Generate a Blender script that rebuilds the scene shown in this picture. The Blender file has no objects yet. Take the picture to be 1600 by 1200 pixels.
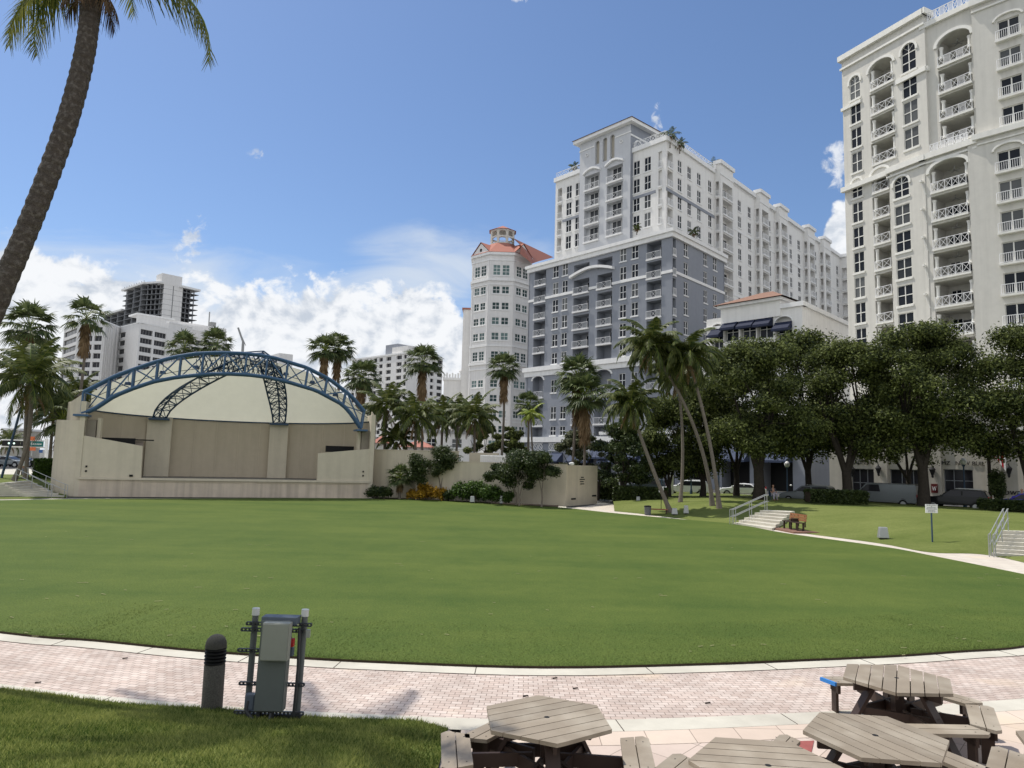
import bpy, math, random
import numpy as np
from math import sin, cos, pi, radians, sqrt, atan2
from mathutils import Vector, Matrix
random.seed(7); np.random.seed(7)
SC = bpy.context.scene
COL = SC.collection
# ---------------------------------------------------------------- camera
CAMZ = 3.5
FPX = 1109.0; PITCH = radians(6.2); ROLL = 0.026
cam_d = bpy.data.cameras.new("Camera"); cam = bpy.data.objects.new("Camera", cam_d); COL.objects.link(cam)
SC.camera = cam
cam_d.sensor_width = 36.0; cam_d.lens = 36.0 * FPX / 1600.0
cam_d.clip_start = 0.1; cam_d.clip_end = 6000
_r = Vector((cos(ROLL), -sin(ROLL) * sin(PITCH), sin(ROLL) * cos(PITCH)))
_u = Vector((-sin(ROLL), -cos(ROLL) * sin(PITCH), cos(ROLL) * cos(PITCH)))
_f = Vector((0, cos(PITCH), sin(PITCH)))
_m = Matrix((_r, _u, -_f)).transposed().to_4x4(); _m.translation = Vector((0, 0, CAMZ))
cam.matrix_world = _m
# ---------------------------------------------------------------- light
SUN_EL = radians(62); SUN_AZ = atan2(-0.83, 0.56)      # direction to the sun: x=-0.83, y=0.56
sdir = Vector((sin(SUN_AZ) * cos(SUN_EL), cos(SUN_AZ) * cos(SUN_EL), sin(SUN_EL)))
sun_d = bpy.data.lights.new("Sun", 'SUN'); sun = bpy.data.objects.new("Sun", sun_d); COL.objects.link(sun)
sun_d.energy = 4.4; sun_d.angle = radians(0.53); sun_d.color = (1.0, 0.95, 0.87)
sun.rotation_euler = sdir.to_track_quat('Z', 'Y').to_euler()
sun.location = (0, 0, 200)
SC.view_settings.view_transform = 'Standard'; SC.view_settings.look = 'None'
SC.view_settings.gamma = 1.0; SC.view_settings.exposure = 0.0
SC.render.engine = 'CYCLES'
SC.cycles.max_bounces = 6; SC.cycles.diffuse_bounces = 3; SC.cycles.glossy_bounces = 2
SC.cycles.transmission_bounces = 3; SC.cycles.transparent_max_bounces = 6

def make_world():
    w = bpy.data.worlds.new("World"); SC.world = w; w.use_nodes = True
    nt = w.node_tree; N = nt.nodes; L = nt.links; N.clear()
    out = N.new('ShaderNodeOutputWorld'); bg = N.new('ShaderNodeBackground')
    sky = N.new('ShaderNodeTexSky'); sky.sky_type = 'NISHITA'; sky.sun_disc = False
    sky.sun_elevation = SUN_EL; sky.sun_rotation = SUN_AZ
    sky.air_density = 1.0; sky.dust_density = 0.6; sky.ozone_density = 3.0
    K = 0.12
    def M(op, a, b=None, c=None, clamp=False):
        n = N.new('ShaderNodeMath'); n.operation = op; n.use_clamp = clamp
        for i, v in enumerate((a, b, c)):
            if v is None: continue
            if isinstance(v, (int, float)): n.inputs[i].default_value = v
            else: L.new(v, n.inputs[i])
        return n.outputs[0]
    def SS(x, a, b):
        n = N.new('ShaderNodeMapRange'); n.interpolation_type = 'SMOOTHSTEP'
        L.new(x, n.inputs[0]); n.inputs[1].default_value = a; n.inputs[2].default_value = b
        return n.outputs[0]
    tc = N.new('ShaderNodeTexCoord'); sp = N.new('ShaderNodeSeparateXYZ'); L.new(tc.outputs['Generated'], sp.inputs[0])
    X, Y, Z = sp.outputs
    el = M('MULTIPLY', M('ARCSINE', Z), 57.2958)
    az = M('MULTIPLY', M('ARCTAN2', X, Y), 57.2958)
    def noise(sx, sy, ox, oy, scale, detail, rough, dist=0.0):
        cb = N.new('ShaderNodeCombineXYZ')
        L.new(M('MULTIPLY_ADD', az, sx, ox), cb.inputs[0]); L.new(M('MULTIPLY_ADD', el, sy, oy), cb.inputs[1])
        n = N.new('ShaderNodeTexNoise'); n.inputs['Scale'].default_value = scale; n.inputs['Detail'].default_value = detail
        n.inputs['Roughness'].default_value = rough; n.inputs['Distortion'].default_value = dist
        L.new(cb.outputs[0], n.inputs['Vector']); return n.outputs[0]
    def blob(a0, e0, ra, re, tilt=0.0):
        da = M('SUBTRACT', az, a0); de = M('SUBTRACT', el, e0)
        if tilt: da = M('ADD', da, M('MULTIPLY', de, tilt))
        q = M('ADD', M('POWER', M('DIVIDE', da, ra), 2.0), M('POWER', M('DIVIDE', de, re), 2.0))
        return M('SUBTRACT', 1.0, q)          # 1 at centre, 0 on the rim
    def mx(*a):
        r = a[0]
        for b in a[1:]: r = M('MAXIMUM', r, b)
        return r
    # crisp cumulus: envelope plus fractal noise
    env = mx(blob(-8, 5, 11, 9.4), blob(-21, 3, 16, 8.6), blob(-31, 4.5, 17, 9.3), blob(-17, 5, 12, 9.2), blob(-3, 5, 8, 9.0), blob(-58, 2, 16, 9), blob(25.6, 16, 1.9, 3.6), blob(62, 4, 30, 10), blob(112, 22, 62, 36), blob(-118, 22, 56, 36), blob(179, 25, 40, 40), blob(-179, 25, 40, 40))  # wide blobs beside and behind the camera: unseen clouds added as fill light
    n1 = noise(1, 1.15, 3.1, 7.7, 0.26, 9, 0.58, 0.25)
    d1 = M('ADD', M('MULTIPLY', env, 1.25), M('MULTIPLY', M('SUBTRACT', n1, 0.5), 2.1))
    n1s = noise(1, 1.15, 3.6, 7.1, 0.26, 6, 0.55, 0.25)
    cum = SS(d1, 0.10, 0.34)
    # small tufts
    env2 = mx(blob(-25.2, 15.2, 1.0, 2.2, -0.3), blob(-0.3, 34.9, 1.2, 0.5), blob(11.5, 26, .5, 1.5), blob(-21.3, 22.3, .8, .5), blob(25.2, 22.0, 1.2, 1.8))
    n2 = noise(1, 1, 9.0, 1.0, 0.9, 8, 0.62, 0.6)
    tuft = M('MULTIPLY', SS(M('ADD', env2, M('MULTIPLY', M('SUBTRACT', n2, 0.5), 5.0)), 0.25, 1.3), 0.8)
    tuft = M('MULTIPLY', tuft, SS(env2, -1.4, 0.2))
    # soft veil above and between the heaps
    n3 = noise(0.5, 1.6, 1.0, 4.0, 0.16, 7, 0.55, 0.8)
    veil_env = mx(blob(-24, 10.5, 24, 5.6), blob(-6, 15.5, 9, 4.2, -1.0), blob(-60, 8, 30, 9))
    veil = M('MULTIPLY', SS(M('ADD', M('MULTIPLY', veil_env, 0.7), M('MULTIPLY', M('SUBTRACT', n3, 0.5), 1.9)), 0.0, 0.9), 0.8)
    low = SS(el, 9.0, -1.0)
    veil = M('MAXIMUM', veil, M('MULTIPLY', low, 0.6))
    # colours
    sh = M('ADD', M('MULTIPLY', M('SUBTRACT', n1, n1s), 3.2), 0.55)
    sh2 = M('MULTIPLY', SS(sh, 0.05, 0.75), 1.0)
    ccol = N.new('ShaderNodeMix'); ccol.data_type = 'RGBA'
    L.new(sh2, ccol.inputs[0]); ccol.inputs[6].default_value = (0.58, 0.64, 0.73, 1); ccol.inputs[7].default_value = (0.93, 0.95, 0.98, 1)
    skyc = N.new('ShaderNodeMix'); skyc.data_type = 'RGBA'; skyc.blend_type = 'MULTIPLY'; skyc.inputs[0].default_value = 1
    L.new(sky.outputs[0], skyc.inputs[6]); skyc.inputs[7].default_value = (K * .93, K * 1.0, K * 1.10, 1)
    m1 = N.new('ShaderNodeMix'); m1.data_type = 'RGBA'; L.new(veil, m1.inputs[0]); L.new(skyc.outputs[2], m1.inputs[6]); m1.inputs[7].default_value = (0.70, 0.77, 0.86, 1)
    m2 = N.new('ShaderNodeMix'); m2.data_type = 'RGBA'; L.new(M('MAXIMUM', cum, tuft), m2.inputs[0]); L.new(m1.outputs[2], m2.inputs[6]); L.new(ccol.outputs[2], m2.inputs[7])
    L.new(m2.outputs[2], bg.inputs[0]); bg.inputs[1].default_value = 1.0
    L.new(bg.outputs[0], out.inputs[0])
make_world()

# ---------------------------------------------------------------- view geometry helpers
def ray(px, py):
    a = px - 800.0; b = 600.0 - py
    x = a * cos(ROLL) - b * sin(ROLL); y = a * sin(ROLL) + b * cos(ROLL)
    return np.array([x, FPX * cos(PITCH) - y * sin(PITCH), FPX * sin(PITCH) + y * cos(PITCH)]) / FPX
def hz(px): return 720.4 + (px - 800) * 0.026
def G(px, py, z=0.0):
    d = ray(px, py); t = (CAMZ - z) / -d[2]
    return np.array([d[0] * t, d[1] * t])
def at(px, py, Y):
    d = ray(px, py); t = Y / d[1]
    return np.array([d[0] * t, Y, CAMZ + d[2] * t])
class Fac:
    """vertical facade plane: origin (plan), unit direction u, outward normal n"""
    def __init__(s, o, u):
        s.o = np.array(o[:2], float); s.u = np.array(u[:2], float) / np.linalg.norm(u[:2])
        n = np.array([-s.u[1], s.u[0]])
        if n @ s.o > 0: n = -n
        s.n = n
    def P(s, u, z, d=0.0):
        q = s.o + s.u * u + s.n * d
        return (q[0], q[1], z)
    def off(s, u, d):
        f = Fac(s.o + s.u * u + s.n * d, s.u); f.n = s.n.copy(); return f
    def uz(s, px, py, d=0.0):
        r = ray(px, py); o = s.o + s.n * d
        A = np.array([[r[0], -s.u[0]], [r[1], -s.u[1]]]); t, a = np.linalg.solve(A, o)
        return float(a), float(r[2] * t + CAMZ)
def vpdir(px):
    d = ray(px, hz(px))[:2]; return d / np.linalg.norm(d)
def hpt(px, Y):
    d = ray(px, hz(px)); return d[:2] / d[1] * Y

# ---------------------------------------------------------------- mesh builder
class MB:
    def __init__(s): s.v = []; s.f = []
    def face(s, pts):
        b = len(s.v); s.v += [tuple(p) for p in pts]; s.f.append(tuple(range(b, b + len(pts))))
    def hexa(s, p):      # p: 8 points, bottom 4 ccw then top 4
        b = len(s.v); s.v += [tuple(q) for q in p]
        for f in ((0, 3, 2, 1), (4, 5, 6, 7), (0, 1, 5, 4), (1, 2, 6, 5), (2, 3, 7, 6), (3, 0, 4, 7)):
            s.f.append(tuple(b + i for i in f))
    def box(s, x0, y0, z0, x1, y1, z1):
        s.hexa([(x0, y0, z0), (x1, y0, z0), (x1, y1, z0), (x0, y1, z0), (x0, y0, z1), (x1, y0, z1), (x1, y1, z1), (x0, y1, z1)])
    def fbox(s, F, u0, u1, z0, z1, d0, d1):
        P = F.P
        s.hexa([P(u0, z0, d0), P(u1, z0, d0), P(u1, z0, d1), P(u0, z0, d1), P(u0, z1, d0), P(u1, z1, d0), P(u1, z1, d1), P(u0, z1, d1)])
    def bar(s, a, b, w, h=None, up=(0, 0, 1)):
        h = h or w; a = Vector(a); b = Vector(b); d = (b - a)
        if d.length < 1e-6: return
        d.normalize(); upv = Vector(up)
        if abs(d.dot(upv)) > 0.98: upv = Vector((1, 0, 0)) if abs(d.x) < 0.9 else Vector((0, 1, 0))
        x = d.cross(upv).normalized(); y = x.cross(d).normalized()
        x *= w / 2; y *= h / 2
        s.hexa([a - x - y, a + x - y, a + x + y, a - x + y, b - x - y, b + x - y, b + x + y, b - x + y])
    def tube(s, pts, rad, n=8, cap=True):
        pts = [Vector(p) for p in pts]
        if not hasattr(rad, '__len__'): rad = [rad] * len(pts)
        base = len(s.v); prevx = None
        for i, p in enumerate(pts):
            d = (pts[min(i + 1, len(pts) - 1)] - pts[max(i - 1, 0)]).normalized()
            if prevx is None:
                a = Vector((0, 0, 1)) if abs(d.z) < 0.9 else Vector((1, 0, 0))
                x = d.cross(a).normalized()
            else: x = (prevx - d * prevx.dot(d)).normalized()
            prevx = x; y = d.cross(x)
            for k in range(n):
                t = 2 * pi * k / n; s.v.append(tuple(p + (x * cos(t) + y * sin(t)) * rad[i]))
        for i in range(len(pts) - 1):
            for k in range(n):
                a = base + i * n + k; b = base + i * n + (k + 1) % n
                s.f.append((a, b, b + n, a + n))
        if cap:
            s.f.append(tuple(base + k for k in reversed(range(n)))); e = base + (len(pts) - 1) * n
            s.f.append(tuple(e + k for k in range(n)))
    def lathe(s, c, prof, n=16):      # prof: list of (r, z)
        s.tube([(c[0], c[1], c[2] + z) for r, z in prof], [max(r, 1e-4) for r, z in prof], n) if False else s._lathe(c, prof, n)
    def _lathe(s, c, prof, n):
        base = len(s.v)
        for r, z in prof:
            for k in range(n):
                t = 2 * pi * k / n; s.v.append((c[0] + max(r, 1e-4) * cos(t), c[1] + max(r, 1e-4) * sin(t), c[2] + z))
        for i in range(len(prof) - 1):
            for k in range(n):
                a = base + i * n + k; b = base + i * n + (k + 1) % n
                s.f.append((a, b, b + n, a + n))
        s.f.append(tuple(base + k for k in reversed(range(n)))); e = base + (len(prof) - 1) * n
        s.f.append(tuple(e + k for k in range(n)))
    def prism(s, poly, z0, z1):       # poly in plan, ccw
        b = len(s.v); n = len(poly)
        z0s = z0 if hasattr(z0, '__len__') else [z0] * n; z1s = z1 if hasattr(z1, '__len__') else [z1] * n
        s.v += [(p[0], p[1], z0s[i]) for i, p in enumerate(poly)] + [(p[0], p[1], z1s[i]) for i, p in enumerate(poly)]
        s.f.append(tuple(b + i for i in reversed(range(n)))); s.f.append(tuple(b + n + i for i in range(n)))
        for i in range(n):
            j = (i + 1) % n; s.f.append((b + i, b + j, b + n + j, b + n + i))
    def grid(s, rows):                # rows of points
        b = len(s.v); m = len(rows[0])
        for r in rows: s.v += [tuple(p) for p in r]
        for i in range(len(rows) - 1):
            for j in range(m - 1):
                a = b + i * m + j; s.f.append((a, a + 1, a + m + 1, a + m))
    def extrude_poly(s, pts, off):    # pts: planar 3d polygon, off: 3d vector
        n = len(pts); b = len(s.v); off = Vector(off)
        s.v += [tuple(p) for p in pts] + [tuple(Vector(p) + off) for p in pts]
        s.f.append(tuple(b + i for i in range(n))); s.f.append(tuple(b + n + i for i in reversed(range(n))))
        for i in range(n):
            j = (i + 1) % n; s.f.append((b + i, b + n + i, b + n + j, b + j))
    def build(s, name, mat, parent=None, label=None, smooth=False, kind=None):
        me = bpy.data.meshes.new(name)
        org = np.array(ROOTLOC.get(parent.name, (0, 0, 0))) if parent else np.zeros(3)
        v = np.array(s.v, float).reshape(-1, 3) - org
        me.from_pydata(v.tolist(), [], s.f)
        me.materials.append(mat)
        if smooth:
            me.polygons.foreach_set('use_smooth', [True] * len(me.polygons))
            try: me.set_sharp_from_angle(angle=radians(40))
            except Exception: pass
        o = bpy.data.objects.new(name, me); COL.objects.link(o)
        if parent: o.parent = parent; ROOTLOC[o.name] = tuple(org)
        if label: o['label'] = label
        if kind: o['kind'] = kind
        return o
ROOTLOC = {}
def quads_mesh(name, V, mat, parent=None, kind=None, nv=4):
    """V: (n, nv, 3) array of separate polygons"""
    n = V.shape[0]; org = np.array(ROOTLOC.get(parent.name, (0, 0, 0))) if parent else np.zeros(3)
    me = bpy.data.meshes.new(name)
    me.vertices.add(n * nv); me.vertices.foreach_set('co', (V.reshape(-1, 3) - org).astype(np.float32).ravel())
    me.loops.add(n * nv); me.loops.foreach_set('vertex_index', np.arange(n * nv, dtype=np.int32))
    me.polygons.add(n); me.polygons.foreach_set('loop_start', np.arange(0, n * nv, nv, dtype=np.int32))
    me.update(calc_edges=True); me.materials.append(mat)
    o = bpy.data.objects.new(name, me); COL.objects.link(o)
    if parent: o.parent = parent; ROOTLOC[o.name] = tuple(org)
    if kind: o['kind'] = kind
    return o
def tag(o, label, cat, group=None):
    o['label'] = label; o['category'] = cat
    if group: o['group'] = group
    return o
def thing(name, label, cat, loc, group=None):
    o = bpy.data.objects.new(name, None); COL.objects.link(o); o.empty_display_size = 0.3
    o.location = tuple(float(c) for c in loc); ROOTLOC[o.name] = tuple(float(c) for c in loc)
    return tag(o, label, cat, group)
def children(o): return [c for c in bpy.data.objects if c.parent == o]
def copy_tree(o, parent=None):
    c = o.copy(); COL.objects.link(c); c.parent = parent
    for ch in children(o): copy_tree(ch, c)
    return c
def structure(o): o['kind'] = 'structure'; return o

# ---------------------------------------------------------------- materials
def mat(name, col, rough=0.8, metal=0.0, var=0.12, vscale=1.5, bump=0.0, bscale=20.0, spec=0.3, col2=None, c2scale=0.5, c2thr=(0.45, 0.65), rnd=0.0, streak=0.0, trans=0.0, isl=0.0):
    m = bpy.data.materials.new(name); m.use_nodes = True; nt = m.node_tree; N = nt.nodes; L = nt.links
    b = N['Principled BSDF']; b.inputs['Roughness'].default_value = rough; b.inputs['Metallic'].default_value = metal
    b.inputs['Specular IOR Level'].default_value = spec
    tc = N.new('ShaderNodeTexCoord'); C = tc.outputs['Object']
    rgb = N.new('ShaderNodeRGB'); rgb.outputs[0].default_value = (*col, 1); cur = rgb.outputs[0]
    if col2:
        n = N.new('ShaderNodeTexNoise'); n.inputs['Scale'].default_value = c2scale; n.inputs['Detail'].default_value = 6; L.new(C, n.inputs['Vector'])
        r = N.new('ShaderNodeMapRange'); L.new(n.outputs[0], r.inputs[0]); r.inputs[1].default_value = c2thr[0]; r.inputs[2].default_value = c2thr[1]
        mx = N.new('ShaderNodeMix'); mx.data_type = 'RGBA'; L.new(r.outputs[0], mx.inputs[0]); L.new(cur, mx.inputs[6]); mx.inputs[7].default_value = (*col2, 1); cur = mx.outputs[2]
    if var:
        n = N.new('ShaderNodeTexNoise'); n.inputs['Scale'].default_value = vscale; n.inputs['Detail'].default_value = 8; n.inputs['Roughness'].default_value = 0.65; L.new(C, n.inputs['Vector'])
        r = N.new('ShaderNodeMapRange'); L.new(n.outputs[0], r.inputs[0]); r.inputs[1].default_value = 0.25; r.inputs[2].default_value = 0.75
        r.inputs[3].default_value = 1 - var; r.inputs[4].default_value = 1 + var
        h = N.new('ShaderNodeVectorMath'); h.operation = 'SCALE'; L.new(cur, h.inputs[0]); L.new(r.outputs[0], h.inputs['Scale']); cur = h.outputs[0]
    if streak:
        mp = N.new('ShaderNodeMapping'); mp.inputs['Scale'].default_value = (1.4, 1.4, 0.06); L.new(C, mp.inputs[0])
        n = N.new('ShaderNodeTexNoise'); n.inputs['Scale'].default_value = 1.5; n.inputs['Detail'].default_value = 5; L.new(mp.outputs[0], n.inputs['Vector'])
        r = N.new('ShaderNodeMapRange'); L.new(n.outputs[0], r.inputs[0]); r.inputs[1].default_value = 0.42; r.inputs[2].default_value = 0.75
        r.inputs[3].default_value = 1; r.inputs[4].default_value = 1 - streak
        h = N.new('ShaderNodeVectorMath'); h.operation = 'SCALE'; L.new(cur, h.inputs[0]); L.new(r.outputs[0], h.inputs['Scale']); cur = h.outputs[0]
    if isl:
        oi = N.new('ShaderNodeNewGeometry'); r = N.new('ShaderNodeMapRange'); L.new(oi.outputs['Random Per Island'], r.inputs[0]); r.inputs[3].default_value = 1 - isl; r.inputs[4].default_value = 1 + isl
        h = N.new('ShaderNodeVectorMath'); h.operation = 'SCALE'; L.new(cur, h.inputs[0]); L.new(r.outputs[0], h.inputs['Scale']); cur = h.outputs[0]
    if rnd:
        oi = N.new('ShaderNodeObjectInfo'); r = N.new('ShaderNodeMapRange'); L.new(oi.outputs['Random'], r.inputs[0]); r.inputs[3].default_value = 1 - rnd; r.inputs[4].default_value = 1 + rnd
        h = N.new('ShaderNodeVectorMath'); h.operation = 'SCALE'; L.new(cur, h.inputs[0]); L.new(r.outputs[0], h.inputs['Scale']); cur = h.outputs[0]
    L.new(cur, b.inputs['Base Color'])
    if bump:
        n = N.new('ShaderNodeTexNoise'); n.inputs['Scale'].default_value = bscale; n.inputs['Detail'].default_value = 5; L.new(C, n.inputs['Vector'])
        bp = N.new('ShaderNodeBump'); bp.inputs['Strength'].default_value = bump; bp.inputs['Distance'].default_value = 0.02; L.new(n.outputs[0], bp.inputs['Height']); L.new(bp.outputs[0], b.inputs['Normal'])
    if trans:
        tr = N.new('ShaderNodeBsdfTranslucent'); L.new(cur, tr.inputs[0]); mxs = N.new('ShaderNodeMixShader'); mxs.inputs[0].default_value = trans
        L.new(b.outputs[0], mxs.inputs[1]); L.new(tr.outputs[0], mxs.inputs[2]); L.new(mxs.outputs[0], N['Material Output'].inputs[0])
    return m
def leafmat(name, c1, c2, scale=1.2, trans=0.3, rough=0.55, fine=0.35):
    """foliage: colour varies clump to clump and leaf to leaf"""
    m = bpy.data.materials.new(name); m.use_nodes = True; nt = m.node_tree; N = nt.nodes; L = nt.links
    b = N['Principled BSDF']; b.inputs['Roughness'].default_value = rough; b.inputs['Specular IOR Level'].default_value = 0.22
    geo = N.new('ShaderNodeNewGeometry'); tc = N.new('ShaderNodeTexCoord')
    n = N.new('ShaderNodeTexNoise'); n.inputs['Scale'].default_value = scale; n.inputs['Detail'].default_value = 3; L.new(tc.outputs['Object'], n.inputs['Vector'])
    a = N.new('ShaderNodeMath'); a.operation = 'MULTIPLY_ADD'; L.new(geo.outputs['Random Per Island'], a.inputs[0]); a.inputs[1].default_value = fine * 2; a.inputs[2].default_value = -fine
    s2 = N.new('ShaderNodeMath'); s2.operation = 'ADD'; L.new(n.outputs[0], s2.inputs[0]); L.new(a.outputs[0], s2.inputs[1])
    r = N.new('ShaderNodeMapRange'); L.new(s2.outputs[0], r.inputs[0]); r.inputs[1].default_value = 0.2; r.inputs[2].default_value = 0.8
    mx = N.new('ShaderNodeMix'); mx.data_type = 'RGBA'; L.new(r.outputs[0], mx.inputs[0]); mx.inputs[6].default_value = (*c1, 1); mx.inputs[7].default_value = (*c2, 1)
    L.new(mx.outputs[2], b.inputs['Base Color'])
    tr = N.new('ShaderNodeBsdfTranslucent'); L.new(mx.outputs[2], tr.inputs[0]); ms = N.new('ShaderNodeMixShader'); ms.inputs[0].default_value = trans
    L.new(b.outputs[0], ms.inputs[1]); L.new(tr.outputs[0], ms.inputs[2]); L.new(ms.outputs[0], N['Material Output'].inputs[0])
    return m
M = {}
M['stucco_grey'] = mat('stucco grey blue', (0.275, 0.292, 0.33), 0.9, var=0.06, bump=0.15, streak=0.05)
M['stucco_white'] = mat('stucco cool white', (0.80, 0.785, 0.755), 0.9, var=0.05, bump=0.15, streak=0.08)
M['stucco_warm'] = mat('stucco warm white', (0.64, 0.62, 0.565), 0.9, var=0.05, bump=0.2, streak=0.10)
M['stucco_cream'] = mat('stucco cream', (0.46, 0.43, 0.37), 0.9, var=0.07, bump=0.2, streak=0.12)  # albedo darkened to stand in for oak shade on the street front
M['stucco_tower'] = mat('stucco tower white', (0.77, 0.755, 0.735), 0.9, var=0.05, streak=0.08)
M['stucco_pale'] = mat('stucco pale grey', (0.56, 0.57, 0.59), 0.9, var=0.05, streak=0.05)
M['trim'] = mat('white trim', (0.83, 0.825, 0.81), 0.8, var=0.04, streak=0.08)
M['trim_warm'] = mat('warm white trim', (0.80, 0.785, 0.73), 0.8, var=0.04, streak=0.08)
M['rail_white'] = mat('white railing paint', (0.82, 0.82, 0.82), 0.6, var=0.0)
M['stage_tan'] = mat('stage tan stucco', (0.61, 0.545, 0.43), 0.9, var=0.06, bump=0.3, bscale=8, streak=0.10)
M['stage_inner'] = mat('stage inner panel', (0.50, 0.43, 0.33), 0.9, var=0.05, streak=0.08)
M['stage_front'] = mat('stage front plaster', (0.60, 0.51, 0.41), 0.9, var=0.08, streak=0.3)
M['wall_beige'] = mat('garden wall beige', (0.60, 0.53, 0.41), 0.9, var=0.06, bump=0.3, bscale=6, streak=0.15)
M['membrane'] = mat('canopy membrane', (0.66, 0.65, 0.53), 0.7, var=0.04, trans=0.38)
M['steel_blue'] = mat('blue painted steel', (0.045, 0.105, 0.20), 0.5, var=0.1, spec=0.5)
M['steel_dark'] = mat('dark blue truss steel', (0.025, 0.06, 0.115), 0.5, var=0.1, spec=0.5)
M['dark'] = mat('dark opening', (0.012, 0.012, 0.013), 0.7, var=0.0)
M['recess_grey'] = mat('balcony wall grey', (0.20, 0.21, 0.23), 0.9, var=0.06)
M['recess_warm'] = mat('balcony wall warm', (0.40, 0.37, 0.31), 0.9, var=0.06)
M['tile_red'] = mat('red roof tile', (0.38, 0.16, 0.12), 0.85, var=0.12, vscale=6, bump=0.4, bscale=4)
M['tile_brown'] = mat('brown clay roof tile', (0.25, 0.145, 0.105), 0.85, var=0.25, vscale=8, bump=0.5, bscale=6)
M['concrete_raw'] = mat('raw concrete', (0.36, 0.36, 0.35), 0.9, var=0.12)
M['steel_grey'] = mat('galvanised steel', (0.42, 0.43, 0.43), 0.45, metal=0.6, var=0.1, spec=0.5)
M['awning'] = mat('navy awning cloth', (0.016, 0.022, 0.05), 0.8, var=0.08)
M['awning_blue'] = mat('blue grey awning cloth', (0.045, 0.06, 0.105), 0.8, var=0.08)
M['bark_palm'] = mat('palm trunk bark', (0.17, 0.145, 0.12), 0.95, var=0.3, vscale=9, bump=0.6, bscale=14)
M['bark_oak'] = mat('oak bark', (0.042, 0.034, 0.028), 0.95, var=0.3, vscale=6, bump=0.8, bscale=9)
M['skirt'] = leafmat('dead palm leaves', (0.16, 0.10, 0.05), (0.30, 0.21, 0.12), 2.0, 0.15, 0.9)
M['frond_coco'] = leafmat('coconut frond green', (0.035, 0.055, 0.015), (0.135, 0.15, 0.045), 0.7, 0.25, 0.5)
M['frond_fan'] = leafmat('fan palm green', (0.045, 0.07, 0.025), (0.15, 0.18, 0.07), 1.0, 0.25, 0.5)
M['frond_bright'] = leafmat('young palm yellow green', (0.15, 0.22, 0.03), (0.32, 0.36, 0.06), 1.0, 0.35, 0.5)
M['oak'] = leafmat('oak leaves', (0.020, 0.032, 0.010), (0.165, 0.195, 0.055), 0.6, 0.32, 0.7, 0.42)
M['shrub'] = leafmat('shrub leaves', (0.03, 0.06, 0.015), (0.10, 0.17, 0.03), 1.5, 0.3, 0.45)
M['shrub_dark'] = leafmat('dark shrub leaves', (0.02, 0.035, 0.012), (0.075, 0.10, 0.03), 1.2, 0.25, 0.45)
M['olive_tree'] = leafmat('grey green leaves', (0.05, 0.065, 0.03), (0.15, 0.16, 0.08), 1.0, 0.25, 0.6)
M['croton'] = leafmat('yellow orange croton leaves', (0.22, 0.13, 0.015), (0.55, 0.33, 0.03), 1.6, 0.3, 0.5)
M['asphalt'] = mat('asphalt', (0.055, 0.055, 0.057), 0.9, var=0.15, bump=0.3, bscale=30)
M['concrete'] = mat('pale concrete', (0.56, 0.53, 0.45), 0.9, var=0.08, vscale=3, bump=0.25, bscale=60, col2=(0.48, 0.45, 0.38), c2scale=0.7)
M['mulch'] = mat('dark mulch', (0.045, 0.032, 0.022), 1.0, var=0.3, vscale=8, bump=0.8, bscale=25)
def glassmat(name, base, blind, frac):
    m = bpy.data.materials.new(name); m.use_nodes = True; N = m.node_tree.nodes; L = m.node_tree.links
    b = N['Principled BSDF']; b.inputs['Roughness'].default_value = 0.08; b.inputs['Specular IOR Level'].default_value = 0.18
    oi = N.new('ShaderNodeObjectInfo'); r = N.new('ShaderNodeMapRange'); L.new(oi.outputs['Random'], r.inputs[0]); r.inputs[1].default_value = 1 - frac; r.inputs[2].default_value = 1.0
    mx = N.new('ShaderNodeMix'); mx.data_type = 'RGBA'; L.new(r.outputs[0], mx.inputs[0]); mx.inputs[6].default_value = (*base, 1); mx.inputs[7].default_value = (*blind, 1)
    L.new(mx.outputs[2], b.inputs['Base Color']); return m
M['glass'] = glassmat('window glass', (0.010, 0.014, 0.022), (0.16, 0.165, 0.165), 0.42)
M['glass_green'] = glassmat('green tinted glass', (0.03, 0.06, 0.06), (0.16, 0.24, 0.23), 0.6)
M['glass_dark'] = glassmat('dark window band glass', (0.03, 0.03, 0.036), (0.05, 0.05, 0.055), 0.3)
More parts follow.
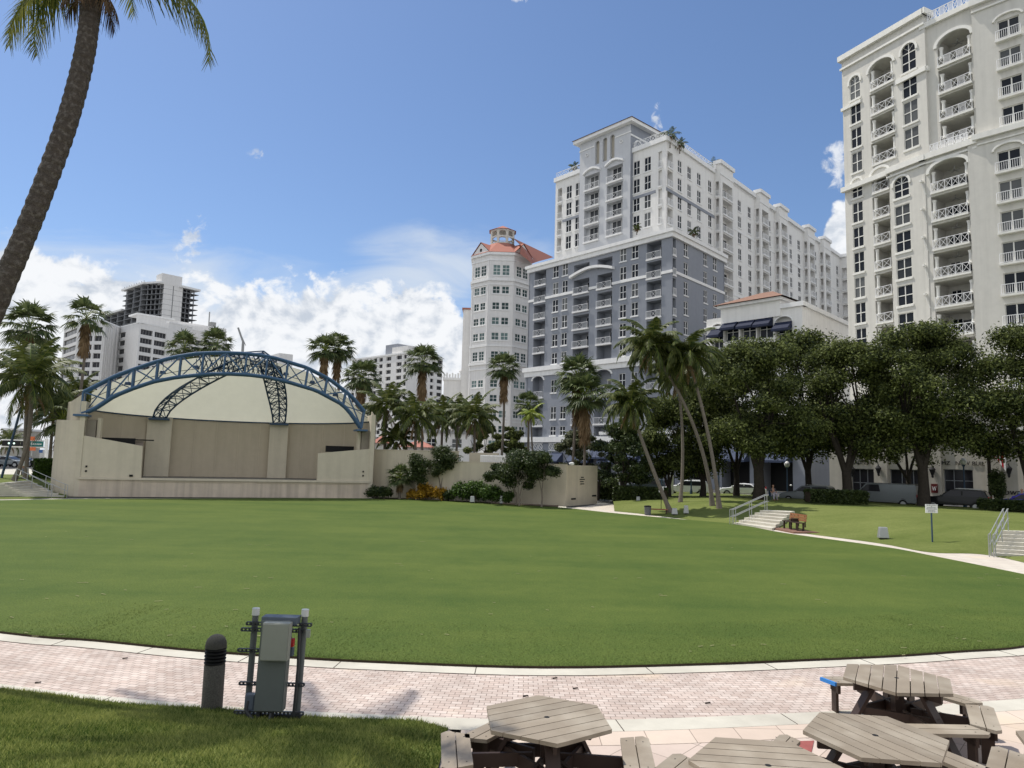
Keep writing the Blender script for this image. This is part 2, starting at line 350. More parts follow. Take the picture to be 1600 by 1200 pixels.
# ---------------------------------------------------------------- facade building blocks
def wall(mb, F, u0, u1, z0, z1, holes, back=True):
    """front wall sheet with rectangular recesses; hole = (ua, ub, za, zb, depth[, arch_rise])"""
    us = sorted(set([u0, u1] + [h[i] for h in holes for i in (0, 1) if u0 < h[i] < u1]))
    zs = sorted(set([z0, z1] + [h[i] for h in holes for i in (2, 3) if z0 < h[i] < z1]))
    for j in range(len(zs) - 1):
        zc = (zs[j] + zs[j + 1]) / 2; run = None
        for i in range(len(us) - 1):
            uc = (us[i] + us[i + 1]) / 2
            inside = any(h[0] < uc < h[1] and h[2] < zc < h[3] for h in holes)
            if not inside:
                if run is None: run = us[i]
                end = us[i + 1]
            if run is not None and (inside or i == len(us) - 2):
                mb.face([F.P(run, zs[j]), F.P(end, zs[j]), F.P(end, zs[j + 1]), F.P(run, zs[j + 1])]); run = None
    for h in holes:
        a, b, c, d, dep = h[:5]
        P = F.P
        mb.face([P(a, c), P(a, c, -dep), P(a, d, -dep), P(a, d)]); mb.face([P(b, c), P(b, d), P(b, d, -dep), P(b, c, -dep)])
        mb.face([P(a, c), P(b, c), P(b, c, -dep), P(a, c, -dep)]); mb.face([P(a, d), P(a, d, -dep), P(b, d, -dep), P(b, d)])
        if back: mb.face([P(a, c, -dep), P(b, c, -dep), P(b, d, -dep), P(a, d, -dep)])
        if len(h) > 5 and h[5]: arch_fill(mb, F, a, b, d, h[5], min(0.35, dep), 0.0)
def arch_fill(mb, F, a, b, top, rise, thick, d):
    n = 12; m = (a + b) / 2; w = (b - a) / 2
    pts = [(m - w * cos(pi * i / n), top - rise + rise * sin(pi * i / n)) for i in range(n + 1)]
    for i in range(n):
        (x0, y0), (x1, y1) = pts[i], pts[i + 1]
        for dd in (d - 0.004, d - thick):
            mb.face([F.P(x0, y0, dd), F.P(x1, y1, dd), F.P(x1, top, dd), F.P(x0, top, dd)])
        mb.face([F.P(x0, y0, d - 0.004), F.P(x1, y1, d - 0.004), F.P(x1, y1, d - thick), F.P(x0, y0, d - thick)])
def arch_band(mb, F, a, b, spring, rise, w, d0, d1, legs=0.0):
    """raised arched moulding round an opening"""
    n = 14; m = (a + b) / 2; hw = (b - a) / 2
    for i in range(n):
        t0 = pi * i / n; t1 = pi * (i + 1) / n
        q = lambda t, e: (m - (hw + e) * cos(t), spring + (rise + e) * sin(t))
        p = [q(t0, 0), q(t1, 0), q(t1, w), q(t0, w)]
        mb.hexa([F.P(x, z, d0) for x, z in p] + [F.P(x, z, d1) for x, z in p])
    if legs:
        mb.fbox(F, a - w, a, spring - legs, spring, d0, d1); mb.fbox(F, b, b + w, spring - legs, spring, d0, d1)
SPLIT = ('cornice', 'moulding', 'column', 'awning', 'street_awning', 'roof', 'slit_window', 'shop_glass', 'shop_opening', 'ceiling_fan', 'parapet_railing', 'balcony_window', 'round_window', 'grey_band', 'penthouse')
def split_mb(mb, tol=.03):
    """separate builders for pieces that do not touch"""
    par = list(range(len(mb.v)))
    def find(a):
        while par[a] != a: par[a] = par[par[a]]; a = par[a]
        return a
    for f in mb.f:
        for i in f[1:]: par[find(i)] = find(f[0])
    comp = {}
    for i in range(len(mb.v)): comp.setdefault(find(i), []).append(i)
    keys = list(comp); V = np.array(mb.v); lo = np.array([V[comp[k]].min(0) for k in keys]) - tol; hi = np.array([V[comp[k]].max(0) for k in keys]) + tol; g = list(range(len(keys)))
    def fg(a):
        while g[a] != a: g[a] = g[g[a]]; a = g[a]
        return a
    for i in range(len(keys)):
        t = np.where(((lo[i] <= hi[i + 1:]) & (hi[i] >= lo[i + 1:])).all(1))[0]
        for j in t: g[fg(i + 1 + int(j))] = fg(i)
    cid = {k: fg(i) for i, k in enumerate(keys)}; out = {}
    for f in mb.f: out.setdefault(cid[find(f[0])], []).append(f)
    res = []
    for fs in out.values():
        n = MB()
        for f in fs: n.face([mb.v[i] for i in f])
        res.append(n)
    res.sort(key=lambda n: -len(n.f))
    if len(res) > 95:
        for n in res[95:]: 
            b = len(res[94].v); res[94].v += n.v; res[94].f += [tuple(b + i for i in f) for f in n.f]
        res = res[:95]
    return res
class Bld:
    """collects the repeated parts of one building; the 95 that show largest become parts, the rest one part"""
    def __init__(s, name, label, loc, cat='building', group=None, maxw=92, maxb=92):
        s.root = thing(name, label, cat, loc, group); s.win = []; s.bal = []; s.maxw = maxw; s.maxb = maxb; s.mbs = {}
    def mb(s, name, m): return s.mbs.setdefault((name, m), MB())
    def window(s, F, a, b, c, d, cols=2, rows=2, rec=0.14, sill=True, arch=0.0, frame='trim', glass='glass', fw=0.07, sillw=0.12, hood=False, muntin=0.045):
        s.win.append((F, a, b, c, d, cols, rows, rec, sill, arch, frame, glass, fw, sillw, hood, muntin))
    def _wmesh(s, w, fr, gl):
        F, a, b, c, d, cols, rows, rec, sill, arch, frame, glass, fw, sillw, hood, mu = w
        r0, r1 = -rec + 0.02, -rec + 0.09
        fr.fbox(F, a, a + fw, c, d, r0, r1); fr.fbox(F, b - fw, b, c, d, r0, r1)
        fr.fbox(F, a + fw, b - fw, c, c + fw, r0, r1 - 0.003); fr.fbox(F, a + fw, b - fw, d - fw, d, r0, r1 - 0.003)
        for i in range(1, cols):
            u = a + (b - a) * i / cols; fr.fbox(F, u - mu, u + mu, c + fw, d - fw, r0, r1 - 0.006)
        for j in range(1, rows):
            z = c + (d - c) * j / rows; fr.fbox(F, a + fw, b - fw, z - mu, z + mu, r0, r1 - 0.012)
        if arch:
            m = (a + b) / 2
            for t in (0.25, 0.75):
                fr.bar(F.P(m, d - arch, r1 - 0.03), F.P(m - (b - a) / 2 * cos(pi * t), d - arch + arch * sin(pi * t), r1 - 0.03), 0.06, 0.03)
            arch_band(fr, F, a, b, d - arch, arch, sillw * 1.6, 0.003, 0.12, 0.25)
        if sill: fr.fbox(F, a - 0.12, b + 0.12, c - sillw - 0.1, c - 0.02, -rec + 0.03, 0.12)
        if hood: fr.fbox(F, a - 0.1, b + 0.1, d + 0.05, d + 0.25, 0.003, 0.1)
        gl.face([F.P(a + 0.01, c + 0.01, -rec + 0.035), F.P(b - 0.01, c + 0.01, -rec + 0.035), F.P(b - 0.01, d - 0.01, -rec + 0.035), F.P(a + 0.01, d - 0.01, -rec + 0.035)])
    def balcony(s, F, a, b, z, style='p', depth=1.5, proud=0.25, opening=2.5, railh=1.05, slab='trim', rail='rail_white', door=(0.35, 0.85), side=0, n=None, doorh=2.2):
        s.bal.append((F, a, b, z, style, depth, proud, opening, railh, slab, rail, door, side, n, doorh))
    def _bmesh(s, q, sl, ra, dr, df):
        F, a, b, z, style, depth, proud, opening, railh, slab, rail, door, side, n, doorh = q
        sl.fbox(F, a - 0.06, b + 0.06, z - 0.22, z, -0.3 if proud > 0 else -0.2, proud)
        d = proud - 0.06; z0 = z + 0.08; z1 = z + railh; t = 0.034
        def rail_run(P0, P1):
            L = (Vector(P1) - Vector(P0)).length; k = n or (3 if style == 'p' else max(1, round(L / 0.95)))
            A = Vector(P0); B = Vector(P1)
            zz = lambda v, h: Vector((v.x, v.y, h))
            ra.bar(zz(A, z1), zz(B, z1), 0.06, 0.06); ra.bar(zz(A, z0), zz(B, z0), 0.045, 0.045)
            for i in range(k + 1):
                p = A.lerp(B, i / k); ra.bar(zz(p, z), zz(p, z1), 0.045)
            for i in range(k):
                p = A.lerp(B, i / k); r = A.lerp(B, (i + 1) / k)
                if style == 'x' or (style == 'xb' and i % 2 == 0) or (style == 'p' and i == 1):
                    ra.bar(zz(p, z0), zz(r, z1), t, t); ra.bar(zz(r, z0), zz(p, z1), t, t)
                    if style == 'x': m = p.lerp(r, 0.5)
                if style in ('b', 'xb', 'p') and not (style == 'xb' and i % 2 == 0) and not (style == 'p' and i == 1):
                    for j in range(1, 6):
                        m = p.lerp(r, j / 6); ra.bar(zz(m, z0), zz(m, z1), 0.03, 0.03)
        rail_run(F.P(a + 0.03, 0, d), F.P(b - 0.03, 0, d))
        if side:
            u = a if side < 0 else b
            rail_run(F.P(u, 0, d - 0.02), F.P(u, 0, d - depth * 0.8))
        if door:
            u0 = a + (b - a) * door[0]; u1 = a + (b - a) * door[1]
            dr.fbox(F, u0, u1, z + 0.05, z + doorh, -depth + 0.006, -depth + 0.05)
            for uu in (u0, (u0 + u1) / 2, u1): df.fbox(F, uu - .035, uu + .035, z + 0.05, z + doorh, -depth + 0.052, -depth + 0.09)
    def finish(s):
        o = s.root.location; key = lambda q: -(q[2] - q[1]) / max(1.0, np.linalg.norm(q[0].o + q[0].u * q[1]))
        for (name, m), mb in s.mbs.items():
            if not mb.f: continue
            if name in SPLIT:
                for part in split_mb(mb): part.build(name, M[m], s.root)
            else: mb.build(name, M[m], s.root)
        ws = sorted(s.win, key=key)
        for w in ws[:s.maxw]:
            fr, gl = MB(), MB(); s._wmesh(w, fr, gl)
            p = fr.build('window', M[w[10]], s.root); gl.build('pane', M[w[11]], p)
        if len(ws) > s.maxw:
            fr, gl = MB(), MB()
            for w in ws[s.maxw:]: s._wmesh(w, fr, gl)
            p = fr.build('window', M[ws[-1][10]], s.root, kind='stuff'); gl.build('pane', M[ws[-1][11]], p, kind='stuff')
        bs = sorted(s.bal, key=key)
        for q in bs[:s.maxb]:
            sl, ra, dr, df = MB(), MB(), MB(), MB(); s._bmesh(q, sl, ra, dr, df)
            p = sl.build('balcony', M[q[9]], s.root); ra.build('railing', M[q[10]], p)
            if dr.f: dr.build('balcony_door', M['glass'], p); df.build('door_frame', M['trim'], p)
        if len(bs) > s.maxb:
            sl, ra, dr, df = MB(), MB(), MB(), MB()
            for q in bs[s.maxb:]: s._bmesh(q, sl, ra, dr, df)
            p = sl.build('balcony', M[bs[-1][9]], s.root, kind='stuff'); ra.build('railing', M[bs[-1][10]], p, kind='stuff')
            if dr.f: dr.build('balcony_door', M['glass'], p, kind='stuff'); df.build('door_frame', M['trim'], p, kind='stuff')

# ---------------------------------------------------------------- grey and white apartment block
STREET_Z = 0.3
def grey_block():
    o = hpt(1049.5, 107); F = Fac(o, vpdir(-210)); R = Fac(o, vpdir(1800))
    B = Bld('apartment_building', 'tall stepped apartment block, blue grey below and white above, in the middle of the skyline', (o[0], o[1], STREET_Z))
    g = B.mb('lower_wall', 'stucco_grey'); tr = B.mb('cornice', 'trim')
    FL = [36.0 - 3.16 * i for i in range(6)]     # balcony floor levels 36.0 .. 20.2
    holes = []
    WT = [(6.5, 7.85), (8.93, 10.3), (22.1, 23.45), (24.4, 25.8)]
    for k, z in enumerate(FL[:5] + [20.85]):
        for a, b in ((1.97, 4.83), (27.6, 30.6)):
            holes.append((a, b, z, z + 2.65, 2.0))
            if k < 5: B.balcony(F, a, b, z, depth=2.0, proud=0.2, door=(0.1, 0.55), doorh=2.3)
        for a, b in ((11.9, 15.15), (17.0, 20.65)):
            top = z + (2.5 if k else 2.1)
            holes.append((a, b, z if k else z + 0.4, top, 2.0))
            if 0 < k < 5: B.balcony(F, a, b, z, depth=2.0, proud=0.35, door=(0.1, 0.6), doorh=2.2)
        for a, b in WT:
            c = FL[k] + 0.75 if k < 5 else 20.95
            holes.append((a, b, c, c + 2.2 if k < 5 else c + 2.0, 0.14)); B.window(F, a, b, c, c + 2.2 if k < 5 else c + 2.0)
    wall(g, F, 0, 32.1, 20.0, 39.2, holes)
    # podium floors
    holes = []
    for (a, b) in ((27.7, 30.5), (11.9, 15.5), (17.0, 20.6), (1.9, 4.9)):
        holes.append((a, b, 15.1, 19.0, 1.6, 0.8)); B.balcony(F, a, b, 15.1, depth=1.6, proud=0.3, door=(0.1, 0.55), doorh=2.3)
        arch_band(tr, F, a, b, 18.2, 0.8, 0.3, 0.003, 0.14)
        holes.append((a, b, 10.0, 13.9, 1.6)); B.balcony(F, a, b, 10.0, depth=1.6, proud=0.3, door=(0.1, 0.55))
        holes.append((a, b, 8.0, 9.6, 1.6))
    for a, b in WT:
        for c, d in ((15.8, 18.1), (11.05, 13.3), (8.2, 9.8)):
            holes.append((a, b, c, d, 0.14)); B.window(F, a, b, c, d)
    wall(g, F, -0.3, 32.5, 7.9, 19.0, [h for h in holes])
    holes = [(a, b, 0.3, 4.6, 1.2) for a, b in ((1.5, 6.5), (8.5, 13.5), (15.5, 20.5), (22.5, 25.2), (26.5, 31))]
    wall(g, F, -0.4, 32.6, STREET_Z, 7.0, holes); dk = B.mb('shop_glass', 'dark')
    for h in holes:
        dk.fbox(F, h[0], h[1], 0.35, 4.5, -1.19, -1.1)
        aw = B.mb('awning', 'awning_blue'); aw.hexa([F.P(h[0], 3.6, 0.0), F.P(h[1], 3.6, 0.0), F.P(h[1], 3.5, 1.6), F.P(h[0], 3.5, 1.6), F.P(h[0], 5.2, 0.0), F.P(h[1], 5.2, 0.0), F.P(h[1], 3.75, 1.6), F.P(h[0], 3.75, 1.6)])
    # frieze of white ornament panels
    for a, b in ((2, 7), (9, 14), (16, 21), (23, 26), (27.5, 31)):
        tr.fbox(F, a, b, 5.45, 5.6, 0.003, 0.12); tr.fbox(F, a, b, 6.75, 6.9, 0.003, 0.12)
        n = int((b - a) / 1.0)
        for i in range(n):
            x = a + (b - a) * (i + .5) / n; r = (b - a) / n / 2 - 0.08
            for t in range(8):
                p = lambda q: F.P(x + r * cos(q), 6.18 + 0.5 * sin(q), 0.06)
                tr.bar(p(2 * pi * t / 8), p(2 * pi * (t + 1) / 8), 0.13, 0.1)
            tr.bar(F.P(x - r, 5.7, 0.05), F.P(x + r, 6.7, 0.05), 0.1, 0.08)
    # trim courses (front and side), each wrapping the corner
    def course(z0, z1, p, u1=32.1, r1=18.2, FF=F, RR=R, u0=0, m=tr):
        m.fbox(FF, -p, u1 + p, z0, z1, 0.004, p)
        if r1: m.fbox(RR, 0.002, r1, z0, z1, 0.004, p)
    course(38.75, 39.5, 0.35, 32.1, 18.5); course(39.5, 40.05, 0.6, 32.1, 18.5); [tr.fbox(F, q0, q1, 33.1, 33.55, .004, .14) for q0, q1 in ((-.14, 1.97), (4.83, 11.9), (15.15, 17.0), (20.65, 27.6), (30.6, 32.1))]; tr.fbox(R, 1.2, 18.2, 33.1, 33.55, .004, .14)
    course(19.0, 19.9, 0.25, 32.4, 20); course(19.9, 20.7, 0.5, 32.4, 20); course(7.0, 7.9, 0.45, 32.5, 20)
    for a, b in ((11.4, 21.2),):       # segmental hood above the centre balconies
        n = 14
        for i in range(n):
            q = lambda t: (a + (b - a) * t, 35.9 + 0.95 * sin(pi * t))
            (x0, y0), (x1, y1) = q(i / n), q((i + 1) / n)
            tr.hexa([F.P(x0, y0 - .2, 0.01), F.P(x1, y1 - .2, 0.01), F.P(x1, y1 - .2, .7), F.P(x0, y0 - .2, .7), F.P(x0, y0 + .25, 0.01), F.P(x1, y1 + .25, 0.01), F.P(x1, y1 + .25, .7), F.P(x0, y0 + .25, .7)])
    # right side of the grey part
    holes = []
    for k, z in enumerate(FL[:5] + [20.85]):
        holes.append((0.25, 1.2, z, z + 2.65, 1.3))
        if k < 5: B.balcony(R, 0.25, 1.2, z, depth=1.3, proud=0.15, door=None, n=1)
        for a, b in ((3.75, 5.1), (10.4, 11.75), (13.9, 15.3)):
            c = FL[k] + 0.65 if k < 5 else 21.2; holes.append((a, b, c, c + 2.15, 0.14)); B.window(R, a, b, c, c + 2.15)
    wall(g, R, 0, 18.2, STREET_Z, 39.2, holes)
    e = R.off(18.2, 0); E = Fac(e.o, -R.n); E.n = R.u.copy(); g.fbox(E, 0, 6, STREET_Z, 39.2, -0.3, 0)
    l = F.off(32.1, 0); E2 = Fac(l.o, -F.n); E2.n = F.u.copy(); g.fbox(E2, 0, 20, STREET_Z, 39.2, -0.3, 0)
    # roof terrace of the grey part
    c1 = np.array(F.P(0, 0)[:2]); c2 = np.array(F.P(32.1, 0)[:2]); c3 = c2 - F.n * 8; c4 = np.array(R.P(18.2, 0, -5)[:2])
    ter = B.mb('terrace', 'concrete_raw'); ter.face([(*p, 39.45) for p in (c1, np.array(R.P(18.2, 0)[:2]), c4, c3, c2)])
    # upper white block, set back
    Fu = F.off(3.34, -3.0); Ru = Fac(Fu.o, R.u); Ru.n = R.n.copy()
    w = B.mb('upper_wall', 'stucco_white')
    ZT = 56.9; UF = [52.25, 49.05, 45.85, 42.65]
    holes = []
    for k, z in enumerate(UF):
        for a, b in ((3.0, 4.35), (5.3, 6.65), (18.7, 20.05), (21.0, 22.35)):
            c = z + 0.1; holes.append((a, b, c, c + 2.45, 0.14)); B.window(Fu, a, b, c, c + 2.45)
        a, b = 0.75, 1.5; holes.append((a, b, z, z + 2.7, 1.4)); B.balcony(Fu, a, b, z, depth=1.4, proud=.12, door=None, n=1)
        a, b = 23.5, 24.6; holes.append((a, b, z, z + 2.7, 1.4)); B.balcony(Fu, a, b, z, depth=1.4, proud=.12, door=None, n=1)
    wall(w, Fu, 0, 6.75, 39.4, ZT, [h for h in holes if h[1] < 6.75]); wall(w, Fu, 18.45, 25.2, 39.4, ZT, [h for h in holes if h[0] > 18.4])
    tr.fbox(Fu, -.3, 7.0, ZT - .5, ZT + 0.3, 0.004, .35); tr.fbox(Fu, 18.4, 25.4, ZT - .5, ZT + 0.3, 0.004, .35)
    gb = B.mb('grey_band', 'stucco_grey')
    gb.fbox(Fu, 2.0, 6.9, 48.1, 48.6, 0.003, .08); gb.fbox(Fu, 18.5, 23.2, 48.1, 48.6, 0.003, .08)
    # projecting grey centre bay that rises into the roof pavilion
    Fc = Fu.off(6.75, 0.7); holes = []
    for k, z in enumerate(UF):
        for a, b in ((1.65, 5.2), (6.9, 10.4)):
            holes.append((a, b, z, z + 2.75, 0.9)); B.balcony(Fc, a, b, z, depth=0.9, proud=0.3, door=(0.25, 0.8), doorh=2.6)
    for k, a in enumerate((3.55, 5.25, 7.0)): holes.append((a, a + 1.0, 56.55, 60.9, 0.5, 0.5))
    wall(B.mb('centre_bay', 'stucco_pale'), Fc, 0, 11.7, 39.4, 61.6, holes)
    for k, a in enumerate((3.55, 5.25, 7.0)): B.mb('slit_window', 'mulch' if False else 'recess_warm').fbox(Fc, a, a + 1, 56.6, 60.9, -.49, -.45)
    for sgn, uu in ((0, 0.0), (1, 11.7)):
        q = Fc.off(uu, 0); E = Fac(q.o, -F.n); E.n = (-F.u if sgn == 0 else F.u).copy()
        wall(g, E, 0, 0.7 if False else 12.5, 55.0 if sgn else 39.4, 61.6, [])
        if sgn == 0:
            tr.fbox(E, 0, 12.5, 59.4, 59.7, .004, .1)
            for k in range(4): arch_band(tr, E, 1.2 + k * 2.8, 3.0 + k * 2.8, 58.0, 0.9, 0.25, 0.003, 0.1, 1.0)
    for a, b, z in ((1.4, 5.45, 55.4), (6.65, 10.65, 55.4)):
        for i in range(10):
            q = lambda t: (a + (b - a) * t, z + 0.7 * sin(pi * t))
            (x0, y0), (x1, y1) = q(i / 10), q((i + 1) / 10)
            tr.hexa([Fc.P(x0, y0 - .15, 0.01), Fc.P(x1, y1 - .15, 0.01), Fc.P(x1, y1 - .15, .4), Fc.P(x0, y0 - .15, .4), Fc.P(x0, y0 + .2, 0.01), Fc.P(x1, y1 + .2, 0.01), Fc.P(x1, y1 + .2, .4), Fc.P(x0, y0 + .2, .4)])
    for uu in (2.0, 9.9):
        for t in range(8):
            p = lambda q: Fc.P(uu + .28 * cos(q), 58.95 + .28 * sin(q), 0.05); tr.bar(p(2 * pi * t / 8), p(2 * pi * (t + 1) / 8), .2, .1)
    tr.fbox(Fc, 0.1, 11.6, 57.55 - .1, 57.7, .004, .06) if False else None
    tr.fbox(Fc, -.1, 3.3, 60.0, 60.2, .004, .1); tr.fbox(Fc, 8.2, 11.8, 60.0, 60.2, .004, .1)
    # pavilion roof
    P = lambda u, d, z: Fc.P(u, z, d)
    tr.fbox(Fc, -.9, 12.6, 61.5, 62.1, -13.4, .9)
    rf = B.mb('roof', 'tile_brown'); ez = 62.12
    a, b, c, d = P(-1.1, 1.1, ez), P(12.8, 1.1, ez), P(12.8, -13.6, ez), P(-1.1, -13.6, ez); t1, t2 = P(5.85, -5.8, ez + 1.5), P(5.85, -6.8, ez + 1.5)
    for f in ((a, b, t1), (b, c, t2, t1), (c, d, t2), (d, a, t1, t2)): rf.face(f)
    # long white wing running back from the corner
    holes = []; bays = [(17.5, 22.8), (35.2, 39.6), (45.3, 49.7), (62.0, 66.3), (72.5, 77.2)]
    wins = [(3.95, 5.3), (7.3, 8.65), (10.8, 12.2), (15.0, 16.3), (27.3, 28.8), (31.9, 33.35), (42.0, 43.2), (53.6, 55.0), (58.4, 60.0), (69.2, 70.5), (79.0, 80.3), (84.9, 86.5)]
    lev = [52.25 - 3.2 * i for i in range(12)]
    for k, z in enumerate(lev):
        for i, (a, b) in enumerate(wins):
            if z < 40 and a < 17: continue
            c = z + 0.2; holes.append((a, b, c, c + 2.2, 0.14)); B.window(Ru, a, b, c, c + 2.2)
        if z > 40:
            holes.append((0.5, 2.3, z, z + 2.7, 1.4)); B.balcony(Ru, .5, 2.3, z, depth=1.4, proud=.15, door=(0.3, .8))
    wall(w, Ru, 0, 88, 10, 57.0, holes)
    tr.fbox(Ru, -.3, 17.2, ZT - .4, ZT + 0.3, 0.004, .35); tr.fbox(Ru, 17.2, 88, 57.3, 58.1, 0.004, .4); w.fbox(Ru, 17.2, 88, 56.9, 57.3, -1, 0)
    gb.fbox(Ru, .1, 17.3, 48.05, 48.6, 0.003, .08)
    for (z0, z1) in ((48.2, 48.5), (35.4, 35.7), (22.6, 22.9)): tr.fbox(Ru, 22.8, 88, z0, z1, .003, .07)
    for (a, b) in bays:
        Rb = Ru.off(a, 1.15); Wd = b - a; hb = [(0.9, Wd - 0.35, z, z + 2.75, 1.1) for z in lev]
        wall(w, Rb, 0, Wd, 8, 58.2, hb)
        S1 = Fac(Rb.o, -Ru.n); S1.n = -Ru.u.copy()
        wall(w, S1, 0, 1.15, 8, 58.2, [(0.3, 0.95, z, z + 2.75, 0.9) for z in lev])
        S2 = Fac(Rb.off(Wd, 0).o, -Ru.n); S2.n = Ru.u.copy(); w.face([S2.P(0, 8), S2.P(1.15, 8), S2.P(1.15, 58.2), S2.P(0, 58.2)])
        tr.fbox(Rb, -.25, Wd + .25, 58.2, 58.9, -1.3, .3); tr.fbox(Rb, -.05, Wd + .05, 56.2, 56.45, .003, .1)
        for z in lev:
            B.balcony(Rb, .9, Wd - .35, z, depth=1.1, proud=.18, door=(0.35, .9), doorh=2.3)
            B.balcony(S1, .3, .95, z, depth=.9, proud=.1, door=None, n=1)
    # penthouse storey behind the parapet, end pavilion
    pe = Ru.off(6, -6); w2 = B.mb('penthouse', 'stucco_grey')
    wall(w2, pe, 0, 24, 56, 61.2, []); tr.fbox(pe, -.3, 24.3, 61.2, 61.7, -3, .3)
    q = Fac(pe.o, -Ru.n); q.n = -Ru.u.copy(); wall(w2, q, 0, 6, 56, 61.2, [])
    pe2 = Ru.off(44, -4); wall(w2, pe2, 0, 18, 57, 59.5, []); tr.fbox(pe2, -.2, 18.2, 59.5, 59.8, -2, .2)
    E = Fac(Ru.off(88, 0).o, Ru.n); E.n = -Ru.u.copy()
    he = [(0.4, 3.4, 52.0 - 3.2 * i, 54.6 - 3.2 * i, 1.2) for i in range(13)]
    wall(w, E, 0, 9, 5, 57.4, he); tr.fbox(E, 0, 9.3, 57.4, 58.2, 0.004, .4)
    for h in he: B.balcony(E, h[0], h[1], h[2], depth=1.2, proud=.2, door=(.3, .8))
    # white railing on the roof terraces
    ra = B.mb('parapet_railing', 'rail_white')
    for FF, u0, u1, z in ((Fu, 0, 7, ZT + .3), (Fu, 18.6, 25, ZT + .3), (Ru, 0, 17, ZT + .3)):
        FF.P
        n = int((u1 - u0) / 1.0)
        ra.bar(FF.P(u0, z + .95, .1), FF.P(u1, z + .95, .1), .07)
        for i in range(n + 1):
            u = u0 + (u1 - u0) * i / n; ra.bar(FF.P(u, z, .1), FF.P(u, z + .95, .1), .06)
            if i < n:
                v = u0 + (u1 - u0) * (i + 1) / n; ra.bar(FF.P(u, z, .1), FF.P(v, z + .95, .1), .045); ra.bar(FF.P(v, z, .1), FF.P(u, z + .95, .1), .045)
    B.mb('flat_roof', 'concrete_raw').face([(*p, 56.8) for p in (np.array(Fu.P(0, 0)[:2]), np.array(Ru.P(88, 0)[:2]), np.array(Ru.P(88, 0, -18)[:2]), np.array(Fu.P(25.2, 0, -14)[:2]), np.array(Fu.P(25.2, 0)[:2]))])
    lu = Fu.off(25.2, 0); E3 = Fac(lu.o, -F.n); E3.n = F.u.copy(); wall(w, E3, 0, 14, 39.4, 56.9, [])
    B.finish(); return F, R, Fu, Ru
GF, GR, GFu, GRu = grey_block()

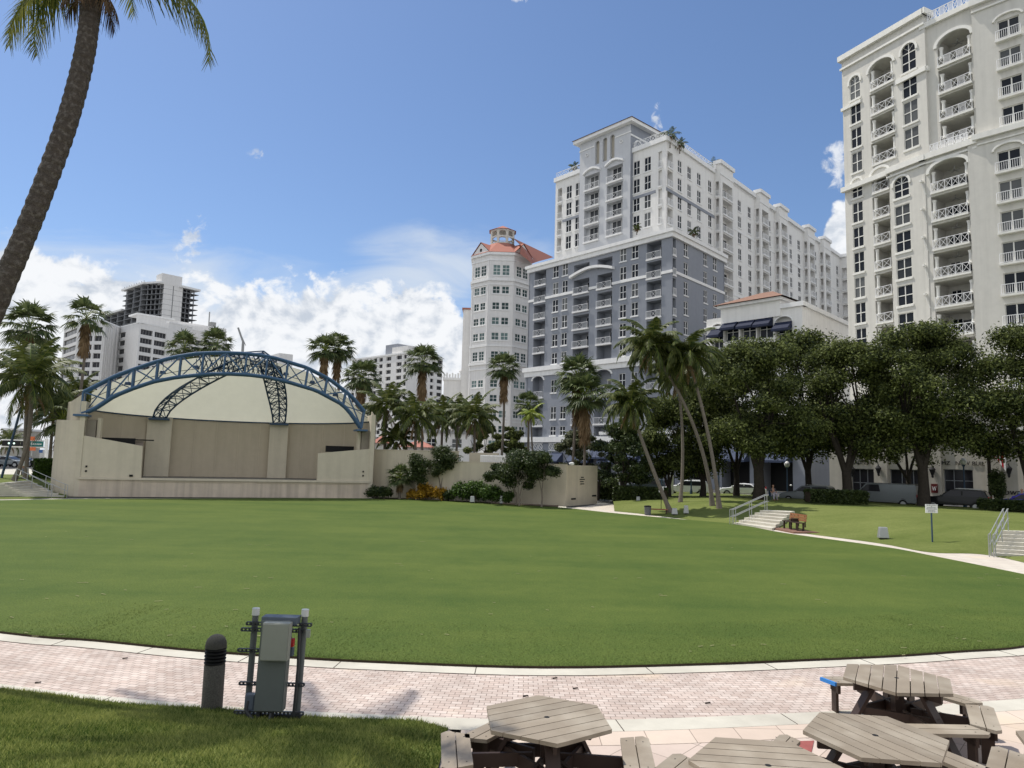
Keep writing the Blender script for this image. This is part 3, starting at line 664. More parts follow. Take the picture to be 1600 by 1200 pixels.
# ---------------------------------------------------------------- right-hand cream tower
class NF(Fac):       # facade whose u runs towards the right of the picture
    def __init__(s, F):
        s.o = F.o.copy(); s.u = -F.u; s.n = F.n.copy()
    def off(s, u, d):
        f = NF.__new__(NF); f.o = s.o + s.u * u + s.n * d; f.u = s.u.copy(); f.n = s.n.copy(); return f
def cream_tower():
    A = NF(Fac(hpt(1322, 88), vpdir(260)))
    B = Bld('apartment_tower', 'cream high-rise with arched windows and deep balconies at the right edge of the picture', (A.o[0], A.o[1], STREET_Z), maxw=95, maxb=95)
    W = B.mb('wall', 'stucco_warm'); tr = B.mb('moulding', 'trim_warm')
    q = A.off(11.4, 0); Bf = Fac(q.o, vpdir(60)); Bf = NF(Bf)
    BB = NF(Fac(A.off(12.05, 0).o, vpdir(60)))
    C = NF(Fac(BB.off(4.95, 0).o, vpdir(-220)))
    # ---- section A upper
    fl = [50.3 - 3.2 * i for i in range(14)]
    holes = []
    for k, z in enumerate(fl):
        if z < 15: break
        up = z > 39.5
        a, b = (1.95, 3.45) if up else (1.87, 3.35)
        top = k == 0 or k == 4
        if k != 4 or True:
            c = z + 0.05 if up else z - 0.4 + 0.35
            d = c + (3.05 if k == 0 else 2.55 if k != 4 else 2.4)
            holes.append((a, b, c, d, .16, .75 if top else 0)); B.window(A, a, b, c, d, cols=2, rows=3 if top else 2, rec=.16, arch=.75 if top else 0, frame='trim_warm', sillw=.16, muntin=.05)
        if up:
            a, b = 9.1, 10.9
            if k != 3:
                c = z + 0.1; d = c + (3.4 if k == 0 else 2.7)
            else: c = z - .7 + .0; c, d = 38.95 + .3, 40.2; 
            if k == 3: c, d = 40.95, 43.4
            holes.append((a, b, c, d, .16, .9 if k == 0 else 0)); B.window(A, a, b, c, d, cols=2, rows=3 if k == 0 else 2, rec=.16, arch=.9 if k == 0 else 0, frame='trim_warm', sillw=.16, muntin=.05)
            a, b = 4.75, 8.0
            holes.append((a, b, z, z + (3.4 if k == 0 else 2.75), 2.7, 1.0 if k == 0 else 0))
            B.balcony(A, a + .2, b, z, style='x', depth=2.7, proud=.2, door=(.1, .5), slab='trim_warm')
            if k == 0: arch_band(tr, A, a, b, z + 2.4, 1.0, .3, .003, .15, .1)
    wall(W, A, 0.85, 12.05, 39.3, 56.0, [h for h in holes if h[2] > 39.3])
    # lower left strip (window column + narrow balcony), still in the plane of A
    lows = [37.35 - 3.22 * i for i in range(8)]
    hl = [h for h in holes if h[2] < 39.3 and h[1] < 4]
    for k, z in enumerate(lows):
        z -= .2
        hl.append((4.7, 7.0, z - 0.0, z + (2.9 if k == 0 else 2.7), 2.7, .8 if k == 0 else 0)); B.balcony(A, 4.85, 7.0, z, style='x', depth=2.7, proud=.2, door=(.1, .5), slab='trim_warm')
        if k == 0: arch_band(tr, A, 4.7, 7.0, z + 2.1, .8, .3, .003, .15, .1)
    wall(W, A, 0.85, 7.4, 1, 39.3, hl)
    tr.fbox(A, .6, 7.4, 38.6, 39.2, .004, .5); tr.fbox(A, -.3, 7.4, 37.0 - 0.0, 37.25, .004, .12) if False else None
    # main cornices of A
    tr.fbox(A, .55, 12.2, 56.2, 56.9, -1.2, .45); tr.fbox(A, .7, 12.1, 55.0, 55.25, .004, .25); tr.fbox(A, .7, 3.6, 50.2 - .75, 50.2 - .35, .004, .22); tr.fbox(A, 8.4, 12.1, 49.35, 49.9, .004, .25)
    tr.fbox(A, -.3, 3.6, 51.0, 51.2, .004, .15) if False else None
    W.fbox(A, .85, 12.05, 55.9, 56.25, -1.0, -.003)
    # columns beside the balconies
    co = B.mb('column', 'trim_warm')
    def column(F, u, z0, z1, d=-.25, r=.17):
        p = F.P(u, 0, d); co.lathe((p[0], p[1], 0), [(r * 1.5, z0), (r * 1.5, z0 + .15), (r * 1.1, z0 + .3), (r, z1 - .35), (r * 1.2, z1 - .2), (r * 1.5, z1)], 10)
    for k, z in enumerate(fl[:4]):
        column(A, 5.1, z + .9, z + 2.5); column(A, 7.75, z + .9, z + 2.5); W.fbox(A, 4.77, 5.35, z, z + .9, -.5, .08)
    for k, z in enumerate(lows[:8]): column(A, 5.0, z + .7, z + 2.4); W.fbox(A, 4.72, 5.25, z - .2, z + .7, -.5, .08)
    # left return
    E = Fac(A.P(.85, 0)[:2], -A.n); E.n = -A.u.copy(); wall(W, E, 0, 20, 1, 56.0, [])
    # projecting lower block: windows column
    D = A.off(7.4, 0.45); hl = []
    for k, z in enumerate(lows):
        c = z - 2.15 + .0; c = [35.3, 32.0, 28.8, 25.6, 22.45, 19.2, 16.0, 12.8][k]; d = c + (2.35 if k else 2.45)
        hl.append((.5, 2.4, c, d, .16, .8 if k == 0 else 0)); B.window(D, .5, 2.4, c, d, cols=2, rows=3 if k == 0 else 2, rec=.16, arch=.8 if k == 0 else 0, frame='trim_warm', sillw=.16, muntin=.05)
    wall(W, D, 0, 4.35, 1, 38.6, hl)
    E = Fac(D.o, -A.n); E.n = -A.u.copy(); wall(W, E, 0, .45, 1, 38.6, [])
    # section B: recessed big arched balconies
    r0 = BB.off(0, -1.0)
    J = Fac(A.off(12.05, 0).o, -A.n); J.n = A.u.copy(); wall(W, J, 0, 1.3, 38, 56.4, []); tr.fbox(J, -.45, 1.3, 56.2, 56.9, .003, .35); tr.fbox(J, 0, 1.3, 49.35, 49.9, .003, .2)
    hb = []
    for k, z in enumerate([49.3, 46.1, 42.95, 39.9]):
        hb.append((1.15, 4.65, z, z + (3.5 if k == 0 else 2.75), 3.0, 1.1 if k == 0 else 0)); B.balcony(BB.off(0, -.35), 1.2, 4.6, z, style='xb', depth=3.0, proud=.3, door=(.1, .4), slab='trim_warm', n=5)
    B2 = BB.off(0, -.35)
    wall(W, B2, -.6, 5.0, 39.0, 54.6, hb); arch_band(tr, B2, 1.15, 4.65, 51.7, 1.1, .35, .003, .2, .1)
    for z in (49.3, 46.1, 42.95, 39.9): column(B2, 1.45, z + .9, z + 2.3); column(B2, 4.4, z + .9, z + 2.3)
    tr.fbox(B2, -.6, 5.1, 54.6, 55.2, -1, .4)
    ra = B.mb('parapet_railing', 'rail_white')
    for (FF, u0, u1, z) in ((B2, .3, 4.9, 55.2), (BB, .2, 4.2, 39.2)):
        for i in range(10):
            u = u0 + (u1 - u0) * i / 10; v = u0 + (u1 - u0) * (i + 1) / 10
            ra.bar(FF.P(u, z, .2), FF.P(u, z + 1.1, .2), .06); ra.bar(FF.P(u, z + 1.1, .2), FF.P(v, z + 1.1, .2), .07)
            if i % 2 == 0: ra.bar(FF.P(u, z, .2), FF.P(v, z + 1.1, .2), .05); ra.bar(FF.P(v, z, .2), FF.P(u, z + 1.1, .2), .05)
            else:
                for t in (.25, .5, .75): x = u + (v - u) * t; ra.bar(FF.P(x, z, .2), FF.P(x, z + 1.1, .2), .04)
    # lower block, big balconies
    B3 = BB.off(-.6, .35); hb = []
    for k in range(8):
        z = 34.6 - 3.26 * k
        hb.append((.75, 4.65, z, z + (3.3 if k == 0 else 2.8), 3.2, 1.0 if k == 0 else 0)); B.balcony(B3, .85, 4.55, z, style='x', depth=3.2, proud=.25, door=(.08, .35), slab='trim_warm', n=5)
        column(B3, 1.0, z + .9, z + 2.4); column(B3, 4.45, z + .9, z + 2.4); W.fbox(B3, .76, 1.25, z, z + .9, -.5, .1)
        B.mb('balcony_window', 'glass').fbox(B3, 2.2, 4.4, z + .9, z + 2.0, -3.19, -3.14)
    wall(W, B3, -.3, 5.6, 1, 38.6, hb); arch_band(tr, B3, .75, 4.65, 36.9, 1.0, .35, .003, .25, .1)
    for (FF, a, b) in ((D, -.3, 4.5), (B3, -.3, 5.7)):
        tr.fbox(FF, a, b, 38.6, 39.25, -.8, .4); tr.fbox(FF, a, b, 38.1, 38.3, .004, .2)
    for (FF, a, b, zz) in ((D, 0, 4.3, (34.9, 25.3)),): pass
    # section C: windows with juliet balconies
    hc = []
    for k, z in enumerate([49.45, 46.25, 43.05, 39.85]):
        hc.append((2.35, 4.25, z - .05, z + 2.05 + (.1 if k == 0 else 0), .25)); B.window(C, 2.35, 4.25, z - .05, z + 2.05 + (.1 if k == 0 else 0), cols=2, rows=1, rec=.25, sill=False, frame='trim_warm', muntin=.06)
        B.balcony(C, 2.2, 4.45, z - .1, style='b', depth=.2, proud=.5, door=None, slab='trim_warm', railh=1.0, n=2, side=0)
    wall(W, C, 0, 16, 39.2, 54.3, hc + [(8.5, 10.6, z, z + 2.2, .25) for z in (49.4, 46.2, 43, 39.8)])
    for z in (49.4, 46.2, 43, 39.8): B.window(C, 8.5, 10.6, z, z + 2.2, cols=2, rows=1, rec=.25, sill=False, frame='trim_warm')
    tr.fbox(C, -.1, 16, 54.3, 55.0, -1, .5); tr.fbox(C, 0, 16, 53.6, 53.8, .004, .2); arch_band(tr, C, 2.1, 4.5, 51.6, .55, .2, .003, .25)
    W.fbox(C, 1.0, 16, 54.9, 57.5, -4, -1.2); tr.fbox(C, .8, 16, 57.5, 58.1, -4, -1.0)
    C2 = C.off(.1, .5); hc = []
    for k, z in enumerate([34.9, 31.65, 28.4, 25.15, 21.9, 18.65, 15.4, 12.2]):
        hc.append((1.75, 3.75, z - .1, z + 2.1, .25)); B.window(C2, 1.75, 3.75, z - .1, z + 2.1, cols=2, rows=1, rec=.25, sill=False, frame='trim_warm', muntin=.06)
        B.balcony(C2, 1.6, 3.95, z - .15, style='b', depth=.2, proud=.5, door=None, slab='trim_warm', railh=1.0, n=2)
        hc.append((8.5, 10.6, z, z + 2.1, .25)); B.window(C2, 8.5, 10.6, z, z + 2.1, cols=2, rows=1, rec=.25, sill=False, frame='trim_warm')
    wall(W, C2, -.9, 16, 1, 38.9, hc); tr.fbox(C2, -.4, 16, 38.9, 39.5, -.8, .4); tr.fbox(C2, 0, 16, 38.3, 38.45, .004, .15); arch_band(tr, C2, 1.5, 4.0, 37.1, .6, .2, .003, .25)
    for i in range(9):      # round downpipe heads beside the big balconies
        z = 34.0 - 3.26 * i + 2.2
        if z > 5: tr.bar(B3.P(-.1, z, .05), B3.P(-.1, z, .5), .22); tr.bar(B3.P(-.1, z - .1, .3), B3.P(.25, z - 1.6, .02), .1)
    # ceiling fans hanging in the big balconies
    fa = B.mb('ceiling_fan', 'concrete_raw')
    for z in (49.3 + 2.6, 34.6 + 2.3, 31.34 + 2.3, 28.08 + 2.3, 24.82 + 2.3):
        F3 = B3 if z < 40 else B2; fa.bar(F3.P(2.8, z + .6, -1.2), F3.P(2.8, z, -1.2), .05)
        for t in range(5):
            a = 2 * pi * t / 5; fa.bar(F3.P(2.8, z, -1.2), F3.P(2.8 + .6 * cos(a), z, -1.2 + .6 * sin(a)), .14, .02)
    B.finish(); return A, C
TA, TC = cream_tower()
# ---------------------------------------------------------------- octagonal white tower
def octagon_tower():
    Y = 165.0; c = at(784.6, 395, Y)[:2]
    f = np.array([-c[0], -c[1]]); f /= np.linalg.norm(f); u = np.array([-f[1], f[0]])
    if u[0] < 0: u = -u
    s = 5.9; ap = s * (1 + sqrt(2)) / 2; ctr = c - f * ap
    B = Bld('office_tower', 'slender white octagonal tower with red roof and open lantern behind the grey block', (ctr[0], ctr[1], STREET_Z), maxw=95)
    W = B.mb('wall', 'stucco_tower'); tr = B.mb('cornice', 'trim')
    faces = []
    for k in range(8):
        a = k * pi / 4; n = f * cos(a) + u * sin(a); t = u * cos(a) - f * sin(a)
        F = Fac.__new__(Fac); F.o = ctr + n * ap - t * s / 2; F.u = t; F.n = n; faces.append(F)
    rows = [(47.4, 49.9), (42.95, 44.7), (39.1, 40.8), (35.5, 37.2), (31.8, 33.55), (26.9, 29.1), (20.6, 22.3), (17.2, 18.8), (13.5, 15.15), (10.0, 11.6), (6.5, 8.2)]
    for k, F in enumerate(faces):
        ze = 52.8; holes = []
        vis = k in (0, 1, 7)
        if vis:
            for c0, d0 in rows:
                for a, b in ((.95, 2.65), (3.15, 4.85)):
                    holes.append((a, b, c0, d0, .15)); B.window(F, a, b, c0, d0, cols=2, rows=2 if d0 - c0 < 2 else 3, rec=.15, sill=False, glass='glass_green', muntin=.05)
                tr.fbox(F, .8, 5.0, c0 - .3, c0 - .1, .003, .15)
        wall(W, F, 0, s, 0.3, ze, holes)
        for z0, z1, p in ((52.3, 52.9, .4), (50.9, 51.2, .15), (46.0, 46.6, .35), (45.0, 45.2, .2), (30.2, 30.6, .2), (25.9, 26.4, .3), (24.7, 25.0, .2), (12.4, 12.7, .1)):
            e = p * 0.42; tr.hexa([F.P(-.01, z0, .003), F.P(s + .01, z0, .003), F.P(s + e, z0, p), F.P(-e, z0, p), F.P(-.01, z1, .003), F.P(s + .01, z1, .003), F.P(s + e, z1, p), F.P(-e, z1, p)])
        if vis:
            W.fbox(F, 0, .45, .3, 50.8, .002, .12); W.fbox(F, s - .45, s, .3, 50.8, .002, .12)
    # roof
    rf = B.mb('roof', 'tile_red'); R1 = 3.25
    def ring(r, z, rot=pi / 8): return [tuple(ctr + (f * cos(rot + k * pi / 4) + u * sin(rot + k * pi / 4)) * r) + (z,) for k in range(8)]
    r0 = ring(s / 2 / sin(pi / 8) + .5, 52.95); r1 = ring(3.3, 56.6)
    for k in range(8): j = (k + 1) % 8; rf.face([r0[k], r0[j], r1[j], r1[k]])
    # gables over the two slanted faces
    for k in (1, 7):
        F = faces[k]
        W.face([F.P(-.1, 52.9, .1), F.P(s + .1, 52.9, .1), F.P(s / 2, 55.6, .1)])
        rf.face([F.P(-.4, 52.85, .3), F.P(s / 2, 55.9, .3), F.P(s / 2, 55.9, -5.5), F.P(-.4, 52.85, -1.0)]); rf.face([F.P(s + .4, 52.85, .3), F.P(s / 2, 55.9, .3), F.P(s / 2, 55.9, -5.5), F.P(s + .4, 52.85, -1.0)])
        ow = B.mb('round_window', 'glass_dark'); ow.face([F.P(s / 2 + .42 * cos(t * pi / 6), 53.9 + .42 * sin(t * pi / 6), .13) for t in range(12)])
    # lantern
    la = B.mb('lantern', 'stucco_warm'); zb = 56.4; zt = 60.2; r = 3.05
    P8 = lambda rr, z: ring(rr, z)
    for rr0, rr1, z0, z1 in ((r + .1, r + .1, zb, zb + .5), (r + .2, r + .2, zt - .3, zt)):
        a, b = ring(rr0, z0), ring(rr1, z1)
        la.prism([(p[0], p[1]) for p in a], z0, z1)
    for k in range(8):
        a = np.array(ring(r, 0)[k][:2]); b = np.array(ring(r, 0)[(k + 1) % 8][:2]); t = (b - a); L = np.linalg.norm(t); F = Fac.__new__(Fac); F.o = a; F.u = t / L; n = (a + b) / 2 - ctr; F.n = n / np.linalg.norm(n)
        la.fbox(F, -.18, .32, zb + .5, zt - .3, -.35, .05)
        la.fbox(F, L - .32, L - .05, zb + .5, zt - .3, -.3, .04)
        for za, top in ((zb + 1.35, zb + 1.9), (zt - 1.0, zt - .3)):
            arch_fill(la, F, .32, L - .32, top, .55, .3, 0.0)
            if top < zt - .4: la.fbox(F, .3, L - .3, top, top + .35, -.3, -.002)
        la.fbox(F, .3, L - .3, zb + .75, zb + .85, -.15, -.05)
    lr = B.mb('lantern_roof', 'tile_red'); e = ring(r + .55, zt + .02)
    for k in range(8): lr.face([e[k], e[(k + 1) % 8], tuple(ctr) + (zt + 1.7,)])
    lr.face(e[::-1])
    # body behind, running right and back
    v = GF.u * 0; d1 = u * 0.93 - f * 0.36; d1 /= np.linalg.norm(d1); n1 = f * .93 + u * .36
    Fb = Fac.__new__(Fac); Fb.o = ctr + u * 4 + f * 2.0; Fb.u = d1; Fb.n = n1 / np.linalg.norm(n1)
    wall(W, Fb, 0, 24, .3, 51.0, []); rf2 = rf
    rf.face([tuple(at(800, 371, 171)), tuple(at(865, 402, 190)), tuple(at(841, 408.5, 176)), tuple(at(815, 384, 164))]); rf.face([tuple(at(815, 384, 164)), tuple(at(841, 408.5, 176)), tuple(at(831, 412, 164)), tuple(at(812, 396, 162))])
    # narrow stair shaft and low wing on the left
    S = Fac.__new__(Fac); S.o = ctr - u * 9.3 - f * 3; S.u = u; S.n = f
    W.fbox(S, 0, 3, .3, 41.0, -6, 0); rf.fbox(S, -.3, 3, 41.0, 41.4, -6, .3)
    L = Fac.__new__(Fac); L.o = ctr - u * 13.6 - f * 4; L.u = u; L.n = f; hl = []
    for c0, d0 in ((16.4, 18.4), (12.7, 14.7), (9, 11)):
        for a in (.8, 3.4): hl.append((a, a + 1.3, c0, d0, .15)); B.window(L, a, a + 1.3, c0, d0, glass='glass_green')
    wall(W, L, 0, 6.2, .3, 23.2, hl); tr.fbox(L, -.3, 6.2, 23.2, 23.8, -5, .3)
    Ls = Fac.__new__(Fac); Ls.o = L.o.copy(); Ls.u = -f; Ls.n = -u; wall(W, Ls, 0, 12, .3, 23.2, [])
    for i in range(9): tr.fbox(L, i * .7 - .2, i * .7 + .2, 23.8, 24.7 + .3 * (i % 2), -.5, 0.2)
    tr.lathe((*L.P(4, 0, -.3)[:2], 24.8), [(.5, 0), (.25, .3), (.35, .8), (.1, 1.2)], 8)
    # flat top
    B.finish()
octagon_tower()

def poly_fac(a, b):
    a = np.array(a[:2], float); b = np.array(b[:2], float); F = Fac(a, b - a); return F, float(np.linalg.norm(b - a))
# ---------------------------------------------------------------- white office with dark ribbon windows (left)
def left_office():
    pts = [(100, 262), (121, 248), (161, 246), (170, 250), (187, 258), (217, 247), (263, 258), (300, 268), (354, 280)]
    P = [at(x, 520, Y)[:2] for x, Y in pts]
    B = Bld('office_building', 'long white office block with dark ribbon windows behind the bandshell on the left', (P[2][0], P[2][1], STREET_Z), maxw=90)
    W = B.mb('wall', 'stucco_tower'); tr = B.mb('cornice', 'trim'); zt = 48.6
    fl = [zt - 2.0 - 3.1 * i for i in range(13)]
    for i in range(len(P) - 1):
        F, L = poly_fac(P[i], P[i + 1]); holes = []
        z_top = zt if i < 6 else zt + 2.4 if i == 6 else zt + 1.6
        if i == 0: cols = [(.8, L - .6)]
        elif i == 1: cols = [(L * .16, L * .60), (L * .68, L * .97)]
        elif i == 4: cols = [(.25 * L, .55 * L)] if False else [(.3, L * .32)]
        elif i == 5: cols = [(L * .06, L * .46), (L * .53, L * .93)]
        elif i == 6: cols = [(L * .7, L - .2)]
        elif i == 7: cols = [(L * .1, L * .42), (L * .5, L * .8)]
        else: cols = []
        for z in fl:
            for a, b in cols: holes.append((a, b, z - 1.9, z, .5)); B.window(F, a, b, z - 1.9, z, cols=4 if b - a > 4 else 2, rows=1, rec=.5, sill=False, glass='glass_dark', frame='concrete_raw', muntin=.05)
        wall(W, F, 0, L, .3, z_top, holes); tr.fbox(F, 0, L, z_top, z_top + .4, -1.5, .1)
        if i in (2, 3):
            for k in range(3): W.fbox(F, L * (k + .2) / 3, L * (k + .45) / 3, .3, zt, .003, .5)
    # upper set-back storey and the long lower arm to the right
    F, L = poly_fac(at(213, 500, 262)[:2], at(354, 510, 288)[:2])
    wall(W, F, 0, L, 40, 54.5, []); tr.fbox(F, 0, L * .40, 54.5, 55.2, -8, .2); W.fbox(F, L * .45, L * .75, 50, 53.2, .01, 3)
    B.mb('roof_unit', 'concrete_raw').fbox(F, L * .82, L * .88, 54.5, 56.5, -3, -.5)
    ms = B.mb('mast', 'concrete_raw'); ms.bar(F.P(L * .80, 54.5, -1), F.P(L * .80, 60.5, -1), .35)
    F, L = poly_fac(at(352, 550, 286)[:2], at(418, 550, 312)[:2]); hh = []
    for z in (40.0, 36.6, 33.2, 29.8):
        for t in ((.38, .72), (.76, .98)): hh.append((L * t[0], L * t[1], z, z + 2.2, .5)); B.window(F, L * t[0], L * t[1], z, z + 2.2, cols=3, rows=1, rec=.5, sill=False, glass='glass_dark', frame='concrete_raw')
    wall(W, F, 0, L, .3, 44.5, hh); tr.fbox(F, -.5, L, 44.5, 45, -6, .2)
    F, L = poly_fac(at(418, 545, 311)[:2], at(437, 545, 300)[:2]); W.fbox(F, 0, L, .3, 46.8, -6, 0)
    for k, (a, b) in enumerate(((0, 262), (437, 300))): pass
    B.mb('flat_roof', 'concrete_raw').face([(*p, zt - .5) for p in P] + [(*hpt(354, 330), zt - .5), (*hpt(100, 300), zt - .5)])
    B.finish()
    # crane jib beyond
    t = thing('tower_crane', 'thin raised crane jib far behind the white office block', 'crane', (*hpt(377, 420), 0.3))
    m = MB(); a = at(380, 535, 420); b = at(372, 512, 420); m.bar((a[0], a[1], .3), a, 1.2); m.bar(a, b, .9); m.bar(b, at(384, 540, 420), .3); m.build('jib', M['concrete_raw'], t)
left_office()

# ---------------------------------------------------------------- unfinished tower
M['concrete_mid'] = mat('grey raw concrete', (.23, .235, .245), .9, var=.12)
def unfinished_tower():
    Y = 400.0
    c = hpt(262, Y)               # corner nearest to the camera between the slab grid and the white core
    B = Bld('unfinished_tower', 'grey concrete tower under construction with open floors rising behind the white office', (c[0], c[1], .3))
    L1 = at(168, 480, 442)[:2]; L2 = at(230, 450, 404)[:2]; R1 = at(256, 450, 400)[:2]; R2 = at(286, 450, 408)[:2]; R3 = at(304, 450, 414)[:2]
    sl = B.mb('floor_slab', 'concrete_mid'); co = B.mb('column', 'concrete_mid'); core = B.mb('core_wall', 'stucco_tower'); inn = B.mb('interior', 'glass_dark'); tr = B.mb('roof_slab', 'trim')
    Fl, LL = poly_fac(L2, L1); zt = 3.5 + (717 - 444) / 1109 * 400 + 6
    n = 16; dz = 3.05
    cx, cz = Fl.uz(231, 443); zt = cz
    # left facade (deep grid)
    for k in range(28):
        z = zt - 3.4 - dz * k
        if z < 40: break
        w = LL if k > 3 else LL * .52
        sl.fbox(Fl, 0, w + .8, z - .3, z, -14, 1.4 if k % 1 == 0 else 0)
        m = int(w / 5)
        for i in range(m + 1):
            u = w * i / m; co.fbox(Fl, u, u + .5, z, z + dz - .3, -.9, -.3)
            if i < m: inn.fbox(Fl, u + .5 + (w / m) * .15, u + w / m * .95, z + .2, z + dz - .5, -1.6, -1.4)
            if i % 2: sl.fbox(Fl, u - .4, u + .6, z, z + dz, -3, 1.2)
    tr.fbox(Fl, -1, LL * .55, zt - .5, zt + .6, -16, 2.4); tr.fbox(Fl, LL * .5, LL + 1.5, zt - 4 * dz - .6, zt - 4 * dz + .5, -16, 2.4)
    # open corner bay between left facade and the white core
    F2, w2 = poly_fac(L2, R1)
    F3, w3 = poly_fac(R1, R2); F4, w4 = poly_fac(R2, R3)
    for k in range(28):
        z = zt - 3.4 - dz * k
        if z < 40: break
        sl.fbox(F2, 0, w2, z - .3, z, -12, .8)
        for i in range(4): co.fbox(F2, w2 * i / 4, w2 * i / 4 + .5, z, z + dz - .3, -.8, -.2)
        inn.fbox(F2, .5, w2 - .3, z + .1, z + dz - .4, -3, -2.8)
        sl.fbox(F4, 0, w4 + 2.5, z - .3, z, -12, .8); inn.fbox(F4, .3, w4 - .3, z + .1, z + dz - .4, -3, -2.8)
        for i in range(4): co.fbox(F4, w4 * i / 3, w4 * i / 3 + .4, z, z + dz - .3, -.8, -.2)
        core.fbox(F3, 0, w3 * .5 - .25, z + .05, z + dz - .08, -3, 0); core.fbox(F3, w3 * .5 + .25, w3, z + .05, z + dz - .08, -3, 0)
    sl.fbox(F3, 0, w3, 30, zt - 1, -3.2, -.35)
    core.fbox(F3, -1.5, w3 * .92, zt - 1.0, zt + 5.2, -8, 0.1); tr.fbox(F2, 0, w2, zt - .5, zt + .6, -12, 1.5); tr.fbox(F4, -2, w4 + 3, zt - 1.2, zt, -12, 1.6)
    for i in range(9): co.bar(Fl.P(LL * .06 * i, zt + .5, 2), Fl.P(LL * .06 * i, zt + 1.6, 2), .18)
    B.finish()
unfinished_tower()

# ---------------------------------------------------------------- white hotel with square dark windows
def hotel():
    a = at(550, 560, 236)[:2]; c = at(636, 552, 216)[:2]; d = at(692, 558, 228)[:2]
    B = Bld('hotel_building', 'white ten storey hotel with square dark windows between the bandshell and octagonal tower', (c[0], c[1], .3), maxw=95)
    W = B.mb('wall', 'stucco_tower'); tr = B.mb('cornice', 'trim')
    F, L = poly_fac(a, c); _, zt = F.uz(637, 552); zt += 0
    z0 = F.uz(590, 562)[1]
    holes = []
    uu = [F.uz(540 + x / 6.667, 560)[0] for x in (75, 105, 125, 160, 197, 230, 265, 278, 295, 330, 350, 388, 425, 475, 530, 585, 605, 635)]
    cols = [(uu[i], uu[i + 1]) for i in range(0, 18, 2)]
    ht = F.uz(540 + 555 / 6.667, 530 + 170 / 6.667)[1]; hb = F.uz(540 + 555 / 6.667, 530 + 210 / 6.667)[1]
    dz = (ht - F.uz(540 + 545 / 6.667, 530 + 450 / 6.667)[1]) / 4
    for k in range(13):
        for a_, b_ in cols:
            holes.append((a_, b_, hb - dz * k, ht - dz * k, .5)); B.window(F, a_, b_, hb - dz * k, ht - dz * k, cols=2 if b_ - a_ > 2 else 1, rows=1, rec=.5, sill=False, glass='glass_dark', frame='concrete_raw', muntin=.04)
    wall(W, F, 0, L, .3, zt, holes); tr.fbox(F, -.4, L + .2, zt, zt + .5, -14, .2)
    R, LR = poly_fac(c, d); _, zr = R.uz(690, 557); holes = []
    ux = [R.uz(540 + x / 6.667, 600)[0] for x in (880, 915, 950, 1003)]
    for k in range(13):
        for a_, b_ in ((ux[0], ux[1]), (ux[2], ux[3])):
            if k < 2 and a_ == ux[0]: continue
            z = hb - dz * k; holes.append((a_, b_, z, z + ht - hb, .5)); B.window(R, a_, b_, z, z + ht - hb, cols=1, rows=1, rec=.5, sill=False, glass='glass_dark', frame='concrete_raw')
    wall(W, R, 0, LR, .3, zt, holes); tr.fbox(R, 0, LR, zt, zt + .5, -3, .2)
    E = Fac.__new__(Fac); E.o = F.o.copy(); E.u = -F.n; E.n = -F.u; wall(W, E, 0, 14, .3, zt, [])
    # roof plant rooms
    u0 = F.uz(540 + 365 / 6.667, 545)[0]; u1 = F.uz(540 + 490 / 6.667, 545)[0]
    B.mb('plant_room', 'stucco_grey').fbox(F, u0, u1, zt, F.uz(600, 540)[1] + 0.5, -7, -2); W.fbox(F, u1 - 1, L - .2, zt, zt + 2.6, -9, -.6)
    B.finish()
hotel()

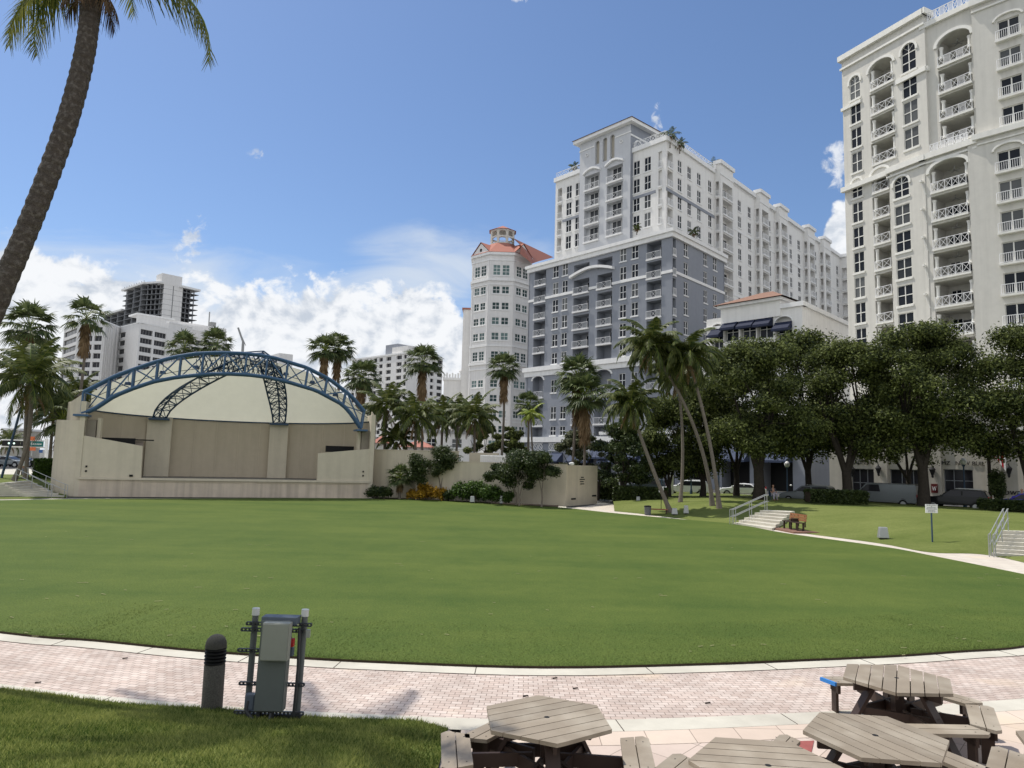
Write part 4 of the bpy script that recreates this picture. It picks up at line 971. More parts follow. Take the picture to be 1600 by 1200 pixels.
# ---------------------------------------------------------------- low buildings
def awning_block():
    c = hpt(1258, 92); F = Fac(c, vpdir(-210)); R = Fac(c, vpdir(1850))
    B = Bld('shop_building', 'low white corner building with navy awnings and a clay tile roof', (c[0], c[1], .3))
    W = B.mb('wall', 'stucco_white'); tr = B.mb('cornice', 'trim'); rf = B.mb('roof', 'tile_brown')
    q = lambda x, y: F.uz(1000 + x / 3.3343, 180 + y / 3.3343)
    L = F.uz(1104, 520)[0]; zt = q(860, 990)[1]
    e0, e1 = q(735, 985)[0], q(425, 1015)[0]
    holes = []
    for x0, x1, yt, yb in ((440, 510, 1080, 1140), (525, 600, 1070, 1140), (612, 690, 1060, 1135), (708, 790, 1080, 1120), (375, 430, 1120, 1150)):
        ua, za = q(x1 + 3, yt); ub, zb = q(x0 - 3, yb); top = q((x0 + x1) / 2, yt - 32)[1]
        holes.append((ua, ub, top - 3.6, top, .8, .8)); B.window(F.off(0, -.6), ua + .2, ub - .2, top - 3.5, top - 1.0, cols=2, rows=2, rec=.0, sill=False)
        arch_band(tr, F, ua, ub, top - .8, .8, .15, .003, .08)
        aw = B.mb('awning', 'awning'); aw.hexa([F.P(ua + .02, top - 2.0, .02), F.P(ub - .02, top - 2.0, .02), F.P(ub - .02, top - 2.1, 1.3), F.P(ua + .02, top - 2.1, 1.3), F.P(ua + .02, top - .75, .02), F.P(ub - .02, top - .75, .02), F.P(ub - .02, top - 1.8, 1.3), F.P(ua + .02, top - 1.8, 1.3)])
    wall(W, F, 0, L, 5.0, zt, holes)
    tr.fbox(F, -.3, e0, zt, zt + .6, -1, .3); tr.fbox(F, e1, L + .3, zt - 1.6, zt - 1.2, .003, .2)
    W.fbox(F, e0, e1, zt - 1.0, zt + 1.2, -9, .25); tr.fbox(F, e0 - .3, e1 + .3, zt + 1.2, zt + 1.6, -9.5, .7)
    z = zt + 1.62; a, b, c2, d = F.P(e0 - .8, z, 1.1), F.P(e1 + .8, z, 1.1), F.P(e1 + .8, z, -10.2), F.P(e0 - .8, z, -10.2); t1, t2 = F.P(e0 + 3.5, z + 2.2, -4.5), F.P(e1 - 3.5, z + 2.2, -4.5)
    for f in ((a, b, t2, t1), (b, c2, t2), (c2, d, t1, t2), (d, a, t1)): rf.face(f)
    wall(W, R, 0, 26, 8.5, zt, []); wall(B.mb('shaded_base_wall', 'stucco_grey'), R, 0, 26, .3, 8.5, []); tr.fbox(R, 0, 26, zt, zt + .6, -1, .3)  # grey of the lower side wall stands in for tree shade
    dkv = B.mb('wall_vent', 'concrete_raw'); v = R.uz(1275, 500); 
    # ground floor arcade: blue grey piers, dark openings, blue awnings
    holes = []; lo = B.mb('arcade', 'stucco_grey'); x = .6
    while x < L + 20:
        holes.append((x + .9, x + 5.2, .35, 4.6, 2.5)); x += 6.1
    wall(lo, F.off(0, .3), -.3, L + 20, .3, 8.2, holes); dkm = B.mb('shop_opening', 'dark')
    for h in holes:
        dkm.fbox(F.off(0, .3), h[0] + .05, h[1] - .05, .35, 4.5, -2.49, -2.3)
        aw = B.mb('street_awning', 'awning_blue'); FF = F.off(0, .3); a, b = h[0], h[1]
        aw.hexa([FF.P(a, 4.3, .01), FF.P(b, 4.3, .01), FF.P(b, 4.2, 1.5), FF.P(a, 4.2, 1.5), FF.P(a, 5.8, .01), FF.P(b, 5.8, .01), FF.P(b, 4.5, 1.5), FF.P(a, 4.5, 1.5)])
    tr.fbox(F, -.3, L + 20, 8.2, 8.7, -1, .6)
    W2 = B.mb('upper_wall', 'stucco_white'); W2.fbox(F, L, L + 1, 8.2, zt - 6, -12, 0)
    B.finish()
awning_block()

def tower_podium():
    o = TC.P(3, 0, 5.0); F = Fac(o, -TC.u); a0 = F.uz(1296, 720)[0]; a1 = F.uz(1760, 720)[0]
    u0, u1 = min(a0, a1), max(a0, a1)
    F = Fac(F.P(u1 if F.P(u1, 0)[0] < F.P(u0, 0)[0] else u0, 0), TC.u); L = abs(u1 - u0)
    B = Bld('shop_row', 'cream street front with dark shop windows below the high-rise behind the oaks', (*F.o, .3), cat='building')
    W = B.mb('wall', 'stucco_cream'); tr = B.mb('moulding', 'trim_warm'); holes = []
    U = lambda px: F.uz(px, 740)[0]
    openings = [(1330, 1366, 732, 775), (1390, 1444, 733, 785), (1474, 1520, 733, 768), (1570, 1574, 735, 740)]
    pil = [(1298, 1328), (1367, 1388), (1448, 1472), (1541, 1566)]
    for x0, x1, yt, yb in openings[:3]:
        a, b = U(x0), U(x1); zt = F.uz(x0, yt)[1]; zb = max(.4, F.uz(x0, yb)[1]); holes.append((a, b, zb, zt, .4))
        B.window(F, a, b, zb, zt, cols=3, rows=2, rec=.4, sill=False, frame='recess_grey', glass='glass_dark')
    for k in range(5):
        a = U(1600) + 2 + k * 6; holes.append((a, a + 4, .6, 4, .4)); B.window(F, a, a + 4, .6, 4, cols=3, rows=2, rec=.4, sill=False, frame='recess_grey', glass='glass_dark')
    wall(W, F, 0, L, .3, 10.5, holes); tr.fbox(F, -.3, L, 10.5, 11.2, -8, .5); tr.fbox(F, -.2, L, 7.6, 7.9, .003, .25)
    for x0, x1 in pil: W.fbox(F, U(x0), U(x1), .3, 7.6, .003, .3); tr.fbox(F, U(x0) - .1, U(x1) + .1, .3, .9, .003, .4)
    E = Fac(F.o, -F.n); E.n = -F.u.copy(); wall(W, E, 0, 12, .3, 10.5, []); 
    B.mb('flat_roof', 'concrete_raw').face([F.P(0, 10.6), F.P(L, 10.6), F.P(L, 10.6, -14), F.P(0, 10.6, -14)])
    B.finish()
    letters(B.root, F, (U(1476) + U(1521)) / 2 + .4, F.uz(1498, 724)[1], "UMZ   NEW BUILD", .55)
    letters(B.root, F, (U(1334) + U(1364)) / 2, F.uz(1345, 723)[1], "T LAUNDRIES", .55)
    # red square sign with a white W on the pillar
    t = thing('wall_sign', 'small dark red square sign with a pale W between the dark shop windows', 'sign', F.P(U(1461), F.uz(1461, 763)[1], .35))
    m = MB(); a, b = U(1456), U(1466); z0, z1 = F.uz(1460, 770)[1], F.uz(1460, 756)[1]; m.fbox(F, a, b, z0, z1, .3, .38); m.build('board', mat('sign dark red', (.10, .012, .012), .7, var=.05), t)
    w = MB(); c, h = (a + b) / 2, (b - a) * .3; pts = [(c - h, z1 - .25), (c - h * .5, z0 + .25), (c, z0 + .7 * (z1 - z0)), (c + h * .5, z0 + .25), (c + h, z1 - .25)]
    for p, q in zip(pts, pts[1:]): w.bar(F.P(p[0], p[1], .39), F.P(q[0], q[1], .39), .07, .03)
    w.build('letter', M['trim'], t)
    letters(B.root, F, U(1580), F.uz(1581, 769)[1], "Phoware", .8)
    # wall lanterns
    for i, (px, py, lab) in enumerate(((1376, 734, 'black wall lantern on the pillar behind the parked van'), (1460, 736, 'black wall lantern on the pillar above the red square sign'), (1335, 735, 'black wall lantern at the left end of the cream street front'), (1579, 735, 'black wall lantern under the flag at the right end'))):
        p = F.P(U(px), F.uz(px, py)[1], .6)
        t = thing('wall_lantern', lab, 'lantern', p, 'wall lanterns on the cream street front')
        m = MB(); m.lathe(p, [(.03, -.7), (.12, -.55), (.12, -.4), (.28, .1), (.33, .15), (.05, .5), (.03, .65)], 8); m.bar((p[0], p[1], p[2] - .5), F.P(U(px), p[2] - .6, .28), .06); m.build('body', M['dark'], t)
    # flag
    p = F.P(U(1576), F.uz(1576, 722)[1], .5); t = thing('flag', 'small red and white striped flag hanging from the shop front', 'flag', p)
    m = MB(); m.bar(p, (p[0] - F.u[0] * .9 + F.n[0] * .6, p[1] - F.u[1] * .9 + F.n[1] * .6, p[2] + 2.2), .05); m.build('pole', M['steel_grey'], t)
    q = np.array([p[0] - F.u[0] * .9 + F.n[0] * .6, p[1] - F.u[1] * .9 + F.n[1] * .6]);
    fm = [mat('flag red', (.5, .03, .04), .8, var=0), M['trim'], mat('flag blue', (.02, .03, .16), .8, var=0)]
    for i in range(6):
        m = MB(); a = q + F.u * .16 * i; b = q + F.u * .16 * (i + 1)
        m.hexa([(*a, p[2] + 2.2 - .25 * i - 1.6), (*b, p[2] + 1.95 - .25 * i - 1.6), (*(b + F.n * .02), p[2] + 1.95 - .25 * i - 1.6), (*(a + F.n * .02), p[2] + 2.2 - .25 * i - 1.6), (*a, p[2] + 2.2 - .25 * i), (*b, p[2] + 1.95 - .25 * i), (*(b + F.n * .02), p[2] + 1.95 - .25 * i), (*(a + F.n * .02), p[2] + 2.2 - .25 * i)])
        m.build('stripe', fm[i % 2], t)
    return F
def text_mesh(txt, size, extr=0.01):
    cu = bpy.data.curves.new('text', 'FONT'); cu.body = txt; cu.size = size; cu.extrude = extr; cu.align_x = 'CENTER'; cu.align_y = 'CENTER'
    o = bpy.data.objects.new('text', cu); COL.objects.link(o); dg = bpy.context.evaluated_depsgraph_get(); me = bpy.data.meshes.new_from_object(o.evaluated_get(dg)); bpy.data.objects.remove(o); bpy.data.curves.remove(cu); return me
def letters(parent, F, u, z, txt, size, m='dark', d=.06, name='lettering'):
    me = text_mesh(txt, size, .02); n = F.n; uu = F.u
    if np.cross(np.append(uu, 0), [0, 0, 1])[:2] @ n < 0: uu = -uu
    p = F.P(u, z, d); org = ROOTLOC[parent.name]
    T = Matrix(((uu[0], 0, n[0], p[0] - org[0]), (uu[1], 0, n[1], p[1] - org[1]), (0, 1, 0, p[2] - org[2]), (0, 0, 0, 1)))
    me.transform(T); me.materials.clear(); me.materials.append(M[m]); o = bpy.data.objects.new(name, me); COL.objects.link(o); o.parent = parent; return o
PF = tower_podium()

def small_back_buildings():
    def house(name, label, px0, px1, Y, py_top, rise, wallm, roofm, deep=8):
        a, b = hpt(px0, Y), hpt(px1, Y); F, L = poly_fac(a, b); zt = F.uz(px0, py_top)[1]
        B = Bld(name, label, (*((a + b) / 2), .3)); W = B.mb('wall', wallm)
        hs = [(L * (i + .25) / max(1, int(L / 3)), L * (i + .65) / max(1, int(L / 3)), zt - 2.4, zt - .9, .15) for i in range(max(1, int(L / 3)))]
        for h in hs: B.window(F, h[0], h[1], h[2], h[3])
        wall(W, F, 0, L, .3, zt, hs); W.fbox(F, 0.02, L - .02, .3, zt, -deep, -.25)
        r = B.mb('roof', roofm)
        if rise > 0:
            e = [F.P(-.5, zt, .5), F.P(L + .5, zt, .5), F.P(L + .5, zt, -deep - .5), F.P(-.5, zt, -deep - .5)]; t = [F.P(L * .35, zt + rise, -deep / 2), F.P(L * .65, zt + rise, -deep / 2)]
            for f in ((e[0], e[1], t[1], t[0]), (e[1], e[2], t[1]), (e[2], e[3], t[0], t[1]), (e[3], e[0], t[0])): r.face(f)
        else: r.fbox(F, -.3, L + .3, zt, zt + .5, -deep, .3)
        B.finish()
    house('roof_kiosk', 'small white pavilion with red tile roof right beside the bandshell', 585, 602, 88, 692, 1.0, 'stucco_white', 'tile_red', 4)
    house('low_house', 'low pale building with long red roof strip above the garden wall', 628, 668, 95, 698, .9, 'stucco_white', 'tile_red')
    house('market_hall', 'pale two storey building half hidden behind the coconut palms', 655, 735, 120, 676, 0, 'stucco_white', 'concrete_raw')
    house('distant_building', 'pale low building far away at the left edge behind the traffic lights', 2, 28, 170, 672, 0, 'stucco_cream', 'trim')
small_back_buildings()
# ---------------------------------------------------------------- ground, lawn, path
def grassmat(name, c1, c2, c3, mow=0.0, sc=1.0):
    m = bpy.data.materials.new(name); m.use_nodes = True; nt = m.node_tree; N = nt.nodes; L = nt.links
    b = N['Principled BSDF']; b.inputs['Roughness'].default_value = 0.9; b.inputs['Specular IOR Level'].default_value = 0.15
    tc = N.new('ShaderNodeTexCoord')
    def nz(s, det, rough=.6, src=None):
        n = N.new('ShaderNodeTexNoise'); n.inputs['Scale'].default_value = s; n.inputs['Detail'].default_value = det; n.inputs['Roughness'].default_value = rough; L.new(src or tc.outputs['Object'], n.inputs['Vector']); return n.outputs[0]
    mp = N.new('ShaderNodeMapping'); mp.inputs['Rotation'].default_value = (0, 0, 0.35); mp.inputs['Scale'].default_value = (.05, 1.0, 1); L.new(tc.outputs['Object'], mp.inputs[0])
    big = nz(.16, 6, .7); mid = nz(2.2 * sc, 8, .85); fine = nz(22, 4, .75); mow_n = nz(.55, 3, .5, mp.outputs[0])
    a = N.new('ShaderNodeMath'); a.operation = 'MULTIPLY_ADD'; L.new(mid, a.inputs[0]); a.inputs[1].default_value = .55; L.new(big, a.inputs[2])
    a2 = N.new('ShaderNodeMath'); a2.operation = 'MULTIPLY_ADD'; L.new(mow_n, a2.inputs[0]); a2.inputs[1].default_value = mow; L.new(a.outputs[0], a2.inputs[2])
    r = N.new('ShaderNodeMapRange'); L.new(a2.outputs[0], r.inputs[0]); r.inputs[1].default_value = .55 + mow * .5; r.inputs[2].default_value = 1.0 + mow * .5
    mx = N.new('ShaderNodeMix'); mx.data_type = 'RGBA'; L.new(r.outputs[0], mx.inputs[0]); mx.inputs[6].default_value = (*c1, 1); mx.inputs[7].default_value = (*c2, 1)
    r2 = N.new('ShaderNodeMapRange'); L.new(fine, r2.inputs[0]); r2.inputs[1].default_value = .35; r2.inputs[2].default_value = .7; r2.inputs[3].default_value = .66; r2.inputs[4].default_value = 1.42
    h = N.new('ShaderNodeVectorMath'); h.operation = 'SCALE'; L.new(mx.outputs[2], h.inputs[0]); L.new(r2.outputs[0], h.inputs['Scale'])
    # dry bits
    dn = nz(6.0, 6, .8); r3 = N.new('ShaderNodeMapRange'); L.new(dn, r3.inputs[0]); r3.inputs[1].default_value = .66; r3.inputs[2].default_value = .78
    mx2 = N.new('ShaderNodeMix'); mx2.data_type = 'RGBA'; L.new(r3.outputs[0], mx2.inputs[0]); L.new(h.outputs[0], mx2.inputs[6]); mx2.inputs[7].default_value = (*c3, 1)
    L.new(mx2.outputs[2], b.inputs['Base Color'])
    bp = N.new('ShaderNodeBump'); bp.inputs['Strength'].default_value = .7; bp.inputs['Distance'].default_value = .03; L.new(fine, bp.inputs['Height']); L.new(bp.outputs[0], b.inputs['Normal'])
    return m
M['lawn'] = grassmat('mown lawn', (0.058, 0.096, 0.018), (0.104, 0.138, 0.028), (0.22, 0.21, 0.09), .5)
M['berm'] = grassmat('bank grass', (0.098, 0.128, 0.028), (0.165, 0.19, 0.055), (0.24, 0.22, 0.10), .6)
M['grass_near'] = grassmat('near grass', (0.09, 0.13, 0.025), (0.19, 0.22, 0.06), (0.30, 0.26, 0.13), .0)
def brickmat(name, c1, c2, mortar, bw, bh, msize, off=.5, polar=None, rot=0.0, patches=None, stain=.15):
    m = bpy.data.materials.new(name); m.use_nodes = True; nt = m.node_tree; N = nt.nodes; L = nt.links
    b = N['Principled BSDF']; b.inputs['Roughness'].default_value = .9; b.inputs['Specular IOR Level'].default_value = .2
    tc = N.new('ShaderNodeTexCoord'); src = tc.outputs['Object']
    if polar:      # courses follow the curve of the walk
        cx, cy, R = polar
        sp = N.new('ShaderNodeSeparateXYZ'); L.new(src, sp.inputs[0])
        def MM(op, a, b_=None):
            n = N.new('ShaderNodeMath'); n.operation = op
            for i, v in enumerate((a, b_)):
                if v is None: continue
                if isinstance(v, (int, float)): n.inputs[i].default_value = v
                else: L.new(v, n.inputs[i])
            return n.outputs[0]
        X = MM('SUBTRACT', sp.outputs[0], cx); Yv = MM('SUBTRACT', sp.outputs[1], cy)
        rr = MM('SQRT', MM('ADD', MM('MULTIPLY', X, X), MM('MULTIPLY', Yv, Yv))); th = MM('MULTIPLY', MM('ARCTAN2', X, MM('MULTIPLY', Yv, -1.0)), R)
        cb = N.new('ShaderNodeCombineXYZ'); L.new(th, cb.inputs[0]); L.new(rr, cb.inputs[1]); vec = cb.outputs[0]
    else:
        mp = N.new('ShaderNodeMapping'); mp.inputs['Rotation'].default_value = (0, 0, rot); L.new(src, mp.inputs[0]); vec = mp.outputs[0]
    br = N.new('ShaderNodeTexBrick'); L.new(vec, br.inputs['Vector']); br.inputs['Scale'].default_value = 1; br.inputs['Brick Width'].default_value = bw; br.inputs['Row Height'].default_value = bh
    br.inputs['Mortar Size'].default_value = msize; br.inputs['Mortar Smooth'].default_value = .3; br.offset = off; br.inputs['Bias'].default_value = 0
    br.inputs['Color1'].default_value = (*c1, 1); br.inputs['Color2'].default_value = (*c2, 1); br.inputs['Mortar'].default_value = (*mortar, 1)
    n = N.new('ShaderNodeTexNoise'); n.inputs['Scale'].default_value = .9; n.inputs['Detail'].default_value = 7; n.inputs['Roughness'].default_value = .7; L.new(src, n.inputs['Vector'])
    r = N.new('ShaderNodeMapRange'); L.new(n.outputs[0], r.inputs[0]); r.inputs[1].default_value = .3; r.inputs[2].default_value = .7; r.inputs[3].default_value = 1 - stain; r.inputs[4].default_value = 1 + stain * .5
    h = N.new('ShaderNodeVectorMath'); h.operation = 'SCALE'; L.new(br.outputs[0], h.inputs[0]); L.new(r.outputs[0], h.inputs['Scale']); cur = h.outputs[0]
    n2 = N.new('ShaderNodeTexNoise'); n2.inputs['Scale'].default_value = .45; n2.inputs['Detail'].default_value = 3; L.new(src, n2.inputs['Vector'])
    r2 = N.new('ShaderNodeMapRange'); L.new(n2.outputs[0], r2.inputs[0]); r2.inputs[1].default_value = .58; r2.inputs[2].default_value = .7; r2.inputs[4].default_value = .5
    mx = N.new('ShaderNodeMix'); mx.data_type = 'RGBA'; L.new(r2.outputs[0], mx.inputs[0]); L.new(cur, mx.inputs[6]); mx.inputs[7].default_value = (.62, .50, .34, 1); cur = mx.outputs[2]
    L.new(cur, b.inputs['Base Color'])
    bp = N.new('ShaderNodeBump'); bp.inputs['Strength'].default_value = .4; bp.inputs['Distance'].default_value = .01; bp.invert = True; L.new(br.outputs['Fac'], bp.inputs['Height']); L.new(bp.outputs[0], b.inputs['Normal'])
    return m
def flat(name, pts, z, m, kind='structure', zf=None):
    """triangulated sheet from an outline"""
    from mathutils.geometry import tessellate_polygon
    v = [Vector((p[0], p[1], 0)) for p in pts]; tr = tessellate_polygon([v])
    me = bpy.data.meshes.new(name); me.from_pydata([(p.x, p.y, zf(p.x, p.y) if zf else z) for p in v], [], [t for t in tr]); me.materials.append(m)
    me.update()
    if me.polygons and me.polygons[0].normal.z < 0: me.flip_normals()
    o = bpy.data.objects.new(name, me); COL.objects.link(o); o['kind'] = kind; return o
def smooth_line(pts, n=6, closed=False):
    P = [np.array(p[:2], float) for p in pts]; out = []
    N_ = len(P); rng = range(N_ if closed else N_ - 1)
    for i in rng:
        p0 = P[(i - 1) % N_] if closed or i > 0 else P[i]; p1 = P[i]; p2 = P[(i + 1) % N_]; p3 = P[(i + 2) % N_] if closed or i < N_ - 2 else p2
        for k in range(n):
            t = k / n; out.append(.5 * ((2 * p1) + (-p0 + p2) * t + (2 * p0 - 5 * p1 + 4 * p2 - p3) * t * t + (-p0 + 3 * p1 - 3 * p2 + p3) * t ** 3))
    if not closed: out.append(P[-1])
    return out
def offset_line(line, d, closed=False):
    out = []; n = len(line)
    for i in range(n):
        a = line[(i - 1) % n] if closed or i > 0 else line[i]; b = line[(i + 1) % n] if closed or i < n - 1 else line[i]
        t = b - a; t /= max(1e-9, np.linalg.norm(t)); out.append(line[i] + np.array([t[1], -t[0]]) * d)
    return out
def ribbon(name, la, lb, z, m, zb=None):
    mb = MB(); mb.grid([[(p[0], p[1], z) for p in la], [(p[0], p[1], z if zb is None else zb) for p in lb]])
    o = mb.build(name, m); me = o.data; me.update()
    if me.polygons[0].normal.z < 0: me.flip_normals()
    return structure(o)

g_ = MB(); g_.face([(-3000, -60, -.05), (3000, -60, -.05), (3000, 3000, -.05), (-3000, 3000, -.05)])
structure(g_.build('ground', mat('far ground', (.13, .13, .12), .95, var=.2, vscale=.05)))
near = [G(*p) for p in ((0, 990), (150, 1003), (300, 1018), (450, 1029), (600, 1037), (850, 1045), (1100, 1040), (1250, 1034), (1400, 1027), (1500, 1020), (1600, 1012))]
right = [np.array(p) for p in ((13.2, 16.6), (16.0, 19.2), (18.0, 22.4))] + [G(*p) for p in ((1600, 899), (1462.5, 871), (1381, 855.6), (1225, 833.8), (1149, 820), (1050, 811), (960, 802.7))]
far = [G(*p) for p in ((860, 792.5), (700, 783.5), (575, 779.5), (350, 779.5), (122, 780.5), (0, 782.5))]
left = [np.array(p) for p in ((-41, 42), (-42, 34), (-36, 26), (-26, 20), (-16.5, 16.2))]
near_s = smooth_line(left[-3:] + near + right[:3], 5)
edge = smooth_line(near + right + far + left, 5, closed=True)
LAWN_Z = .045
lawn = flat('lawn', edge, LAWN_Z, M['lawn'])
mb = MB(); mb.grid([[(p[0], p[1], -.02) for p in edge + edge[:1]], [(p[0], p[1], LAWN_Z) for p in edge + edge[:1]]]); structure(mb.build('lawn_edge', M['mulch']))
# near walk: kerb band, brick, kerb band (offsets from the lawn edge towards the camera)
CX, CY, RR = 1.0, 40.0, 26.0
def nl(d): return offset_line(near_s, d)
K0, K1, K2, K3 = nl(-.02), nl(.40), nl(2.42), nl(2.84)
if np.mean([p[1] for p in K1]) > np.mean([p[1] for p in near_s]): K0, K1, K2, K3 = nl(.02), nl(-.40), nl(-2.42), nl(-2.84)
M['brick'] = brickmat('pink brick paving', (.50, .40, .345), (.62, .53, .47), (.22, .175, .15), .142, .102, .0055, polar=(CX, CY, RR), stain=.26)
structure(ribbon('kerb', K0, K1, .004, M['concrete'])); ribbon('brick_path', K1, K2, 0.0, M['brick']); 
def jointed(name, la, lb, z, step):
    mb = MB(); mb.grid([[(p[0], p[1], z) for p in la], [(p[0], p[1], z) for p in lb]]); o = mb.build(name, M['concrete']); o.data.update()
    if o.data.polygons[0].normal.z < 0: o.data.flip_normals()
    structure(o); jb = MB(); acc = 0
    for i in range(1, len(la)):
        acc += np.linalg.norm(la[i] - la[i - 1])
        if acc > step: acc = 0; jb.bar((*la[i], z), (*lb[i], z), .012, .004)
    if jb.f: structure(jb.build('kerb_joint', M['mulch']))
jointed('kerb', K2, K3, .006, 2.2)
jb = MB()
for i in range(3, len(K0), 5): jb.bar((*K0[i], .006), (*K1[i], .006), .012, .004)
for i in range(len(K1) - 1): jb.bar((*K1[i], .003), (*K1[i + 1], .003), .02, .006)
structure(jb.build('kerb_joint', M['mulch']))
# right and far walk
ro = [G(*p) for p in ((1700, 905), (1547, 868), (1453, 863.4), (1372, 849), (1256, 833.7), (1200, 826), (1100, 815), (1000, 803), (960, 799))]
ri = right[2:]
M['walk'] = brickmat('pale walk', (.56, .50, .43), (.60, .55, .47), (.40, .35, .30), .6, .6, .01, stain=.12)
ro_s = smooth_line(ro, 6)
wl = smooth_line(right[1:], 6)
flat('walk', [p for p in wl] + [G(887, 795.2)] + [G(933, 788)] + [G(1003, 788.5)] + ro_s[::-1] + [np.array((26, 27)), np.array((22, 18))], .002, M['walk'])
# plaza under the right-hand steps
fp = [G(575, 778), G(350, 778.5), G(122, 779), G(-60, 779)]
flat('stage_walk', [G(-60, 784), G(0, 783.5), G(122, 781.5), G(350, 780.5), G(575, 780.5), G(700, 784.2), G(860, 793), G(887, 796), G(884, 791), G(700, 780)] + fp, .0, M['concrete'])
# patio of large pavers at the lower right
M['patio'] = brickmat('pink stone pavers', (.52, .42, .36), (.60, .50, .43), (.27, .22, .18), .62, .62, .006, off=0, rot=.72, stain=.12)
flat('patio', [p for p in K3 if p[0] > -.75] + [np.array((16, 12)), np.array((16, -6)), np.array((-.72, -6))], .0, M['patio'])
pb = [p for p in K3 if -.7 < p[0] < 12]; pb2 = offset_line(pb, -.45)
if np.mean([p[1] for p in pb2]) > np.mean([p[1] for p in pb]): pb2 = offset_line(pb, .45)
M['patio_band'] = brickmat('paver border', (.56, .45, .37), (.62, .52, .43), (.28, .22, .18), .62, 2.0, .006, off=0, rot=0, stain=.1)
ribbon('paver_border', pb, pb2, .004, M['patio_band'])
bx = MB(); bx.face([(-.72, 4, .004), (-.28, 4, .004), (-.28, pb2[0][1], .004), (-.72, pb[0][1] + .0, .004)]); 
structure(bx.build('paver_border', M['patio_band']))
c1, c2, c3, c4 = G(1190, 1161, .0), G(1272, 1158, .0), G(1268, 1176, 0), G(1215, 1180, 0)
bx = MB(); bx.face([(*p, .008) for p in (c4, c3, c2, c1)]); structure(bx.build('red_paver', mat('red paver', (.30, .09, .08), .9, var=.2, vscale=8)))
# ---------------------------------------------------------------- bank on the near left that the camera looks over
KM = nl(2.62 if K3[40][1] < near_s[40][1] and np.linalg.norm(np.array(nl(2.84)[40]) - K3[40]) < .01 else -2.62); mline = [p for p in KM if p[0] < -.72]; mline.append(np.array([-.72, [p for p in K3 if p[0] > -.75][0][1]]))
def bank_z(x, y):
    yy = np.interp(x, [p[0] for p in mline], [p[1] for p in mline]); d = max(0, yy - y); k = max(0.0, min(1.0, (-.72 - x) / .9 + .12))
    return .02 + (.20 * d) * k * (1 - math.exp(-d * 3)) + .015 * sin(x * 2.1) * sin(y * 1.7) * k
xs = sorted(set([-.72, -.8, -.95] + [-.72 - .22 * i for i in range(1, 60)])); rows = []
for t in [0, .01, .03, .06, .1, .15, .2, .27, .34, .42, .5, .6, .7, .8, .9, 1]:
    r = []
    for x in xs:
        yy = float(np.interp(x, [p[0] for p in mline], [p[1] for p in mline])); y = yy - t * (yy + 1); r.append((x, y, bank_z(x, y)))
    rows.append(r)
mb = MB(); mb.grid(rows); o = mb.build('grass_bank', M['grass_near'], smooth=True); o.data.update()
if o.data.polygons[0].normal.z < 0: o.data.flip_normals()
structure(o)
def blades(name, X, Y, Z, h0, h1, w, m, bend=.5):
    n = len(X); a = np.random.rand(n) * 2 * pi; h = h0 + (h1 - h0) * np.random.rand(n); b = np.random.rand(n) * 2 * pi; bd = h * bend * (.3 + np.random.rand(n))
    dx, dy = np.cos(a) * w / 2, np.sin(a) * w / 2; ox, oy = np.cos(b) * bd, np.sin(b) * bd
    V = np.zeros((n, 3, 3)); V[:, 0] = np.stack([X - dx, Y - dy, Z], 1); V[:, 1] = np.stack([X + dx, Y + dy, Z], 1); V[:, 2] = np.stack([X + ox, Y + oy, Z + h], 1)
    return quads_mesh(name, V, m, nv=3)
M['blade'] = leafmat('grass blades', (0.05, 0.10, 0.012), (0.36, 0.38, 0.11), .9, .4, .7, .3)
n = 150000; X = -.72 - np.random.rand(n) ** 1.0 * 8.2; yy = np.interp(X, [p[0] for p in mline], [p[1] for p in mline]); D = np.random.rand(n) ** 1.15 * 4.6; Y = yy - D
Z = np.array([bank_z(x, y) for x, y in zip(X, Y)]) - .004
o = blades('bank_grass', X, Y, Z, .02, .065, .012, M['blade'], .9); o['kind'] = 'stuff'; tag(o, 'short green grass covering the near bank', 'grass')
M['blade_lawn'] = leafmat('lawn blades', (0.065, 0.095, 0.018), (0.115, 0.15, 0.04), .5, .3, .6, .25)
ed = [p for p in near_s if -11 < p[0] < 14]; segs = list(zip(ed, ed[1:])); n = 46000; V = []
ii = np.random.randint(0, len(segs), n); tt = np.random.rand(n); dd = np.random.rand(n) ** 2 * 3.0
A = np.array([s[0] for s in segs])[ii]; Bq = np.array([s[1] for s in segs])[ii]; T = Bq - A; T /= np.linalg.norm(T, axis=1)[:, None]; Nn = np.stack([-T[:, 1], T[:, 0]], 1)
Nn[Nn[:, 1] < 0] *= -1; Pp = A + (Bq - A) * tt[:, None] + Nn * dd[:, None]
o = blades('lawn_grass', Pp[:, 0], Pp[:, 1], np.full(n, LAWN_Z - .002), .012, .03, .008, M['blade_lawn'], 1.0); o['kind'] = 'stuff'; tag(o, 'short blades of grass along the near edge of the lawn', 'grass')
